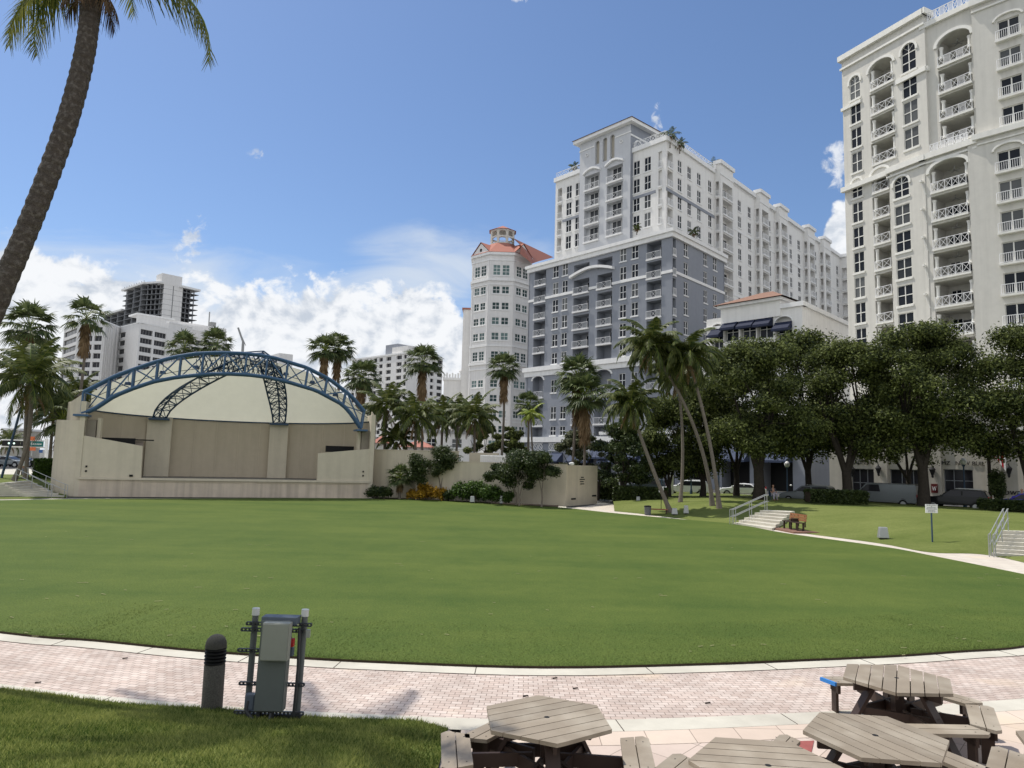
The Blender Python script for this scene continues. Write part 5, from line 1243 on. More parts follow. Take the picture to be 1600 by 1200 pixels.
# clippings and twigs on the lawn and walk
cl = MB(); rr = random.Random(3)
for i in range(85):
    px = rr.uniform(0, 1600); py = 830 + 200 * rr.random() ** 1.3; p = G(px, py, LAWN_Z)
    a = rr.uniform(-.5, .5) + (pi if rr.random() < .5 else 0); L_ = rr.uniform(.05, .22) * (1 if py < 950 else .6)
    cl.bar((p[0], p[1], LAWN_Z + .02), (p[0] + L_ * cos(a), p[1] + L_ * sin(a), LAWN_Z + .025), .018, .006)
cl = cl.build('grass_clippings', mat('dry straw', (.30, .29, .15), .9, var=.1)); cl['kind'] = 'stuff'; tag(cl, 'scattered dry clippings on the lawn', 'clippings')
tw = MB()
for px, py in ((868, 1061), (900, 1077), (1107, 1100), (822, 1089), (196, 1030), (60, 1068)):
    p = G(px, py, 0); tw.bar((p[0] - .05, p[1], .012), (p[0] + .03, p[1] + .01, .02), .02, .015)
tw = tw.build('fallen_twigs', M['bark_oak']); tw['kind'] = 'stuff'; tag(tw, 'small twigs lying on the pink brick walk', 'twigs')

# ---------------------------------------------------------------- right bank, street
def inner(s): i = s * (len(ro_s) - 1); k = int(min(i, len(ro_s) - 2)); return ro_s[k] * (1 - (i - k)) + ro_s[k + 1] * (i - k)
sA, sB = np.array((64.0, 42.0)), np.array((13.5, 95.5))
def hb(s): return .35 + .62 * min(1, (1 - s) / .25)
def berm_pt(s, t):
    a = inner(s); b = sA + (sB - sA) * s; q = a + (b - a) * t; d = np.linalg.norm(b - a) * t
    k = min(1, d / 8.5); z = hb(s) * (k * k * (3 - 2 * k) * .55 + k * .45); z *= 1 - .24 * min(1, t / .78); e = max(0, (t - .78) / .22); z = z * (1 - e) + .32 * e
    return (q[0], q[1], z + .01)
rows = [[berm_pt(s, t) for s in np.linspace(0, 1, 50)] for t in [0, .02, .05, .08, .11, .15, .2, .25, .3, .35, .45, .6, .78, .85, .92, 1]]
mb = MB(); mb.grid(rows); o = mb.build('bank', M['berm'], smooth=True); o.data.update()
if o.data.polygons[0].normal.z < 0: o.data.flip_normals()
structure(o)
def berm_z(x, y):
    from mathutils.geometry import intersect_point_line
    best = (1e9, 0)
    for s in np.linspace(0, 1, 60):
        for t in np.linspace(0, 1, 40):
            p = berm_pt(s, t); dd = (p[0] - x) ** 2 + (p[1] - y) ** 2
            if dd < best[0]: best = (dd, p[2])
    return best[1]
def onberm(px, py, z0=.6):
    z = z0
    for _ in range(6): p = G(px, py, z); z = .5 * z + .5 * berm_z(*p)
    return np.array([p[0], p[1], berm_z(*p)])
st = MB(); a1, a2 = sA - np.array((-40, 43)), sB + np.array((-40, 43)); nn = np.array((.72, .69))
dr = (sB - sA) / np.linalg.norm(sB - sA); p0 = sA - dr * 60; p1 = sB + dr * 130
st.face([(*p0, .3), (*(p0 + nn * 16), .3), (*(p1 + nn * 16), .3), (*p1, .3)]); structure(st.build('street', M['asphalt']))
sw = MB(); sw.face([(*(p0 + nn * 16), .42), (*(p0 + nn * 30), .42), (*(p1 + nn * 30), .42), (*(p1 + nn * 16), .42)]); sw.face([(*(p0 + nn * 16), .3), (*(p0 + nn * 16), .42), (*(p1 + nn * 16), .42), (*(p1 + nn * 16), .3)]); structure(sw.build('pavement', M['concrete']))
kb = MB(); kb.hexa([(*(p0 - nn * .2), .28), (*p0, .28), (*p1, .28), (*(p1 - nn * .2), .28), (*(p0 - nn * .2), .44), (*p0, .44), (*p1, .44), (*(p1 - nn * .2), .44)]); structure(kb.build('kerb', M['concrete']))
# left grass bank and the white pavement behind it
lb = [G(-60, 781), G(0, 780.5), G(60, 779.5), G(105, 777.5)]
back = [np.array((-62, 66)), np.array((-47, 68)), np.array((-43, 68)), np.array((-40.5, 66))]
rows = []
for t in (0, .15, .35, .6, .8, 1): rows.append([(*(lb[i] * (1 - t) + back[i] * t), .02 + 1.0 * min(1, t * 1.7) * (1 if i < 3 else .6)) for i in range(4)])
mb = MB(); mb.grid(rows); o = mb.build('bank', M['berm'], smooth=True); o.data.update()
if o.data.polygons[0].normal.z < 0: o.data.flip_normals()
structure(o)
pv = MB(); pv.face([(-120, 66, 1.0), (-36, 66, 1.0), (-30, 120, 1.0), (-120, 120, 1.0)]); structure(pv.build('pavement', M['concrete']))
pv = MB(); pv.face([(-160, 82, 1.03), (-60, 82, 1.03), (-60, 110, 1.03), (-160, 110, 1.03)]); structure(pv.build('road', M['asphalt']))

# ---------------------------------------------------------------- bandshell
a_, b_ = G(122, 776), G(574, 778.5)
S = Fac(a_, b_ - a_)
def bandshell():
    LW = 21.7
    t = thing('bandshell', 'tan open-air concert stage with blue steel arch and cream canopy', 'bandshell', (*S.P(LW / 2, 0)[:2], 0))
    tan, inn, fr = M['stage_tan'], M['stage_inner'], M['stage_front']
    DEP = 6.5
    # stage front and floor
    m = MB(); m.fbox(S, 0, LW, 0, 1.30, -.4, 0); m.build('stage_front', fr, t)
    jn = MB()
    for i in range(1, 15): jn.fbox(S, LW * i / 15 - .012, LW * i / 15 + .012, .02, 1.2, 0.001, .006)
    jn.build('panel_joint', M['stage_inner'], t)
    m = MB(); m.fbox(S, -.1, LW + .1, 1.30, 1.46, -.6, .12); m.build('stage_lip', M['stage_tan'], t)
    vt = MB(); vt.fbox(S, 4.2, 11.4, 1.15, 1.29, .002, .03); vt.fbox(S, 12.6, LW - .6, 1.15, 1.29, .002, .03); vt.build('vent_slot', M['stage_inner'], t)
    m = MB(); m.face([S.P(0, 1.44, -.3), S.P(LW, 1.44, -.3), S.P(LW, 1.44, -DEP - 2), S.P(0, 1.44, -DEP - 2)]); m.build('stage_floor', mat('stage floor', (.16, .15, .14), .8, var=.15), t)
    # curved back wall
    def bw(u):       # depth of the back wall at u
        s = (u - LW / 2) / (LW / 2); return -(1.2 + (DEP - 1.2) * sqrt(max(0, 1 - abs(s) ** 2.6)))
    def bz(u): s = abs(u - LW / 2) / (LW / 2); return 6.35 + .25 * s * s
    N_ = 36; us = [LW * i / N_ for i in range(N_ + 1)]; m = MB()
    for i in range(N_):
        a, b = us[i], us[i + 1]; m.hexa([S.P(a, 1.44, bw(a) - .3), S.P(b, 1.44, bw(b) - .3), S.P(b, 1.44, bw(b)), S.P(a, 1.44, bw(a)), S.P(a, bz(a), bw(a) - .3), S.P(b, bz(b), bw(b) - .3), S.P(b, bz(b), bw(b)), S.P(a, bz(a), bw(a))])
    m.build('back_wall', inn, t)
    for k in range(1, 12):
        u = LW * k / 12 + .15
        if 3.5 < u < 5.8 or 13.4 < u < 15.4 or u < 1 or u > LW - 1: continue
        m = MB(); m.fbox(S, u - .012, u + .012, 1.46, bz(u), bw(u) + .0, bw(u) + .035); m.build('panel_seam', M['stage_tan'], t)
    for ua, ub, z0, z1 in ((3.7, 5.6, 1.44, 6.42), (13.6, 15.2, 1.44, 6.4)):
        m = MB(); m.fbox(S, ua, ub, z0, z1, bw((ua + ub) / 2) + .01, bw((ua + ub) / 2) + .55); m.build('pilaster', M['stage_tan'], t)
    # dark slots behind the wing walls
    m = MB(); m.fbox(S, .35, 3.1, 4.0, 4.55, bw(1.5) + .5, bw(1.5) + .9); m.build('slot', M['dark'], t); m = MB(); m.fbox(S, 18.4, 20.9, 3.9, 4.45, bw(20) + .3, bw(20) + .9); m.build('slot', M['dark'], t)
    m = MB(); m.fbox(S, 2.0, 3.6, 1.44, 4.35, bw(2.9) + .5, bw(2.9) + .7); m.build('backstage_panel', mat('backstage panel', (.36, .30, .26), .9), t)
    m = MB(); m.fbox(S, 2.0, 4.4, 4.4, 4.5, bw(2.9) + .7, bw(2.9) + .95); m.build('light_rail', M['dark'], t)
    # wing walls
    def wing(pts, name):
        m = MB(); m.extrude_poly([S.P(u, z, -.05) for u, z in pts], Vector((-S.n[0], -S.n[1], 0)) * .5); m.build(name, tan, t)
    wing([(-.1, 1.46), (4.1, 1.46), (4.05, 3.92), (-.1, 4.62)], 'wing_wall'); wing([(17.4, 1.46), (21.8, 1.46), (21.8, 4.25), (17.35, 3.74)], 'wing_wall')
    m = MB()
    for u in (.3, LW - .55):
        for z in (1.85, 2.2): m.fbox(S, u, u + .12, z, z + .14, -.04, .0)
    m.fbox(S, 3.3, 3.55, 1.55, 1.7, -.04, 0.02); m.build('socket', M['dark'], t)
    # pylons
    for sgn, u0 in ((-1, 0.0), (1, LW)):
        e = lambda a: u0 + sgn * a
        m = MB(); a, b = sorted((e(-.65), e(-.02))); m.fbox(S, a, b, 1.46, 5.85, -1.6, -.6); m.build('column', mat('pylon column', (.25, .22, .18), .9, var=.08), t)
        m = MB(); a, b = sorted((e(-.0), e(.35))); m.fbox(S, a, b, 0, 7.2, -2.5, .0)
        a, b = sorted((e(-.95), e(-.7))); m.fbox(S, a, b, 1.46, 6.0, -1.7, -.9)
        m.build('pylon', tan, t)
    # outer curved shells left and right
    def shell(prof, name):     # (u, d, ztop)
        m = MB()
        for (u0, d0, z0), (u1, d1, z1) in zip(prof, prof[1:]):
            m.hexa([S.P(u0, 0, d0), S.P(u1, 0, d1), S.P(u1, 0, d1 - .4), S.P(u0, 0, d0 - .4), S.P(u0, z0, d0), S.P(u1, z1, d1), S.P(u1, z1, d1 - .4), S.P(u0, z0, d0 - .4)])
        m.build(name, tan, t, smooth=True)
    shell([(0, 0, 5.74), (-.35, -.05, 5.74), (-.8, -.25, 5.74), (-1.3, -.6, 5.74), (-1.75, -1.1, 5.75), (-2.1, -1.7, 5.78), (-2.35, -2.4, 5.8), (-2.5, -3.4, 5.8)], 'outer_wall')
    shell([(-.3, -.45, 7.85), (-.8, -.8, 7.5), (-1.25, -1.2, 7.2), (-1.6, -2.0, 7.2), (-1.7, -5, 7.2)], 'outer_wall')
    shell([(LW + .1, -.35, 7.5), (LW + .5, -.8, 7.1), (LW + .8, -2, 6.9), (LW + .8, -5, 6.9)], 'outer_wall')
    # arch profiles in the front plane
    def arch(u, zf, za, n=2.2):
        s = (u - LW / 2 + .3) / (LW / 2 + .15); s = max(-1, min(1, s)); return zf + (za - zf) * (1 - abs(s) ** n) ** (1 / 1.15)
    botp = [(-.3, 6.3), (.35, 6.55), (1.75, 7.74), (3.02, 8.42), (4.33, 9.01), (5.81, 9.44), (7.19, 9.71), (8.6, 9.93), (10.04, 10.04), (11.5, 10.05), (12.87, 9.96), (14.57, 9.67), (16.96, 9.08), (19.26, 7.98), (19.95, 7.26), (20.9, 6.0)]
    topp = [(-.3, 7.93), (.71, 8.62), (1.76, 9.33), (3.05, 9.97), (4.33, 10.57), (5.74, 11.1), (7.3, 11.5), (9.0, 11.72), (10.6, 11.8), (12.2, 11.78), (13.53, 11.6), (16.06, 11.0), (18.1, 10.07), (19.96, 8.76), (21.1, 7.5)]
    bi = lambda u: float(np.interp(u, [p[0] for p in botp], [p[1] for p in botp])); ti = lambda u: float(np.interp(u, [p[0] for p in topp], [p[1] for p in topp]))
    # canopy: stretched from just behind the top chord down to the back wall
    m = MB(); rows = []
    for k in range(9):
        f = k / 8; r = []
        for i in range(N_ + 1):
            u = us[i] * .985 + .1; zf = ti(u) - .25; d0 = -1.1; d1 = bw(us[i]) - .35; zb = bz(us[i]) + .02
            sag = 1.35 * sin(pi * f) * (sin(pi * i / N_) ** .6 if 0 < i < N_ else 0); r.append(S.P(u * (1 - f) + us[i] * f, zf + (zb - zf) * f + sag, d0 + (d1 - d0) * f))
        rows.append(r)
    m.grid(rows); m.build('canopy', M['membrane'], t, smooth=True)
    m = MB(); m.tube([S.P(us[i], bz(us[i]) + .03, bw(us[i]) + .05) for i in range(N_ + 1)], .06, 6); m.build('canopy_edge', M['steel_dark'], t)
    m = MB(); m.tube([rows[3][i] for i in range(N_ + 1)], .03, 5); m.build('cable', M['dark'], t)
    # blue front arch: two chord pairs and lattice
    ch = MB(); lat = MB()
    ul = np.linspace(-.3, 20.9, 46); ut = np.linspace(-.3, 21.1, 46)
    for d, r in ((-.1, .13), (-1.0, .10)):
        ch.tube([S.P(u, bi(u), d) for u in ul], r, 8); ch.tube([S.P(u, ti(u), d) for u in ut], r * .9, 8)
    n = 13
    for i in range(n + 1):
        a = -.3 + 21.2 * i / n; at_ = -.3 + 21.4 * i / n
        for d in (-.1, -1.0): lat.bar(S.P(a, bi(a), d), S.P(at_, ti(at_), d), .13 if d > -.5 else .09)
        lat.bar(S.P(a, bi(a), -.1), S.P(a, bi(a), -1.0), .08); lat.bar(S.P(at_, ti(at_), -.1), S.P(at_, ti(at_), -1.0), .08)
        if i < n:
            b = -.3 + 21.2 * (i + 1) / n; bt = -.3 + 21.4 * (i + 1) / n
            if i % 2 == 0: lat.bar(S.P(at_, ti(at_), -.1), S.P(b, bi(b), -.1), .11); lat.bar(S.P(a, bi(a), -1.0), S.P(bt, ti(bt), -1.0), .08)
            else: lat.bar(S.P(a, bi(a), -.1), S.P(bt, ti(bt), -.1), .11); lat.bar(S.P(at_, ti(at_), -1.0), S.P(b, bi(b), -1.0), .08)
            lat.bar(S.P(at_, ti(at_), -.1), S.P(bt, ti(bt), -1.0), .06); lat.bar(S.P(a, bi(a), -1.0), S.P(b, bi(b), -.1), .06)
    for u, z in ((-.3, 6.3), (20.9, 6.0)): lat.fbox(S, u - .5, u + .5, z - .25, z - .1, -1.3, .2)
    ch.build('arch_chord', M['steel_blue'], t); lat.build('arch_lattice', M['steel_blue'], t)
    # two rear trusses rising from the back wall to the crown of the front arch
    def truss(u0, u1, wide, u_end, name):
        c, l = MB(), MB(); d0 = bw((u0 + u1) / 2) + .75; K = 10; L_, R_, Q = [], [], []
        for k in range(K + 1):
            f = k / K; uc = (u0 + u1) / 2 + (u_end - (u0 + u1) / 2) * f ** 1.35; z = 6.35 + (10.9 - 6.35) * f ** .85; d = d0 + (-.7 - d0) * f ** .95
            w = .5 + .3 * sin(min(1, f * 1.6) * pi / 2)
            L_.append(S.P(uc - w, z, d)); R_.append(S.P(uc + w, z, d)); Q.append(S.P(uc, z + .15 + .3 * min(1, f * 2.0), d - .1 + .9 * min(1, f * 2.5)))
        for P_ in (L_, R_, Q): c.tube(P_, .075, 6)
        for k in range(K):
            l.bar(L_[k], R_[k], .06); l.bar(L_[k], Q[k + 1], .05); l.bar(R_[k], Q[k + 1], .05); l.bar(Q[k], L_[k], .05); l.bar(Q[k], R_[k], .05)
            l.bar(L_[k], R_[k + 1], .055) if k % 2 else l.bar(R_[k], L_[k + 1], .055)
        l.fbox(S, (u0 + u1) / 2 - .8, (u0 + u1) / 2 + .8, 6.2, 6.36, d0 - .3, d0 + .4)
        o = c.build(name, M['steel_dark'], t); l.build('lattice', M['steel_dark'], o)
    truss(3.9, 5.3, .8, 10.6, 'rear_truss'); truss(13.7, 15.0, .8, 13.1, 'rear_truss')
    # boxy lattice on the crown where the trusses meet
    m = MB(); P_ = lambda u, z, d: S.P(u, z, d)
    base = [(7.6, ti(7.6) - .05), (9.4, ti(9.4)), (11.1, ti(11.1)), (12.9, ti(12.9))]
    for d in (-1.2, -2.4):
        m.bar(P_(9.2, 11.75, d), P_(12.5, 12.25, d), .09); m.bar(P_(9.2, 11.75, d), P_(13.4, 11.1, d), .08); m.bar(P_(12.5, 12.25, d), P_(13.6, 11.5, d), .12); m.bar(P_(12.5, 12.25, d), P_(11.6, 11.0, d), .09); m.bar(P_(13.4, 11.1, d), P_(11.6, 11.0, d), .08)
    for u, z in ((9.2, 11.75), (12.5, 12.25), (13.6, 11.5), (11.6, 11.0), (10.5, 11.9)): m.bar(P_(u, z, -1.2), P_(u, z, -2.4), .08)
    rr = random.Random(5)
    for k in range(16):
        u = 7.4 + 6.2 * k / 16; m.bar(P_(u, bi(u) + .1, -1.0), P_(u + .5, ti(u + .5) + (.25 if u > 9.5 else 0), -2.2), .06); m.bar(P_(u + .7, bi(u) + .1, -1.9), P_(u + .1, ti(u) - .05, -1.1), .06)
    for k in range(6): m.bar(P_(12.0 + k * .28, 11.2 - k * .1, -1.0), P_(12.7 + k * .25, 12.1 - k * .18, -2.0), .07)
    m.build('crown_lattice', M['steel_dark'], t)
    for u in (2.6, 5.0, 7.4, 14.4, 16.6, 18.6):
        m = MB(); z = (bi(u) + ti(u)) / 2; p = S.P(u, z, -.6); m._lathe((p[0], p[1], z - .2), [(.1, -.1), (.26, -.1), (.2, .12), (.08, .18)], 10); m.bar((p[0], p[1], z), (p[0], p[1], z + .5), .04); m.build('stage_light', M['steel_dark'], t)
bandshell()

# ---------------------------------------------------------------- beige walls right of the stage
def garden_wall():
    o, e = G(582, 777), G(884, 791); F = Fac(o, e - o); L = float(np.linalg.norm(e - o)); uk = F.uz(712, 780)[0]; cn = G(933, 787)
    t = thing('garden_wall', 'long beige plastered wall stepping down beside the stage', 'wall', (*o, 0))
    m = MB(); m.fbox(F, 0, uk, 0, 4.17, -.35, 0); m.fbox(F, uk, L, 0, 3.29, -.35, 0)
    m.build('wall', M['wall_beige'], t)
    c = MB(); c.fbox(F, uk + .02, L + .03, 3.29, 3.36, -.4, .03); c.fbox(F, 0, uk + .03, 4.17, 4.24, -.4, .03); c.build('coping', M['wall_beige'], t)
    R, LR = poly_fac(e, cn); m = MB(); m.fbox(R, 0.0, LR, 0, 3.28, -.35, -.003); m.build('end_wall', M['wall_beige'], t)
    m = MB()
    for x0, x1, y0, y1 in ((892.5, 899.5, 778, 781), (925, 931.5, 773, 776)):
        ua, za = R.uz(x0, y1); ub, zb = R.uz(x1, y0); m.fbox(R, ua, ub, za, zb, 0, .02)
    m.build('vent', M['dark'], t)
    hi = Fac(F.P(uk - .5, 0, -4)[:2], F.u); m = MB(); m.fbox(hi, 0, hi.uz(778, 712)[0], 0, hi.uz(730, 707)[1], -.3, 0); m.build('rear_wall', mat('rear wall beige', (.56, .50, .38), .9, var=.05), t)  # rear wall in its own even beige
    sg = thing('notice', 'small white notice with dark lines on the end of the beige wall', 'sign', R.P(R.uz(909, 751)[0], R.uz(909, 751)[1], .02))
    ua, za = R.uz(905, 759); ub, zb = R.uz(914, 744.5); m = MB(); m.fbox(R, ua, ub, za, zb, .001, .015); m.build('board', M['wall_beige'], sg)
    m = MB()
    for k, (z, w) in enumerate(((.92, .5), (.70, .9), (.45, .8), (.2, .7))): zz = za + (zb - za) * z; m.fbox(R, (ua + ub) / 2 - (ub - ua) * w / 2, (ua + ub) / 2 + (ub - ua) * w / 2 * (.6 if k == 2 else 1), zz - .05, zz + .035, .016, .022)
    m.build('lettering', M['dark'], sg)
    H = Fac(F.P(F.uz(747, 716)[0], 0, -.6)[:2], F.u); w = H.uz(790, 716, 0)[0]; z1 = H.uz(760, 711)[1]
    lv = thing('louvre_screen', 'white louvred equipment screen on top of the beige wall', 'screen', (*H.o, 3.2)); m = MB(); m.fbox(H, 0, w, 3.2, z1, -1.6, -.08); m.build('casing', M['stucco_white'], lv)
    m = MB(); n = 9
    for i in range(n): m.fbox(H, .05, w - .05, 3.35 + (z1 - 3.4) * i / n, 3.35 + (z1 - 3.4) * (i + .5) / n, -.08, 0)
    for i in range(12): m.fbox(H, w * i / 12 - .02, w * i / 12 + .02, 3.22, z1, -.05, .02)
    m.build('louvres', M['rail_white'], lv)
    bd = MB(); pts = [G(585, 779.3), G(640, 780.5), G(700, 783), G(780, 788), G(850, 792.3), G(872, 792.8), F.P(L - .6, 0, .01)[:2], F.P(0, 0, .01)[:2]]
    flat('planting_bed', pts, .05, M['mulch']); return F
WF = garden_wall()

# ---------------------------------------------------------------- steps
def steps(name, label, b0, b1, t0, t1, z0, z1, n, rails):
    b0, b1, t0, t1 = [np.array(p, float) for p in (b0, b1, t0, t1)]
    t = thing(name, label, 'steps', (*b0, z0)); m = MB(); no = MB()
    for i in range(n):
        f0 = i / n; za = z0 + (z1 - z0) * (i + 1) / n; p = [b0 + (t0 - b0) * f0, b1 + (t1 - b1) * f0, b1 + (t1 - b1) * 1.06, b0 + (t0 - b0) * 1.06]
        m.prism(p, z0 + (z1 - z0) * i / n - .05, za)
    m.build('flight', M['concrete'], t)
    for q in range(len(rails)):
        f, sd = rails[q]; r = MB(); A = b0 * (1 - f) + b1 * f; Bq = t0 * (1 - f) + t1 * f; d = (Bq - A) / np.linalg.norm(Bq - A)
        for dx in (0, .16) if sd else (0,):
            nrm = np.array([d[1], -d[0]]) * dx
            a0 = A - d * .35 + nrm; a1 = Bq + d * .2 + nrm
            for h in (.92, .5):
                pl = [(*a0, z0 + h)] + [(*(A + (Bq - A) * k + nrm), z0 + (z1 - z0) * k + h + .05) for k in (0, .5, 1)] + [(*a1, z1 + h + .05)]
                r.tube(pl, .022, 6)
            for k in (0, .5, 1.0): p = A + (Bq - A) * k + nrm; r.bar((*p, z0 + (z1 - z0) * k), (*p, z0 + (z1 - z0) * k + .95), .035)
            r.bar((*a0, z0), (*a0, z0 + .92), .035)
        r.build('handrail', M['steel_grey'], t)
steps('steps', 'broad pale concrete steps with handrail rising up the bank at the right edge', G(1549, 869), G(1690, 878), G(1569, 829.5, .93), G(1710, 834, .93), 0.0, .95, 7, [(0.0, True)])
steps('steps', 'pale concrete steps with handrail beside the leaning coconut palms', G(1146, 820), G(1206, 829), G(1195, 797.5, .80), G(1240, 799.5, .80), 0.0, .82, 6, [(0.0, True)])
steps('steps', 'shallow concrete steps with two handrails left of the stage', G(100, 777.5), G(42, 778.5), G(42, 752, 1.0), G(0, 756, 1.0), 0.0, 1.05, 7, [(0.0, False), (.45, False)])
# ---------------------------------------------------------------- palms
def rot_basis(az, el):
    d = np.array([cos(az) * cos(el), sin(az) * cos(el), sin(el)]); s = np.array([-sin(az), cos(az), 0.0]); u = np.cross(d, s) * -1
    if u[2] < 0: u = -u
    return d, s, u
def pinnate(rng, c, az, el, L, droop, nl=26, leaf=.6, lw=.05, hang=.8, V=None, ribs=None, twist=0.0):
    """feather frond: arching rib with leaflets on both sides"""
    pts = []; p = np.array(c, float); e = el; step = L / 12
    for i in range(13):
        pts.append(p.copy()); d = np.array([cos(az) * cos(e), sin(az) * cos(e), sin(e)]); p = p + d * step; e -= droop / 12 * (0.5 + 1.0 * i / 12); az += twist / 12
    pts = np.array(pts)
    if ribs is not None: ribs.tube(pts.tolist(), list(np.linspace(L * .010, L * .002, 13)), 4, cap=False)
    for k in range(nl):
        f = .16 + .84 * (k + .5) / nl; x = f * 12; i = min(11, int(x)); q = pts[i] + (pts[i + 1] - pts[i]) * (x - i); t = pts[i + 1] - pts[i]; t /= np.linalg.norm(t)
        side = np.cross(t, [0, 0, 1]); nn = np.linalg.norm(side); side = side / nn if nn > .05 else np.array([1.0, 0, 0])
        ll = leaf * (sin(pi * min(1, .12 + f * .88) ** .8) * .75 + .25)
        for sg in (-1, 1):
            h = hang * (.7 + .6 * rng.random()); dr = side * sg * (1 - .35 * h) + t * (.45 + .25 * rng.random()) + np.array([0, 0, -1.0]) * h; dr /= np.linalg.norm(dr)
            w = t * lw * .5; l1 = ll * (.85 + .3 * rng.random()); m = q + dr * l1 * .5; tip = q + dr * l1 + np.array([0, 0, -.18 * l1 * h])
            V.append([q - w, q + w, m + w * 1.0, m - w * 1.0]); V.append([m - w, m + w, tip + w * .15, tip - w * .15])
def trunk_pts(base, top, bow, n=14):
    b = np.array(base, float); t = np.array(top, float); out = []
    for i in range(n + 1):
        f = i / n; p = b + (t - b) * f; p[:2] += np.array(bow) * 4 * f * (1 - f); out.append(p)
    return out
def coconut(label, base, top, size=3.6, seed=1, bow=(0, 0), nf=26, r=.16, matl='frond_coco', nl=30, group='coconut palms', name='coconut_palm', lw=.125, up=0.0, leaf=None, droop=1.0):
    rng = random.Random(seed); t = thing(name, label, 'palm tree', base, group)
    P = trunk_pts(base, top, bow); n = len(P); rad = [r * (1.5 if i == 0 else 1.12 if i == 1 else 1.0 - .3 * i / n) for i in range(n)]
    tm = MB(); tm.tube(P, rad, 10); tm.build('trunk', M['bark_palm'], t, smooth=True)
    V = []; ribs = MB(); c = np.array(top, float)
    for k in range(nf):
        f = k / nf; az = k * 2.399 + rng.uniform(-.2, .2); el = 1.35 - 1.75 * f ** .9 + up + rng.uniform(-.1, .1)
        pinnate(rng, c + np.array([0, 0, .15]), az, el, size * rng.uniform(.85, 1.1), (1.2 + .9 * f * rng.uniform(.7, 1.3)) * droop, nl, leaf or size * .22, lw, .45 + .55 * f, V, ribs, rng.uniform(-.3, .3))
    cr = quads_mesh('crown', np.array(V), M[matl], t); ribs.build('frond_ribs', M['frond_bright'] if matl != 'frond_bright' else M[matl], t)
    D = []
    for k in range(5): pinnate(rng, c - np.array([0, 0, .1]), k * 1.3 + seed, -.75, size * .62, .9, 16, size * .13, lw * .8, 1.0, D, None)
    quads_mesh('dead_fronds', np.array(D), M['skirt'], t)
    nb = MB()
    for k in range(7):
        a = k * .9; nb._lathe((c[0] + .22 * cos(a), c[1] + .22 * sin(a), c[2] - .25 - .1 * (k % 2)), [(.02, -.13), (.11, 0), (.02, .13)], 7)
    nb.build('coconuts', M['skirt'], t)
    return t
def fan_palm(label, base, top, size=1.5, seed=1, bow=(0, 0), nf=34, r=.17, skirt=1.0, matl='frond_fan', group='fan palms', name='fan_palm'):
    rng = random.Random(seed); t = thing(name, label, 'palm tree', base, group)
    P = trunk_pts(base, top, bow); n = len(P); tm = MB(); tm.tube(P, [r * (1.45 if i == 0 else 1.15 if i == 1 else 1.0 - .22 * i / n) for i in range(n)], 10); tm.build('trunk', M['bark_palm'], t, smooth=True)
    V = []; D = []; st = MB(); c = np.array(top, float)
    def fan(cc, az, el, pl, sz, out, dead=False):
        d, s, u = rot_basis(az, el); q = np.array(cc) + d * pl; 
        if not dead: st.bar(cc, q, .035)
        nb = 17 if not dead else 9; dn = d * .9 + np.array([0, 0, -.35 if not dead else -1.0]); dn /= np.linalg.norm(dn)
        for i in range(nb):
            a = (i / (nb - 1) - .5) * (2.9 if not dead else 1.2); dr = dn * cos(a) + s * sin(a); dr = dr + u * (.12 * cos(a * 3)); dr /= np.linalg.norm(dr)
            l = sz * (1 - .28 * abs(a) / 1.45) * rng.uniform(.85, 1.1); w = np.cross(dr, u); w = w / max(1e-6, np.linalg.norm(w)) * sz * .055; m = q + dr * l * .6; tip = q + dr * l + np.array([0, 0, -.35 * l * rng.uniform(.3, 1.0)])
            out.append([q - w * .3, q + w * .3, m + w, m - w]); out.append([m - w, m + w, tip + w * .1, tip - w * .1])
    for k in range(nf):
        f = k / nf; az = k * 2.399 + rng.uniform(-.15, .15); el = 1.35 - 2.0 * f + rng.uniform(-.1, .1); fan(c, az, el, size * rng.uniform(.55, .8), size * rng.uniform(.7, .95), V)
    quads_mesh('crown', np.array(V), M[matl], t); st.build('petioles', M['frond_bright'], t)
    if skirt > 0:
        for k in range(int(26 * skirt)):
            z = -skirt * 1.9 * (k / (26 * skirt)) * size / 1.5; fan(c + np.array([0, 0, z - .1]), k * 2.399, -1.0 - .3 * rng.random(), .22, size * rng.uniform(.5, .75), D, True)
        quads_mesh('dead_skirt', np.array(D), M['skirt'], t)
    return t
def zb(x, y): return .3
# coconut palms on the right bank: base pixel, crown pixel, distance handled through the bank height
def palm_px(kind, label, bpx, cpx, Y=None, dY=0, z0=None, **k):
    if Y is None: b = onberm(*bpx)
    else: b = at(bpx[0], bpx[1], Y); b[2] = z0 if z0 is not None else b[2]
    c = at(cpx[0], cpx[1], b[1] + dY); return kind(label, tuple(b), tuple(c), **k)
CG = 'coconut palms leaning over the right bank'
palm_px(coconut, 'tallest coconut palm leaning left over the bank, left trunk of the crossed pair', (1113, 790), (1018, 545), size=3.2, seed=3, bow=(.9, 0), nf=32, droop=1.35, r=.14, group=CG)
palm_px(coconut, 'coconut palm, right trunk of the crossed pair, crown in front of the oak', (1124, 793), (1075, 560), size=3.2, seed=5, bow=(.3, 0), nf=32, droop=1.35, r=.14, group=CG, dY=1)
palm_px(coconut, 'coconut palm with nearly upright pale trunk standing between the white car and the leaning pair', (1063, 786), (1058, 590), size=2.8, seed=8, bow=(.3, 0), nf=26, droop=1.3, r=.13, group=CG, dY=1)
palm_px(coconut, 'coconut palm with dark curved trunk on the bank beside the litter bin', (1048, 801), (985, 635), size=2.9, seed=11, bow=(-.1, 0), nf=30, droop=1.35, r=.15, group=CG, dY=1)
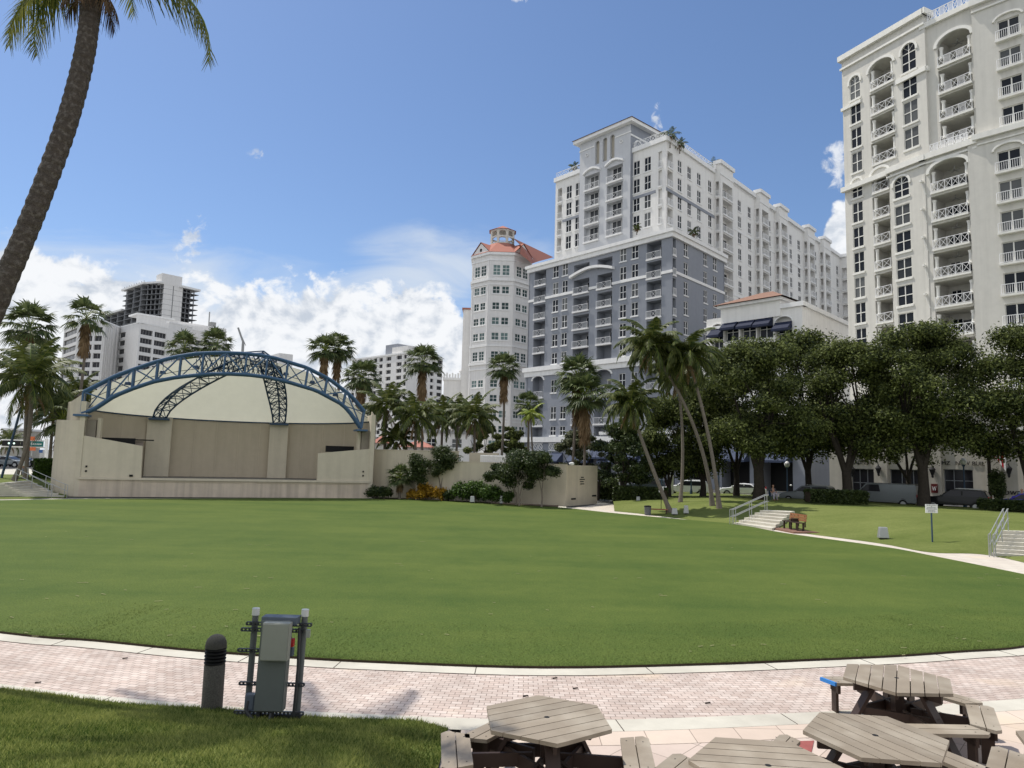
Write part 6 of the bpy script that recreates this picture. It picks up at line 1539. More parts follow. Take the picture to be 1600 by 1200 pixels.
def pp(kind, label, bx, cpx, Y, z0=.3, **k):
    b = at(bx, 720, Y); b[2] = z0; c = at(cpx[0], cpx[1], Y); return kind(label, tuple(b), tuple(c), **k)
FG = 'tall fan palms around the bandshell'
pp(fan_palm, 'fan palm with dense brown skirt behind the left steps, its head above a coconut palm', 40, (47, 512), 66, 1.0, size=2.0, seed=1, skirt=.9, group=FG, r=.2)
pp(fan_palm, 'slender fan palm with long hanging brown skirt in front of the white office corner', 100, (135, 497), 68, 1.0, size=1.7, seed=2, skirt=1.35, bow=(.5, 0), nf=22, group=FG, r=.15)
pp(fan_palm, 'small fan palm crown peeping over the left shoulder of the blue arch', 287, (287, 545), 84, size=1.7, seed=4, skirt=.2, group=FG)
pp(fan_palm, 'small fan palm crown peeping over the blue arch just left of its top', 338, (338, 540), 84, size=1.7, seed=6, skirt=.2, group=FG)
pp(fan_palm, 'fan palm, left of the close pair right of the arch crown', 508, (508, 548), 76, size=1.6, seed=7, skirt=1.1, group=FG)
pp(fan_palm, 'fan palm, right of the close pair right of the arch crown', 533, (528, 546), 78, size=1.6, seed=9, skirt=1.2, group=FG)
pp(fan_palm, 'fan palm with wide brown skirt above the right foot of the blue arch', 567, (565, 590), 74, size=1.7, seed=10, skirt=1.1, group=FG)
pp(fan_palm, 'fan palm on a thin trunk in front of the white hotel', 660, (661, 566), 82, size=1.9, seed=12, skirt=1.5, group=FG)
pp(fan_palm, 'tall thin fan palm standing before the octagonal tower', 781, (788, 577), 88, size=1.8, seed=13, skirt=1.4, group=FG, bow=(.2, 0))
pp(fan_palm, 'shaggy fan palm, left of two before the grey block', 893, (903, 590), 70, size=1.9, seed=14, skirt=1.6, group=FG, r=.15)
pp(fan_palm, 'shaggy fan palm, right of two before the grey block, lower and fuller', 914, (914, 618), 68, size=1.9, seed=15, skirt=1.5, group=FG, r=.15)
pp(fan_palm, 'fan palm with small round crown behind the yellow green young palm', 826, (826, 634), 84, size=1.5, seed=16, skirt=.4, group=FG)
pp(coconut, 'small yellow green palm with bright fronds beside the podium of the grey block', 836, (829, 648), 80, size=1.9, seed=17, nf=13, matl='frond_bright', name='young_palm', r=.12, nl=16, leaf=.5, up=-.3, group='young palms')
BG = 'coconut palms behind the beige wall'
pp(coconut, 'dark dense coconut palm directly right of the arch foot', 600, (604, 640), 68, size=3.6, seed=21, nf=24, group=BG)
pp(coconut, 'coconut palm rising above the middle of the upper beige wall', 649, (650, 655), 66, size=3.4, seed=22, nf=24, group=BG)
pp(coconut, 'coconut palm with two pale trunks showing below, third from the arch', 688, (692, 655), 74, size=3.2, seed=23, nf=24, group=BG)
pp(coconut, 'coconut palm standing right before the low wing of the octagonal tower', 712, (716, 650), 80, size=3.3, seed=24, nf=22, group=BG)
pp(coconut, 'broad drooping coconut palm at the right end of the row behind the wall', 742, (742, 655), 70, size=3.5, seed=25, nf=26, group=BG)
pp(coconut, 'low feathery palm right behind the wall next to the arch foot', 620, (620, 690), 67, size=2.4, seed=26, nf=18, group=BG, r=.15)
LG = 'coconut palms beside the left steps'
pp(coconut, 'big coconut palm with long arching fronds at the left of the bandshell', 25, (46, 600), 56, 1.0, size=4.4, seed=31, nf=24, bow=(.6, 0), group=LG, nl=34)
pp(coconut, 'coconut palm with straight trunk right behind the left steps, crown under the bigger one', 43, (52, 575), 60, 1.0, size=3.8, seed=32, nf=22, group=LG, nl=30)
pp(coconut, 'dark coconut palm partly hidden between the steps and the outer stage wall', 78, (84, 640), 66, 1.0, size=3.4, seed=33, nf=22, group=LG)
pp(coconut, 'low dark palm behind the left shoulder of the stage wall', 118, (122, 618), 72, 1.0, size=3.0, seed=34, nf=22, group=LG)
pp(coconut, 'palm in the far distance at the left edge beyond the road', 12, (14, 690), 130, 1.0, size=4, seed=35, nf=16, group=LG)
pp(fan_palm, 'squat palm behind the stage corner with pale curving leaves', 96, (98, 655), 64, 1.0, size=1.9, seed=36, nf=26, skirt=.8, group=FG)
# roof-garden palms of the grey and white block
for (lab, cpx, Y, s) in (('small palm on the roof corner of the white upper storeys', (1047, 212), 112, 1.5), ('low palm just right of the roof corner palm', (1062, 226), 114, 1.1), ('palm cluster plant on the far roof ledge of the white wing', (1113, 262), 126, 1.7), ('small palm at the left roof end of the white upper storeys', (897, 262), 129, 1.1), ('tiny palm on the grey terrace cornice before the white windows', (995, 357), 108.5, .7), ('tiny palm on the right-hand terrace cornice of the grey part', (1084, 364), 111.5, .9)):
    c = at(*cpx, Y); coconut(lab, (c[0], c[1], c[2] - 1.4 * s), tuple(c), size=1.35 * s, seed=int(Y * 7), nf=14, r=.08, nl=12, leaf=.45 * s, lw=.09, name='roof_palm', group='palms on the roof terraces', up=-.1)
# ---------------------------------------------------------------- foreground palm
fb = at(-95, 640, 12.0); ft = at(147, -34, 12.6)
def fg_palm():
    rng = random.Random(99); t = thing('coconut_palm', 'large dark coconut palm curving across the upper left corner close to the camera', 'palm tree', (fb[0] - .3, fb[1] - .2, bank_z(fb[0], fb[1])))
    cps = [(-190, 1120, 11.4), (-150, 900, 11.6), (-75, 640, 11.8), (4, 450, 12.0), (58, 320, 12.15), (105, 190, 12.3), (133, 80, 12.45), (143, -5, 12.55), (147, -34, 12.6)]
    P = [at(a, b, y) for a, b, y in cps]; P = [np.array(p) for p in P]; out = []
    for i in range(len(P) - 1):
        p0, p1, p2, p3 = P[max(0, i - 1)], P[i], P[i + 1], P[min(len(P) - 1, i + 2)]
        for k in range(24):
            s = k / 24; out.append(.5 * ((2 * p1) + (-p0 + p2) * s + (2 * p0 - 5 * p1 + 4 * p2 - p3) * s * s + (-p0 + 3 * p1 - 3 * p2 + p3) * s ** 3))
    n = len(out); m = MB(); rad = []
    for i in range(n):
        f = i / n; r = .188 - .025 * f; rad.append(r * (1 + (.04, .012, -.03)[i % 3] + rng.uniform(-.018, .018)))
    m.tube(out, rad, 20); m.build('trunk', M['bark_near'], t, smooth=False)
    c = np.array(ft); V = []; ribs = MB()
    fr = [(math.pi, -.3, 2.5, 1.6), (math.pi - .5, .2, 2.9, 2.7), (.0, -.08, 3.4, 1.8), (-.45, 1.25, 3.3, 1.6), (1.9, .9, 3.6, 1.8), (2.5, .6, 4.2, 1.9), (4.2, .7, 3.4, 2.2), (5.1, .8, 3.6, 2.0), (2.8, 1.1, 3, 1.8), (.7, 1.2, 3, 1.6), (3.6, 1.0, 3.1, 2.0), (1.3, 1.0, 3.4, 1.7), (5.6, .35, 3.6, 1.8)]
    for az, el, L, dr in fr: pinnate(rng, c + np.array([0, 0, .35]), az, el, L, dr, 66, .78, .036, .95, V, ribs, rng.uniform(-.15, .15))
    quads_mesh('crown', np.array(V), M['frond_near'], t); ribs.build('frond_ribs', M['frond_bright'], t)
    D = []
    for k in range(7): pinnate(rng, c + np.array([0, 0, .0]), k * .95 + .2, -.8, .95, .6, 26, .45, .03, 1.0, D, None)
    quads_mesh('dead_leaves', np.array(D), M['skirt_dark'], t)
M['bark_near'] = mat('near palm trunk bark', (.07, .058, .048), .95, var=.4, vscale=16, bump=1.0, bscale=40, col2=(.13, .115, .10), c2scale=14, c2thr=(.5, .68))
M['frond_near'] = leafmat('near frond green', (.05, .075, .015), (.22, .22, .05), .8, .4, .45)
M['skirt_dark'] = leafmat('dry leaf bases', (.06, .04, .025), (.14, .09, .05), 2, .1, .9)
fg_palm()
# ---------------------------------------------------------------- broad-leaved trees and shrubs
def leaf_cloud(rng, blobs, n, size, flat=.5):
    """leaf-sized quads spread through ellipsoidal clumps: blobs (x, y, z, rx, ry, rz)"""
    B = np.array(blobs, float); w = (B[:, 3] * B[:, 4] * B[:, 5]) ** .62; idx = rng.choice(len(B), n, p=w / w.sum())
    d = rng.normal(size=(n, 3)); d /= np.linalg.norm(d, axis=1)[:, None]; r = rng.random(n) ** .45; r *= 1 + .16 * rng.normal(size=n); C = B[idx, :3] + d * B[idx, 3:6] * r[:, None]
    nrm = d * .7 + rng.normal(size=(n, 3)) * .6 + np.array([0, 0, .45]); nrm /= np.linalg.norm(nrm, axis=1)[:, None]
    t = np.cross(nrm, rng.normal(size=(n, 3))); t /= np.linalg.norm(t, axis=1)[:, None]; b = np.cross(nrm, t); s = size * (.6 + .8 * rng.random(n)) / 2
    t *= s[:, None] * 1.25; b *= s[:, None] * .7
    return np.stack([C - t, C - b * .9, C + t, C + b * .9], 1)
def oak(label, base, spread, top, bottom, seed, n=30000, trunks=None, size=.26, matl='oak', name='oak_tree', group='spreading oaks along the street', nb=60, r=.35, cx=0.0, cy=0.0, barkm='bark_oak', depth=None, bs=1.0):
    rng = np.random.default_rng(seed); rr = random.Random(seed); t = thing(name, label, 'tree', base, group); bx, by, bz = base; depth = depth or spread
    blobs = []; H = top - bottom
    for k in range(nb):
        a = rr.uniform(0, 2 * pi); q = rr.random() ** .55; h = rr.random()
        env = sqrt(max(0, 1 - h ** 2.3)) * min(1, .62 + 1.6 * h)
        x = bx + cx + spread * q * env * cos(a); y = by + cy + depth * q * env * sin(a); z = bottom + H * h + (.12 * H * (1 - q) if h > .5 else -.04 * H * q)
        s = rr.uniform(.45, 1.0) * H * .155 * bs; blobs.append((x, y, min(z, top - s * .6), s * 1.3, s * 1.3, s * .85))
    V = leaf_cloud(rng, blobs, n, size); quads_mesh('crown', V, M[matl], t)
    m = MB(); limbs = trunks or [(0, 0), (.5, .2), (-.6, .1)]; fork = bz + (bottom - bz) * .55
    m.tube([(bx, by, bz - .2), (bx + .05, by, bz + (fork - bz) * .5), (bx, by, fork)], [r * 1.35, r, r * .95], 10)
    for i, (dx, dy) in enumerate(limbs):
        tx, ty = bx + cx * .5 + dx * spread, by + cy * .5 + dy * spread; tz = bottom + H * .45
        P = [(bx, by, fork - .35), (bx + (tx - bx) * .25, by + (ty - by) * .3, fork + (tz - fork) * .22), (bx + (tx - bx) * .6, by + (ty - by) * .6, fork + (tz - fork) * .55), (tx, ty, tz)]
        m.tube(P, [r * .72, r * .55, r * .4, r * .15], 8)
        for j in range(3):
            q = P[2]; bl = blobs[rr.randrange(len(blobs))]; m.tube([q, ((q[0] + bl[0]) / 2, (q[1] + bl[1]) / 2, (q[2] + bl[2]) / 2 + .3), bl[:3]], [r * .3, r * .18, r * .05], 6)
    m.build('trunk', M[barkm], t, smooth=True); return t
def tree_px(label, bpx, Y, x0, x1, ytop, ybot, seed, z0=.9, **k):
    b = at(bpx, 720, Y); s = (x1 - x0) / 2 / FPX * Y * 1.0; c = at((x0 + x1) / 2, 720, Y)[0]; zt = at((x0 + x1) / 2, ytop, Y)[2]; zbm = at((x0 + x1) / 2, ybot, Y)[2]
    return oak(label, (b[0], Y, z0), s, zt, zbm, seed, cx=c - b[0], **k)
tree_px('broad dark oak behind the leaning coconut palms with a thick trunk', 1185, 60, 1085, 1270, 533, 698, 41, n=52000, trunks=[(-.35, 0), (.1, .1), (.35, 0)], r=.42, size=.19)
tree_px('broad oak with three curving dark limbs left of the parked van', 1322, 60, 1235, 1420, 538, 702, 42, n=52000, trunks=[(-.45, 0), (-.25, .2), (.2, 0), (.5, .1)], r=.38, size=.19)
tree_px('tallest light green oak rising before the high-rise, trunk left of the black car', 1441, 58, 1352, 1560, 508, 688, 43, n=62000, trunks=[(-.35, .1), (.3, 0), (.05, .2)], r=.40, size=.19, nb=75)
tree_px('oak on a thin trunk hidden behind the tallest oak, its leaves hanging lower', 1418, 66, 1330, 1490, 600, 715, 44, n=14000, r=.22, size=.19)
tree_px('dark oak at the right edge of the picture behind the clipped shrub', 1606, 56, 1520, 1690, 515, 706, 45, n=42000, trunks=[(-.4, 0), (.3, 0)], r=.36, size=.19)
tree_px('airy oak below the navy awnings between the palms and the broad oaks', 1150, 68, 1095, 1230, 545, 700, 46, n=18000, r=.25, size=.26)
tree_px('oak filling the gap between the two broad oaks in the middle', 1262, 66, 1200, 1330, 520, 700, 47, n=18000, r=.28, size=.26)
tree_px('round dark tree with red blossoms left of the bank behind the beige wall end', 974, 62, 935, 1018, 662, 752, 48, n=16000, matl='shrub_dark', name='round_tree', group='small trees by the street', r=.18, size=.2, nb=36, z0=.4, trunks=[(-.4, 0), (.4, 0), (0, .2)])
tree_px('grey green airy tree in front of the podium of the grey block', 905, 72, 862, 950, 675, 735, 49, n=9000, matl='olive_tree', name='small_tree', group='small trees by the street', r=.12, size=.22, nb=26, z0=.3)
tree_px('dense green tree under the coconut crowns in front of the arcade', 1045, 66, 996, 1092, 618, 738, 50, n=24000, matl='oak', name='street_tree', group='small trees by the street', r=.2, size=.22, nb=34, z0=.4)
tree_px('dark oak filling the space directly behind the crossed palm trunks', 1098, 66, 1050, 1150, 592, 728, 54, n=24000, r=.24, size=.2)
tree_px('low round tree rising just above the right end of the beige wall', 935, 66, 915, 968, 690, 752, 51, n=6000, matl='shrub_dark', name='small_tree', group='small trees by the street', r=.1, size=.2, nb=20, z0=.3)
tree_px('brownish green bushy tree mass before the foot of the octagonal tower, left', 760, 92, 715, 790, 665, 706, 52, n=9000, matl='oak', name='bushy_tree', group='bushy trees behind the wall', r=.15, size=.28, nb=24, z0=.3)
tree_px('brownish green bushy tree mass before the foot of the octagonal tower, right', 803, 90, 770, 825, 668, 710, 53, n=9000, matl='oak', name='bushy_tree', group='bushy trees behind the wall', r=.15, size=.28, nb=24, z0=.3)
# little trees and shrubs in the planting bed
def bed_tree(label, bpx, bpy, x0, x1, ytop, ybot, seed, **k):
    b = G(bpx, bpy, .05); Y = b[1]; s = (x1 - x0) / 2 / FPX * Y; c = at((x0 + x1) / 2, 720, Y)[0]
    return oak(label, (b[0], b[1], .05), s, at((x0 + x1) / 2, ytop, Y)[2], at((x0 + x1) / 2, ybot, Y)[2], seed, cx=c - b[0], matl='shrub_dark', name='ornamental_tree', group='small ornamental trees along the beige wall', size=.13, r=.07, barkm='bark_light', bs=2.0, **k)
M['bark_light'] = mat('greyish bark', (.20, .17, .14), .95, var=.25, vscale=9)
bed_tree('thin ornamental tree in front of the upper wall, nearest the stage', 650, 781, 640, 668, 707, 750, 61, n=5500, nb=14, trunks=[(.1, 0), (-.3, 0)])
bed_tree('ornamental tree reaching above the wall where it steps down', 688, 781, 668, 714, 699, 738, 62, n=9000, nb=20, trunks=[(.3, 0), (-.5, 0)])
bed_tree('low flat-topped ornamental tree, left one of the group by the lower wall', 806, 789, 756, 800, 726, 752, 63, n=9000, nb=20, trunks=[(-.3, 0), (.2, 0)], depth=1.5)
bed_tree('full ornamental tree, middle one of the group by the lower wall', 811, 790, 783, 842, 706, 758, 64, n=16000, nb=30, trunks=[(-.2, 0), (.35, 0)], depth=1.7)
bed_tree('tall ornamental tree with bare trunk, right one of the group by the lower wall', 846, 792, 822, 872, 706, 742, 65, n=10000, nb=22, trunks=[(-.4, 0), (.2, 0)], depth=1.5)
def shrub(label, px, py, w, h, seed, matl='shrub', n=1800, size=.16, name='shrub', group='shrubs along the beige wall', z=.05, p=None, dz=None):
    b = p if p is not None else G(px, py, z); rng = np.random.default_rng(seed); t = thing(name, label, 'shrub', (b[0], b[1], z), group); bl = []
    for k in range(12): a = k * 2.4; q = .75 * sqrt((k + .5) / 12); bl.append((b[0] + w * q * cos(a) * .8, b[1] + w * q * sin(a) * .5, z + h * (.35 + .35 * rng.random() + .1 * (1 - q)), w * .42, w * .4, h * .33))
    quads_mesh('foliage', leaf_cloud(rng, bl, n, size), M[matl], t); m = MB()
    for k in range(4): m.tube([(b[0], b[1], z), (bl[k][0], bl[k][1], bl[k][2])], [.03, .012], 5)
    m.build('stems', M['bark_light'], t); return t
def at_bed(px, py): return G(px, py, .05)
shrub('dark low shrub at the foot of the stage wall', 585, 779, 1.0, 1.0, 1, 'shrub_dark')
shrub('dark strap-leaved shrub between the stage and the palmetto', 600, 779.5, .9, 1.1, 2, 'shrub_dark')
t = fan_palm('low palmetto with stiff green fans in the planting bed', (*at_bed(624, 779.5), .05), (*at_bed(624, 779.5), 1.9), size=1.0, seed=81, nf=30, r=.12, skirt=.5, name='palmetto', group='palmettos')
shrub('yellow orange croton, small one right of the palmetto', 642, 780, .5, .9, 3, 'croton', 900)
shrub('yellow orange croton, brightest low one in front', 654, 781, .75, .75, 4, 'croton', 1300)
shrub('tall dark orange croton behind the bright one', 665, 780.5, 1.0, 1.35, 5, 'croton', 1800)
shrub('yellow croton between the ornamental tree trunk and the green shrubs', 687, 782, .75, 1.1, 6, 'croton', 1300)
shrub('dark shrub right of the yellow croton', 703, 783, .7, .9, 7, 'shrub_dark')
shrub('bright green shrub, left of the full group at the lower wall', 722, 784, 1.2, 1.6, 8, 'shrub', 2600)
shrub('bright green shrub with paler shoots, tallest of the full group', 742, 785, 1.3, 1.75, 9, 'shrub', 3000)
shrub('bright green shrub, right of the full group', 768, 787, 1.2, 1.45, 10, 'shrub', 2600)
shrub('small green shrub behind the leaning stems', 791, 788, .8, 1.1, 11, 'shrub', 1500)
def hedge(label, p0, p1, w, h, z, seed, n, matl='shrub_dark', lowm=True):
    rng = np.random.default_rng(seed); p0, p1 = np.array(p0[:2], float), np.array(p1[:2], float); c = (p0 + p1) / 2; t = thing('hedge', label, 'hedge', (*c, z), 'clipped hedges'); u = p1 - p0; L = np.linalg.norm(u); u /= L; nn = np.array([-u[1], u[0]])
    a, b = rng.random(n) * L, (rng.random(n) - .5) * w; zz = rng.random(n) * h; f = rng.integers(0, 3, n); b = np.where(f == 0, -w / 2, b); b = np.where(f == 1, w / 2, b); zz = np.where(f == 2, h, zz); a += rng.normal(size=n) * .04; b += rng.normal(size=n) * .05; zz += rng.normal(size=n) * .05
    C = np.stack([p0[0] + u[0] * a + nn[0] * b, p0[1] + u[1] * a + nn[1] * b, z + zz], 1); d = rng.normal(size=(n, 3)) + np.array([0, 0, .5]); d /= np.linalg.norm(d, axis=1)[:, None]; tt = np.cross(d, rng.normal(size=(n, 3))); tt /= np.linalg.norm(tt, axis=1)[:, None]; bb = np.cross(d, tt); tt *= .11; bb *= .06
    quads_mesh('foliage', np.stack([C - tt, C - bb, C + tt, C + bb], 1), M[matl], t); m = MB(); q = [p0 - nn * w * .42, p1 - nn * w * .42, p1 + nn * w * .42, p0 + nn * w * .42]; m.prism(q, z, z + h * .93); m.build('core', M['mulch'], t); return t
hedge('clipped hedge behind the left steps beside the outer stage wall', at(52, 735, 61), at(88, 738, 62), 1.6, 1.55, 1.0, 1, 6000, 'shrub')
hedge('low dark hedge between the beige wall end and the parked white van', at(934, 760, 68), at(962, 760, 67), 1.2, 1.5, .2, 2, 5000)
hedge('low dark hedge running in front of the grey car left of the bank', at(962, 765, 62), at(1040, 765, 60), 1.4, 1.3, .2, 3, 9000)
hedge('low dark hedge under the oaks left of the parked van', at(1262, 770, 56), at(1350, 770, 56), 1.3, .85, .95, 4, 9000)
hedge('low reddish dark hedge before the blue car at the right edge', at(1530, 780, 54), at(1640, 780, 51), 1.2, .55, .95, 5, 8000)
tp = at(1559, 760, 57); t = shrub('tall clipped dark shrub in front of the cream wall left of the flag', 0, 0, .75, 3.0, 77, 'shrub_dark', 5000, .14, 'topiary', 'clipped shrubs', .9, (tp[0], tp[1]))
# ---------------------------------------------------------------- foreground furniture
M['hdpe'] = mat('taupe recycled plastic board', (.27, .225, .17), .6, var=.10, vscale=3, bump=.15, bscale=60, col2=(.36, .315, .25), c2scale=1.4, rnd=.06, isl=.09)
M['hdpe_dark'] = mat('dark brown plastic frame', (.045, .028, .022), .5, var=.1)
M['hdpe_blue'] = mat('blue plastic edge', (.04, .22, .60), .5, var=.05)
def clip_poly(poly, a, b, side):
    """keep the part of poly on one side of the line through a with normal b"""
    out = []
    for i in range(len(poly)):
        p, q = poly[i], poly[(i + 1) % len(poly)]; dp, dq = (p - a) @ b * side, (q - a) @ b * side
        if dp >= 0: out.append(p)
        if (dp > 0) != (dq > 0) and abs(dp - dq) > 1e-9: out.append(p + (q - p) * dp / (dp - dq))
    return out
def boards(m, poly, dirang, n, gap, z0, z1):
    poly = [np.array(p, float) for p in poly]; d = np.array([cos(dirang), sin(dirang)]); nn = np.array([-d[1], d[0]]); v = [p @ nn for p in poly]; lo, hi = min(v), max(v); w = (hi - lo) / n
    for i in range(n):
        q = clip_poly(poly, nn * (lo + w * i + gap / 2), nn, 1)
        if len(q) >= 3: q = clip_poly(q, nn * (lo + w * (i + 1) - gap / 2), nn, -1)
        if len(q) >= 3: m.prism(q, z0, z1)
def picnic_table(label, c, phase, dirang, seats, blue=None):
    c = np.array(c, float); z = .0; t = thing('picnic_table', label, 'picnic table', (*c, 0), 'hexagonal picnic tables on the patio'); R = .725
    hexa = [c + R * np.array([cos(phase + k * pi / 3), sin(phase + k * pi / 3)]) for k in range(6)]
    m = MB(); boards(m, hexa, dirang, 8, .012, .725, .765); m.build('table_top', M['hdpe'], t)
    m = MB(); m._lathe((*c, .7655), [(.03, 0), (.03, .001)], 12); m.build('umbrella_hole', M['dark'], t)
    fr = MB()
    for a, r0, half, depth_ in seats:        # seat centred at angle a, inner distance r0
        d = np.array([cos(a), sin(a)]); s = np.array([-d[1], d[0]]); q = [c + d * r0 - s * (half - .10), c + d * r0 + s * (half - .10), c + d * (r0 + depth_) + s * half, c + d * (r0 + depth_) - s * half]
        cut = .07; q = [q[0], q[1], q[2] - d * cut, q[2] - s * cut, q[3] + s * cut, q[3] - d * cut]
        m = MB(); boards(m, q, a + pi / 2, 2, .012, .415, .455); o = m.build('seat', M['hdpe'], t)
        if blue == a:
            b = MB(); e0, e1 = q[1], q[2]; b.bar((*e0, .437), (*e1, .437), .035, .05); b.build('blue_edge', M['hdpe_blue'], o)
        sc_ = MB()
        for sg in (-1, 1):
            for rr_ in (.07, .25): e = c + d * (r0 + rr_) + s * sg * (half - .17); sc_._lathe((e[0], e[1], .4555), [(.009, 0), (.009, .001)], 8)
        sc_.build('screws', M['dark'], o)
        for sg in (-1, 1):
            e = c + d * (r0 + depth_ * .5) + s * sg * (half - .17)
            fr.bar((*(e - d * .12), .35), (*(e + d * .12), .35), .04, .12); fr.bar((*(e + d * .02), 0), (*(e + d * .02), .41), .04, .14, up=(d[0], d[1], 0))
        fr.bar((*(c + d * .15), .34), (*(c + d * (r0 + depth_ * .8)), .34), .04, .14)
    for k in range(6):
        a = phase + k * pi / 3; d = np.array([cos(a), sin(a)])
        if k % 2 == 0:
            fr.bar((*(c + d * .30), .72), (*(c + d * .74), .0), .045, .15, up=(-d[1], d[0], 0)); fr.bar((*c, .66), (*(c + d * .58), .66), .04, .12)
        else: fr.bar((*c, .67), (*(c + d * .5), .67), .04, .10)
        e = np.array([cos(a + 2 * pi / 3), sin(a + 2 * pi / 3)])
        if k % 2 == 0: fr.bar((*(c + d * .52), .33), (*(c + e * .52), .33), .04, .14)
    fr.bar((*c, .30), (*c, .72), .12)
    fr.build('frame', M['hdpe_dark'], t)
    bo = MB()
    for k in range(0, 6, 2):
        a = phase + k * pi / 3; d = np.array([cos(a), sin(a)]); s = np.array([-d[1], d[0]])
        for sg in (-1, 1): p = c + d * .52 + s * sg * .085; bo.bar((*p, .31), (*(p + s * sg * .01), .31), .03)
    bo.build('bolts', M['steel_grey'], t); return t
D_ = radians
picnic_table('hexagonal picnic table nearest the grass bank, standing alone at the left', (.47, 8.0), D_(155.4), D_(31), [(D_(146), .62, .32, .3), (D_(186), .80, .50, .33), (D_(-6), .80, .50, .33), (D_(250), .78, .5, .33), (D_(300), .78, .5, .33)])
picnic_table('hexagonal picnic table cut off by the bottom edge right of the middle', (2.46, 6.9), D_(174), D_(-6), [(D_(144), .8, .5, .33), (D_(24), .8, .5, .33), (D_(264), .8, .5, .33)])
picnic_table('rearmost hexagonal picnic table with a blue seat edge next to the brick walk', (5.22, 9.8), D_(181.2), D_(61), [(D_(91), .78, .55, .33), (D_(31), .78, .55, .33), (D_(-29), .78, .52, .33), (D_(-89), .78, .52, .33)], blue=D_(91))
picnic_table('hexagonal picnic table in front of the rearmost one, boards running towards the camera', (3.87, 7.72), D_(173.4), D_(-67), [(D_(23), .8, .52, .33), (D_(143), .8, .3, .25), (D_(263), .8, .5, .33)])
picnic_table('hexagonal picnic table at the right edge with only its corner and one seat in view', (5.93, 7.38), D_(127), D_(67), [(D_(142), .62, .55, .33), (D_(37), .8, .5, .33), (D_(270), .8, .5, .33)])

def bollard():
    b = G(331, 1106, .03); t = thing('bollard_light', 'dark domed bollard light with louvres standing at the edge of the brick walk', 'bollard', (*b, 0))
    m = MB(); r = .138; m._lathe((*b, 0), [(r, -.05), (r, .60), (r - .01, .615), (.10, .62)], 28); m.build('post', mat('exposed aggregate post', (.095, .09, .078), .95, var=.5, vscale=60, bump=.8, bscale=90), t, smooth=True)
    m = MB(); z = .62
    for k in range(5): m._lathe((*b, z), [(.085, 0), (.085, .018), (.140, .006), (.143, .022), (.085, .034)], 28); z += .045
    m.build('louvres', M['dark'], t, smooth=True)
    m = MB(); m._lathe((*b, z - .012), [(.14, 0), (.142, .03), (.135, .075), (.115, .12), (.08, .155), (.04, .172), (.001, .176)], 28); m.build('dome', mat('dome cap', (.06, .058, .05), .9, var=.3, vscale=50), t, smooth=True)
bollard()

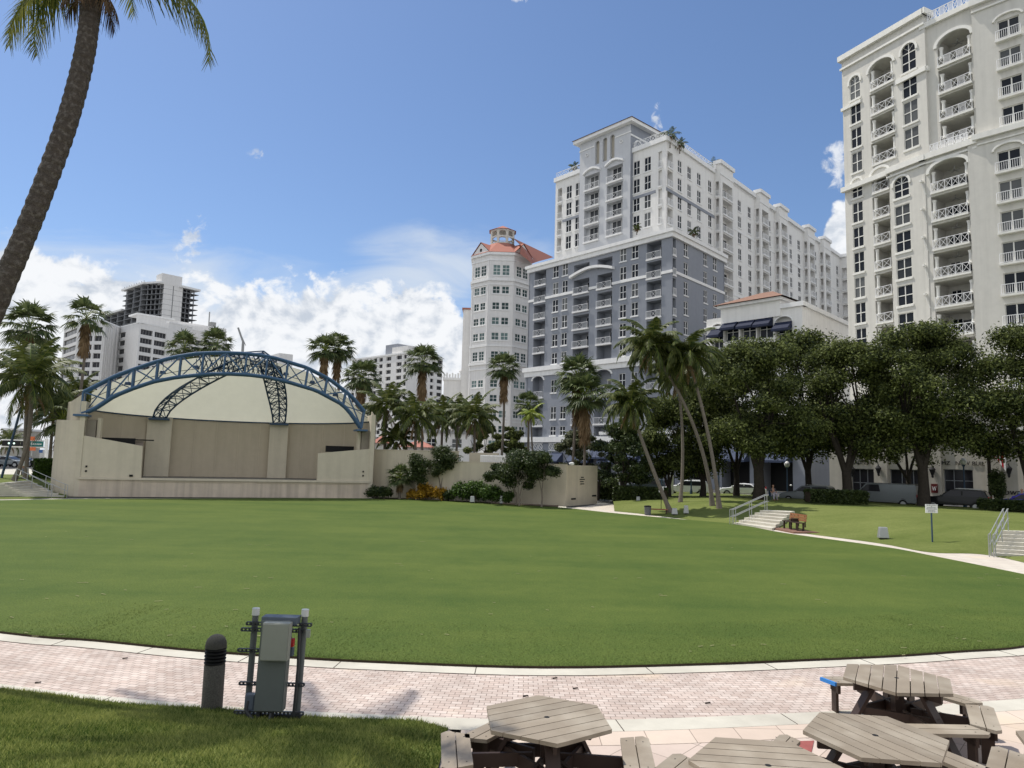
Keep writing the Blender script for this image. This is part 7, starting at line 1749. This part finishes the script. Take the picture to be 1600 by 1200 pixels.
def power_rack():
    a = G(381, 1119, .05); b = G(463, 1122, .05); a[1] = b[1] = (a[1] + b[1]) / 2
    W = Fac(a, b - a); L = float(np.linalg.norm(b - a)); lean = .03
    t = thing('electrical_rack', 'grey electrical boxes on a steel strut frame beside the bollard light', 'electrical rack', (*((a + b) / 2), 0))
    pm = mat('grey painted pipe', (.11, .12, .12), .6, var=.1); strut = mat('dark slotted strut', (.035, .038, .042), .55, var=.1, spec=.5); cap = mat('pale plastic cap', (.55, .56, .54), .6, var=.05)
    sc = .985
    TOP = 1.47 * sc
    for u in (.04, L - .0):
        p = W.P(u, 0, 0); m = MB(); m.tube([(p[0], p[1], -.05), (p[0] + .035, p[1] + .0, TOP - .09)], .042, 12); o = m.build('post', pm, t, smooth=True)
        c = MB(); c.tube([(p[0] + .035, p[1], TOP - .09), (p[0] + .037, p[1], TOP)], .05, 12); c.build('post_cap', cap, o, smooth=True)
    for z, u0, u1 in ((1.28, -.05, L + .11), (1.20, -.11, L + .02), (.93, -.13, L - .3), (.50, -.07, L + .08), (.02, -.08, L + .12) if False else (-.0, 0, .01), (.13, -.10, L + .1)):
        z *= sc
        if u1 - u0 < .05: continue
        sk = lambda u: u + .03 * z
        m = MB(); m.fbox(W, sk(u0), sk(u1), z - .022, z - .012, .05, .09); m.fbox(W, sk(u0), sk(u1), z + .014, z + .024, .05, .09)
        n = int((u1 - u0) / .05)
        for i in range(n + 1): u = u0 + (u1 - u0) * i / n; m.fbox(W, sk(u) - .009, sk(u) + .009, z - .013, z + .015, .051, .089)
        m.build('strut', strut, t)
    m = MB(); m.fbox(W, -.04, L + .04, .0, .05, -.05, .1); m.fbox(W, -.06, L + .06, .06, .10, -.02, .06); m.build('base_channel', strut, t)
    # tall cabinet
    g = mat('grey green enclosure', (.12, .135, .13), .5, var=.06, vscale=4); g2 = mat('beige grey enclosure', (.26, .27, .235), .5, var=.06, vscale=4); g3 = mat('slate blue enclosure', (.10, .12, .15), .5, var=.06)
    def bx(u0, u1, z0, z1, d0, d1, name, mm, par=t, lid=True):
        z0 *= sc; z1 *= sc; k = .03
        P = lambda u, z, d: W.P(u + k * z, z, d); m = MB(); m.hexa([P(u0, z0, d0), P(u1, z0, d0), P(u1, z0, d1), P(u0, z0, d1), P(u0, z1, d0), P(u1, z1, d0), P(u1, z1, d1), P(u0, z1, d1)]); o = m.build(name, mm, par)
        bv = o.modifiers.new('bevel', 'BEVEL'); bv.width = .006; bv.segments = 2
        if lid: m = MB(); e = .012; m.hexa([P(u0 + e, z0 + e, d1 + .001), P(u1 - e, z0 + e, d1 + .001), P(u1 - e, z0 + e, d1 + .012), P(u0 + e, z0 + e, d1 + .012), P(u0 + e, z1 - e, d1 + .001), P(u1 - e, z1 - e, d1 + .001), P(u1 - e, z1 - e, d1 + .012), P(u0 + e, z1 - e, d1 + .012)]); l = m.build('lid', mm, o); bv = l.modifiers.new('bevel', 'BEVEL'); bv.width = .004; bv.segments = 2
        return o
    bx(.20, L - .13, .20, 1.36, .09, .24, 'tall_enclosure', g); bx(.18, L - .05, 1.30, 1.40, .02, .2, 'top_housing', g3, lid=False)
    bb = bx(.26, L - .09, .88, 1.36, .25, .37, 'upper_box', g2)
    bx(.06, .19, .20, .40, .10, .2, 'small_box', g3)
    m = MB(); m.fbox(W, L - .10, L - .045, 1.02 * sc, 1.12 * sc, .12, .2); m.build('red_fitting', mat('red connector', (.45, .03, .03), .5, var=0), t)
    m = MB(); m.fbox(W, L - .10, L - .045, .9 * sc, 1.0 * sc, .12, .2); m.build('blue_fitting', g3, t)
    m = MB()
    for u in (.24, .42): p = W.P(u, 0, .15); m.tube([(p[0], p[1], .02), (p[0], p[1], .19)], .028, 8)
    pts = [W.P(.12, .15, .2), W.P(.2, .10, .25), W.P(.32, .07, .27), W.P(.42, .10, .25), W.P(.42, .17, .2)]; m.tube(pts, .02, 8); pts = [W.P(.12, .32, .2), W.P(.1, .2, .22), W.P(.2, .11, .24)]; m.tube(pts, .02, 8)
    m.tube([W.P(L - .0, 1.25 * sc, .1), W.P(L + .01, .7, .1), W.P(L - .02, .1, .08)], .02, 8); m.build('conduit', strut, t, smooth=True)
    m = MB(); m.fbox(W, L + .09, L + .14, 1.12 * sc, 1.22 * sc, .06, .1); m.build('padlock', M['steel_grey'], t)
power_rack()

# ---------------------------------------------------------------- things on the right bank
def face_vec(p):
    v = -np.array(p[:2], float); return v / np.linalg.norm(v)
def sign_post():
    p = onberm(1457, 848, .25); t = thing('sign', 'white notice board on a thin dark post standing on the grass bank', 'sign', p); F = Fac(p, (1.0, -.05)); z1 = at(1457, 788, p[1])[2]; z0 = at(1457, 801.5, p[1])[2]
    m = MB(); m.bar(p, (p[0], p[1], z0 + .1), .05); m.build('post', M['steel_dark'], t); w = 9.2 / FPX * p[1]
    m = MB(); m.fbox(F, -w, w, z0, z1, .01, .04); m.build('board', M['trim'], t); m = MB(); H = z1 - z0
    rows = [(.88, .8), (.74, .1), (.62, .7), (.46, .85), (.30, .55), (.14, .6)]; rr = random.Random(2)
    for f, k in rows:
        x = -w * k
        while x < w * k: ww = rr.uniform(.02, .07); m.fbox(F, x, min(x + ww, w * k), z0 + H * f - .018, z0 + H * f + .018, .041, .046); x += ww + .02
    m.build('lettering', M['concrete_raw'], t)
sign_post()
def bench():
    p = onberm(1246, 828, .2); d = G(1265, 832, .15) - G(1228, 825, .15); d /= np.linalg.norm(d); F = Fac(p, d); L = 1.75
    t = thing('park_bench', 'brown plank bench with dark legs standing on a paved pad beside the walk', 'bench', p); w = mat('orange brown plank', (.30, .13, .06), .7, var=.15, vscale=6); z = p[2]
    m = MB()
    for k in range(3): m.fbox(F, -L / 2, L / 2, z + .42, z + .46, .02 + k * .15, .15 + k * .15)
    m.build('seat', M['hdpe_dark'], t); m = MB()
    for k in range(3): m.fbox(F, -L / 2, L / 2, z + .52 + .13 * k, z + .63 + .13 * k, -.05 - .02 * k, -.01 - .02 * k)
    m.build('backrest', w, t)
    for u in (-.75, 0, .7):
        m = MB(); m.fbox(F, u - .04, u + .04, z, z + .42, -.0, .08); m.fbox(F, u - .04, u + .04, z, z + .42, .34, .42); m.fbox(F, u - .035, u + .035, z + .2, z + .85, -.09, -.05); m.build('leg', M['hdpe_dark'], t)
    m = MB(); m.fbox(F, -.1, -.05, z + .46, z + .62, .0, .35); m.fbox(F, .05, .1, z + .46, z + .62, 0, .35); m.fbox(F, -.1, .1, z + .6, z + .64, 0, .35); m.build('arm_rest', M['hdpe_dark'], t)
    m = MB(); q = [F.P(-1.1, 0, 1.0)[:2], F.P(1.4, 0, 1.0)[:2], F.P(1.4, 0, -.5)[:2], F.P(-1.1, 0, -.5)[:2]]; m.prism(q, z - .25, z + .012); structure(m.build('bench_pad', mat('red brick pad', (.20, .11, .08), .9, var=.2, vscale=5)))
bench()
def util_box(label, px, py, w, h, z, name='utility_box', m1='steel_grey', onb=True, dome=False, group='utility boxes on the bank'):
    p = onberm(px, py, z) if onb else np.array([*G(px, py, z), z]); F = Fac(p, (1, -.1)); t = thing(name, label, 'utility box', p, group); m = MB()
    m.hexa([F.P(-w / 2, p[2] + .08, -w * .3), F.P(w / 2, p[2] + .08, -w * .3), F.P(w / 2, p[2] + .08, w * .3), F.P(-w / 2, p[2] + .08, w * .3), F.P(-w * .38, p[2] + h, -w * .2), F.P(w * .38, p[2] + h, -w * .2), F.P(w * .38, p[2] + h, w * .2), F.P(-w * .38, p[2] + h, w * .2)])
    o = m.build('casing', M[m1], t); b = o.modifiers.new('bevel', 'BEVEL'); b.width = .03; b.segments = 2
    m = MB(); m.fbox(F, -w * .3, w * .3, p[2] - .1, p[2] + .08, -w * .2, w * .2); m.build('foot', M['dark'], t)
util_box('small pale hooded utility box alone on the right bank', 1380, 843, .5, .62, .3)
util_box('small grey utility box beside the dark curved palm base', 1054, 804, .42, .5, .3)
util_box('small grey utility box between the palm base and the leaning pair', 1072, 804, .35, .62, .3)
util_box('small pale utility box behind the beige wall end where the bank begins', 997, 790, .35, .75, .1, onb=False)
util_box('small grey utility box in the planting bed below the green shrubs', 738, 786, .4, .55, .05, m1='steel_grey', onb=False, group='utility boxes in the planting bed')
util_box('slim pale utility post in the planting bed below the crotons', 692, 781.5, .25, .55, .05, onb=False, group='utility boxes in the planting bed')
util_box('slim grey utility post in the planting bed left of the ornamental tree group', 783, 788, .25, .7, .05, onb=False, group='utility boxes in the planting bed')
def bin_(label, px, py, r, h):
    p = onberm(px, py, .1); t = thing('litter_bin', label, 'bin', p); m = MB(); m._lathe(p, [(r * .9, 0), (r, h * .9)], 18); m.build('body', M['steel_grey2'], t, smooth=True); m = MB(); m._lathe(p, [(r * 1.06, h * .9), (r * 1.06, h), (r * .6, h + .03)], 18); m.build('rim', M['dark'], t, smooth=True)
M['steel_grey2'] = mat('dark grey bin', (.11, .115, .12), .6, var=.1)
bin_('dark grey round litter bin at the left end of the bank', 1012, 804.5, .24, .62)
# small orange brown bench behind the bin
p = onberm(1023, 803, .2); t = thing('park_bench', 'low reddish brown bench just right of the litter bin', 'bench', p); F = Fac(p, (1, -.3)); m = MB(); m.fbox(F, -.5, .9, p[2] + .3, p[2] + .36, -.2, .2); m.build('seat', mat('red brown plank', (.28, .10, .06), .7), t)
for u in (-.4, .8): m = MB(); m.fbox(F, u - .04, u + .04, p[2] - .05, p[2] + .3, -.15, .15); m.build('leg', M['hdpe_dark'], t)
p = onberm(1033, 797, .4); t = thing('small_sign', 'small white sign on a post standing in front of the white car', 'sign', p); zt = at(1033, 760, p[1])[2]; m = MB(); m.bar(p, (p[0], p[1], zt), .04); m.build('post', M['dark'], t); m = MB(); F = Fac(p, (1, 0)); m.fbox(F, -.17, .17, zt - .42, zt, .02, .05); m.build('board', M['stucco_white'], t)

# ---------------------------------------------------------------- cars
def carpaint(name, c, rough=.3, metal=.0):
    m = mat(name, c, rough, metal, var=0.02, spec=.25); m.node_tree.nodes['Principled BSDF'].inputs['Coat Weight'].default_value = .12; return m
def car(label, pos, heading, paint, kind='suv', group='cars parked along the street', cat='car', name='parked_car'):
    L, W = (4.7, 1.86) if kind != 'van' else (5.3, 1.95); H = {'suv': 1.68, 'sedan': 1.45, 'van': 2.0}[kind]
    t = thing(name, label, cat, (0, 0, 0), group)
    if kind == 'van': prof = [(-.5, .38), (-.5, 1.35), (-.495, 1.88), (-.47, 1.98), (.16, 2.0), (.24, 1.95), (.36, 1.25), (.475, 1.02), (.5, .8), (.5, .38)]; gl = [(.02, 1.28), (.04, 1.86), (.22, 1.86), (.335, 1.28)]; gl2 = None
    elif kind == 'suv': prof = [(-.5, .42), (-.5, 1.0), (-.485, 1.15), (-.44, 1.58), (-.40, 1.65), (-.1, 1.68), (.06, 1.63), (.20, 1.12), (.42, .98), (.49, .78), (.5, .4)]; gl = [(-.42, 1.12), (-.395, 1.55), (.05, 1.56), (.17, 1.12)]; gl2 = (-.13, -.105)
    else: prof = [(-.5, .38), (-.5, .9), (-.36, 1.02), (-.22, 1.38), (0, 1.44), (.1, 1.38), (.24, .98), (.42, .86), (.49, .68), (.5, .36)]; gl = [(-.31, 1.0), (-.2, 1.34), (.08, 1.34), (.2, .98)]; gl2 = (-.08, -.06)
    P = [(a * L, b) for a, b in prof]; m = MB(); n = len(P)
    def shrink(z): return W / 2 * (1 - .13 * max(0, (z - 1.0) / .7)) if kind != 'van' else W / 2 * (1 - .04 * max(0, z - 1))
    bot = [(x, .36) for x in (L * .5, -L * .5)]
    ring = P
    left = [(x, shrink(z), z) for x, z in ring]; rightp = [(x, -shrink(z), z) for x, z in ring]
    b = len(m.v); m.v += left + rightp
    for i in range(n): j = (i + 1) % n; m.f.append((b + i, b + j, b + n + j, b + n + i))
    m.f.append(tuple(b + i for i in reversed(range(n)))); m.f.append(tuple(b + n + i for i in range(n)))
    o = m.build('body', paint, t); bv = o.modifiers.new('bevel', 'BEVEL'); bv.width = .06; bv.segments = 3; bv.limit_method = 'ANGLE'
    for sg in (-1, 1):
        g = MB(); g.face([(x * L, sg * (shrink(z) + .012), z) for x, z in gl]); gg = g.build('side_window', M['glass_dark'], t)
        if gl2: q = MB(); q.box(gl2[0] * L, sg * (shrink(1.3) + .02) - .01, gl[0][1], gl2[1] * L, sg * (shrink(1.3) + .02) + .01, gl[1][1]); q.build('pillar', paint, gg)
    ws = MB(); i0, i1 = (5, 6) if kind == 'van' else (6, 7) if kind == 'suv' else (5, 6); (x0, z0), (x1, z1) = P[i0], P[i1]; dx, dz = (x1 - x0), (z1 - z0); f = lambda k, s_: (x0 + dx * k + .02, s_ * (shrink(z0 + dz * k) - .12), z0 + dz * k + .02)
    ws.face([f(.08, 1), f(.92, 1), f(.92, -1), f(.08, -1)]); ws.build('windscreen', M['glass_dark'], t)
    (x0, z0), (x1, z1) = P[2], P[3] if kind == 'suv' else P[3]; rw = MB(); g = lambda k, s_: (x0 + (x1 - x0) * k - .015, s_ * (shrink(z0 + (z1 - z0) * k) - .15), z0 + (z1 - z0) * k + .01); rw.face([g(.1, 1), g(.1, -1), g(.9, -1), g(.9, 1)]); rw.build('rear_window', M['glass_dark'], t)
    for x in (-.31 * L, .31 * L):
        for sg in (-1, 1):
            y = sg * (W / 2 - .1); w = MB(); w.tube([(x, y - .11, .34), (x, y + .11, .34)], .34, 20); wo = w.build('wheel', M['dark'], t); r = MB(); r.tube([(x, y + sg * .112, .34), (x, y + sg * .125, .34)], .2, 14); r.build('rim', M['steel_grey'], wo)
            a = MB(); a.tube([(x, y - .0 * sg, .36), (x, y + sg * .095, .36)], .41, 20); a.build('wheel_arch', M['dark'], t)
    for sg in (-1, 1):
        h = MB(); h.box(L * .47, sg * W * .36 - .16, .72, L * .495 + .02, sg * W * .36 + .16, .88); h.build('headlight', M['trim'], t)
        h = MB(); h.box(-L * .505, sg * W * .40 - .08, .9, -L * .48, sg * W * .40 + .08, 1.15); h.build('tail_light', M['tail'], t)
        h = MB(); h.box(.17 * L, sg * (W / 2 + .02) if sg > 0 else -(W / 2 + .18), 1.05, .2 * L, sg * (W / 2 + .18) if sg > 0 else -(W / 2 + .02), 1.2); h.build('mirror', paint, t)
        if kind == 'suv': h = MB(); h.bar((-.38 * L, sg * .62, 1.72), (-.02 * L, sg * .62, 1.73), .04); h.build('roof_rail', M['steel_grey'], t)
    pl = MB(); pl.box(-L * .505 - .01, -.25, .75, -L * .505, .25, .87); pl.build('number_plate', M['trim'], t)
    t.location = pos; t.rotation_euler = (0, 0, heading); return t
M['tail'] = mat('tail light red', (.35, .01, .01), .3, var=0)
white = carpaint('white car paint', (.78, .78, .78)); black = carpaint('black car paint', (.012, .013, .015), .2); grey = carpaint('dark grey car paint', (.07, .085, .10), .25, .3); silver = carpaint('grey silver paint', (.19, .21, .22), .3, .3); blue = carpaint('blue violet car paint', (.04, .03, .30), .25)
def cp(px, Y, z=.32): p = at(px, 740, Y); return (p[0], p[1], z)
ST = atan2((sB - sA)[1], (sB - sA)[0])
car('white SUV seen from behind parked right of the pale column, between the palm trunks', cp(1072, 76), ST + .55, white)
car('dark grey SUV parked beyond the hedge left of the white one', cp(1008, 78), ST + .5, grey)
car('white van with open red flap partly hidden by the beige wall end', cp(950, 80), ST + .6, white, 'van', name='parked_van', cat='van')
car('white car in deep shade in front of the dark shop opening', cp(1160, 78), ST + .3, white, 'sedan')
car('silver and black SUV parked left of the broad oak trunk', cp(1262, 66), ST + .1, silver)
car('long grey panel van in the shade of the broad oak', cp(1382, 62, .45), ST + .05, silver, 'van', name='parked_van', cat='van')
car('black SUV with roof rails parked behind the white notice board', cp(1492, 58.5, .5), ST + .1, black)
car('blue violet car cut off by the right edge of the picture', cp(1606, 53, .7), ST + .1, blue, 'sedan')
car('silver car on the far road behind the left steps', cp(9, 92, 1.05), .1, silver, 'sedan')
car('dark car on the far road at the left edge', cp(30, 96, 1.05), .2, black, 'sedan')
# ---------------------------------------------------------------- street lamps, poles, signals
def street_lamp(label, px, Y, ytop, z=.4):
    p = at(px, 740, Y); zt = at(px, ytop, Y)[2]; t = thing('street_lamp', label, 'street lamp', (p[0], p[1], z), 'globe street lamps'); m = MB(); m._lathe((p[0], p[1], 0), [(.16, z), (.14, z + .5), (.07, z + .8), (.055, zt - .7), (.1, zt - .6), (.14, zt - .5)], 10); m.build('post', M['steel_dark'], t)
    m = MB(); m._lathe((p[0], p[1], zt - .5), [(.12, 0), (.24, .15), (.26, .32), (.16, .5), (.05, .58)], 12); m.build('globe', M['rail_white'], t, smooth=True)
street_lamp('street lamp with white acorn globe left of the pale column', 1034, 74, 717); street_lamp('street lamp with white acorn globe between the two palm trunks left of the navy awning', 1080, 73, 717); street_lamp('street lamp with white acorn globe against the awning opening behind the palm pair', 1123, 72, 717); street_lamp('street lamp with white globe on the grey blue wall right of the arcade', 1230, 70, 722); street_lamp('street lamp with square white head in front of the dark shop window', 1506, 61, 717, .6)
def pole(label, px, Y, ytop, r=.1, m1='trim', z=.4, lean=0, grp='plain poles along the street', name='pole'):
    p = at(px, 740, Y); zt = at(px, ytop, Y)[2]; t = thing(name, label, 'pole', (p[0], p[1], z), grp); m = MB(); m.tube([(p[0], p[1], z), (p[0] + lean, p[1], zt)], r, 10); m.build('shaft', M[m1], t, smooth=True); return t
pole('thick pale column left of the white SUV', 1049, 72, 718, .22); pole('thin pale pole between the palm pair', 1109, 74, 712, .06); pole('dark utility pole right of the black SUV', 1546, 60, 712, .14, 'bark_oak', .8)
pole('tall dark pole leaning at the far left edge', 3, 60, 620, .1, 'steel_dark', 1.0, 1.2)
pole('tall thin grey pole behind the left shoulder of the stage', 94, 72, 588, .12, 'steel_grey', 1.0, .9)
def signal():
    Y = 84; a = at(70, 700, Y); t = thing('traffic_signal', 'white mast with traffic lights and green street name sign beyond the left steps', 'traffic light', (a[0], a[1], 1.0))
    m = MB(); m.bar((a[0] + .3, Y, 1.0), (at(73, 688, Y)[0], Y, at(73, 686, Y)[2]), .25); zt, zb2 = at(40, 688, Y)[2], at(40, 698.5, Y)[2]; x0 = at(2, 690, Y)[0]; m.bar((x0, Y, zt), (at(73, 688, Y)[0], Y, zt), .14); m.bar((x0, Y, zb2), (at(73, 688, Y)[0], Y, zb2), .14); m.build('mast', M['trim'], t)
    for i, (px, gx) in enumerate(((12, 16), (25, 24), (41, 40))):
        q = at(px, 693, Y); m = MB(); m.box(q[0] - .5, Y - .2, zb2 + .1, q[0] + .5, Y, zt - .1); h = m.build('signal_head', M['dark'], t); m = MB(); g = at(gx, 694, Y); m.tube([(g[0], Y - .22, (zt + zb2) / 2), (g[0], Y - .26, (zt + zb2) / 2)], .11, 10); m.build('lens', M['lamp_green'], h)
    q0, q1 = at(49, 693, Y)[0], at(70, 693, Y)[0]; m = MB(); m.box(q0, Y - .3, zb2 + .08, q1, Y - .22, zt - .08); sg = m.build('name_sign', mat('street sign green', (.01, .12, .11), .5, var=0), t)
    me = text_mesh('Lakeview', .34, .005); me.transform(Matrix.Translation(((q0 + q1) / 2 - a[0], Y - .31 - a[1], (zt + zb2) / 2 - 1.0)) @ Matrix.Rotation(pi / 2, 4, 'X')); me.materials.clear(); me.materials.append(M['trim']); o = bpy.data.objects.new('lettering', me); COL.objects.link(o); o.parent = sg
    for lab, x0_, x1_, y0_, y1_, m1 in (('small orange sign board above the green street name sign', 49.5, 59, 682.5, 688.5, 'orange'), ('small orange sign board hanging under the green street name sign', 48, 60, 699, 704, 'orange'), ('small blue sign board beside the white signal mast', 65, 71, 703, 707.5, 'bluesign')):
        A, Bq = at(x0_, y1_, Y), at(x1_, y0_, Y); s = thing('road_sign', lab, 'sign', (A[0], Y, A[2])); m = MB(); m.box(A[0], Y - .5, A[2], Bq[0], Y - .45, Bq[2]); m.build('board', M[m1], s); m = MB(); m.bar(((A[0] + Bq[0]) / 2, Y - .42, A[2]), ((A[0] + Bq[0]) / 2, Y - .42, A[2] - (2.0 if m1 == 'bluesign' else .6)), .06); m.build('bracket', M['steel_grey'], s)
M['orange'] = mat('orange sign', (.55, .14, .05), .6, var=0); M['bluesign'] = mat('blue sign', (.03, .09, .25), .6, var=0)
lg = bpy.data.materials.new('signal lens'); lg.use_nodes = True; lg.node_tree.nodes['Principled BSDF'].inputs['Emission Color'].default_value = (.6, 1, .8, 1); lg.node_tree.nodes['Principled BSDF'].inputs['Emission Strength'].default_value = 1.2; M['lamp_green'] = lg
signal()
# roof cap finials seen over the wall end
t = [o for o in bpy.data.objects if o.name == 'garden_wall'][0]; q = WF.P(WF.uz(898, 727)[0] - .3, 0, -.2); m = MB(); m._lathe((q[0], q[1], 3.3), [(.14, 0), (.22, .1), (.2, .2), (.02, .24)], 12); m.build('vent_cap', M['trim'], t)

# ---------------------------------------------------------------- people
def person(label, base, heading, joints, shirt, trousers, skin=(.35, .2, .14), hair=(.02, .015, .01), scale=1.0, hat=None):
    """continuous skinned body; joints in metres relative to the feet, x to the left, y forward"""
    t = thing('person', label, 'person', base); J = joints
    def skin_mesh(name, chain, mat_, par):
        vs = []; es = []; rad = []
        for path in chain:
            prev = None
            for nm, r in path:
                if nm in [v[0] for v in vs]: i = [v[0] for v in vs].index(nm)
                else: vs.append((nm, J[nm])); rad.append(r); i = len(vs) - 1
                if prev is not None: es.append((prev, i))
                prev = i
        me = bpy.data.meshes.new(name); me.from_pydata([v[1] for v in vs], es, []); o = bpy.data.objects.new(name, me); COL.objects.link(o); o.parent = par; me.materials.append(mat_)
        sm = o.modifiers.new('skin', 'SKIN'); 
        for i, r in enumerate(rad): me.skin_vertices[0].data[i].radius = (r, r)
        me.skin_vertices[0].data[0].use_root = True; sb = o.modifiers.new('sub', 'SUBSURF'); sb.levels = 2; sb.render_levels = 2; return o
    sk = mat('skin tone', skin, .6, var=0); sh = mat('shirt cloth', shirt, .9, var=.05); trm = mat('trouser cloth', trousers, .9, var=.05)
    body = skin_mesh('body', [[('pel', .13), ('chest', .14), ('neck', .055), ('head0', .07), ('head', .10), ('crown', .075)], [('chest', .14), ('sl', .06), ('el', .045), ('hl', .035), ('fl', .025)], [('chest', .14), ('sr', .06), ('er', .045), ('hr', .035), ('fr', .025)], [('pel', .13), ('kl', .07), ('al', .045), ('tl', .035)], [('pel', .13), ('kr', .07), ('ar', .045), ('tr', .035)]], sk, t)
    s_ = skin_mesh('shirt', [[('pel', .15), ('chest', .165)], [('chest', .165), ('sl', .08), ('el', .06)], [('chest', .165), ('sr', .08), ('er', .06)]], sh, t)
    p_ = skin_mesh('trousers', [[('pel', .155), ('kl', .09), ('al', .065)], [('pel', .155), ('kr', .09), ('ar', .065)]], trm, t)
    m = MB(); h = J['crown']; m._lathe((h[0], h[1] - .015, h[2] - .06), [(.108, -.05), (.115, 0), (.10, .06), (.05, .1), (.001, .115)], 12); m.build('cap' if hat else 'hair', mat('hat cloth' if hat else 'hair', hat or hair, .9, var=0), t)
    t.location = tuple(base); t.rotation_euler = (0, 0, heading); t.scale = (scale,) * 3; return t
WALK = dict(pel=(0, 0, .93), chest=(0, .03, 1.28), neck=(0, .04, 1.46), head0=(0, .06, 1.52), head=(0, .07, 1.62), crown=(0, .06, 1.70), sl=(.19, .03, 1.38), el=(.24, -.08, 1.12), hl=(.23, .04, .9), fl=(.23, .08, .83), sr=(-.19, .03, 1.38), er=(-.24, .12, 1.13), hr=(-.22, .3, 1.0), fr=(-.22, .36, .97), kl=(.1, .2, .52), al=(.1, .14, .1), tl=(.1, .32, .06), kr=(-.1, .0, .5), ar=(-.1, -.25, .14), tr=(-.1, -.1, .04))
SIT = dict(pel=(0, 0, .50), chest=(0, .05, .86), neck=(0, .08, 1.04), head0=(0, .1, 1.10), head=(0, .12, 1.20), crown=(0, .11, 1.28), sl=(.19, .05, .96), el=(.26, .14, .72), hl=(.14, .34, .62), fl=(.1, .4, .6), sr=(-.19, .05, .96), er=(-.26, .14, .72), hr=(-.14, .34, .62), fr=(-.1, .4, .6), kl=(.14, .44, .55), al=(.15, .46, .1), tl=(.16, .62, .05), kr=(-.14, .44, .55), ar=(-.18, .36, .1), tr=(-.18, .52, .05))
b = at(36, 752, 62); person('person in a white shirt and pale cap climbing the steps left of the stage', (b[0], b[1], 1.0), 1.2, WALK, (.75, .75, .75), (.25, .26, .3), hat=(.7, .68, .66))
b = onberm(1207, 782, .9); pz = b[2]; person('person in dark shirt and pale shorts sitting in the shade above the middle steps', (b[0], b[1], pz), pi + .2, SIT, (.06, .06, .07), (.35, .33, .38), hat=(.12, .12, .12))
t = thing('folding_chair', 'dark folding chair under the person sitting above the middle steps', 'chair', (b[0], b[1], pz)); m = MB(); m.box(b[0] - .24, b[1] - .25, pz + .34, b[0] + .24, b[1] + .22, pz + .37); m.build('seat', M['steel_dark'], t); m = MB(); m.box(b[0] - .24, b[1] + .2, pz + .37, b[0] + .24, b[1] + .23, pz + .85); m.build('backrest', M['steel_dark'], t)
for sx in (-.22, .22):
    for sy in (-.22, .2): m = MB(); m.bar((b[0] + sx, b[1] + sy, pz), (b[0] + sx, b[1] + sy, pz + .34), .03); m.build('leg', M['steel_dark'], t)
b = at(1597, 775, 55); person('person in a grey blue shirt standing behind the blue car at the right edge', (b[0], b[1], .7), pi * .8, WALK, (.2, .25, .33), (.05, .05, .07))
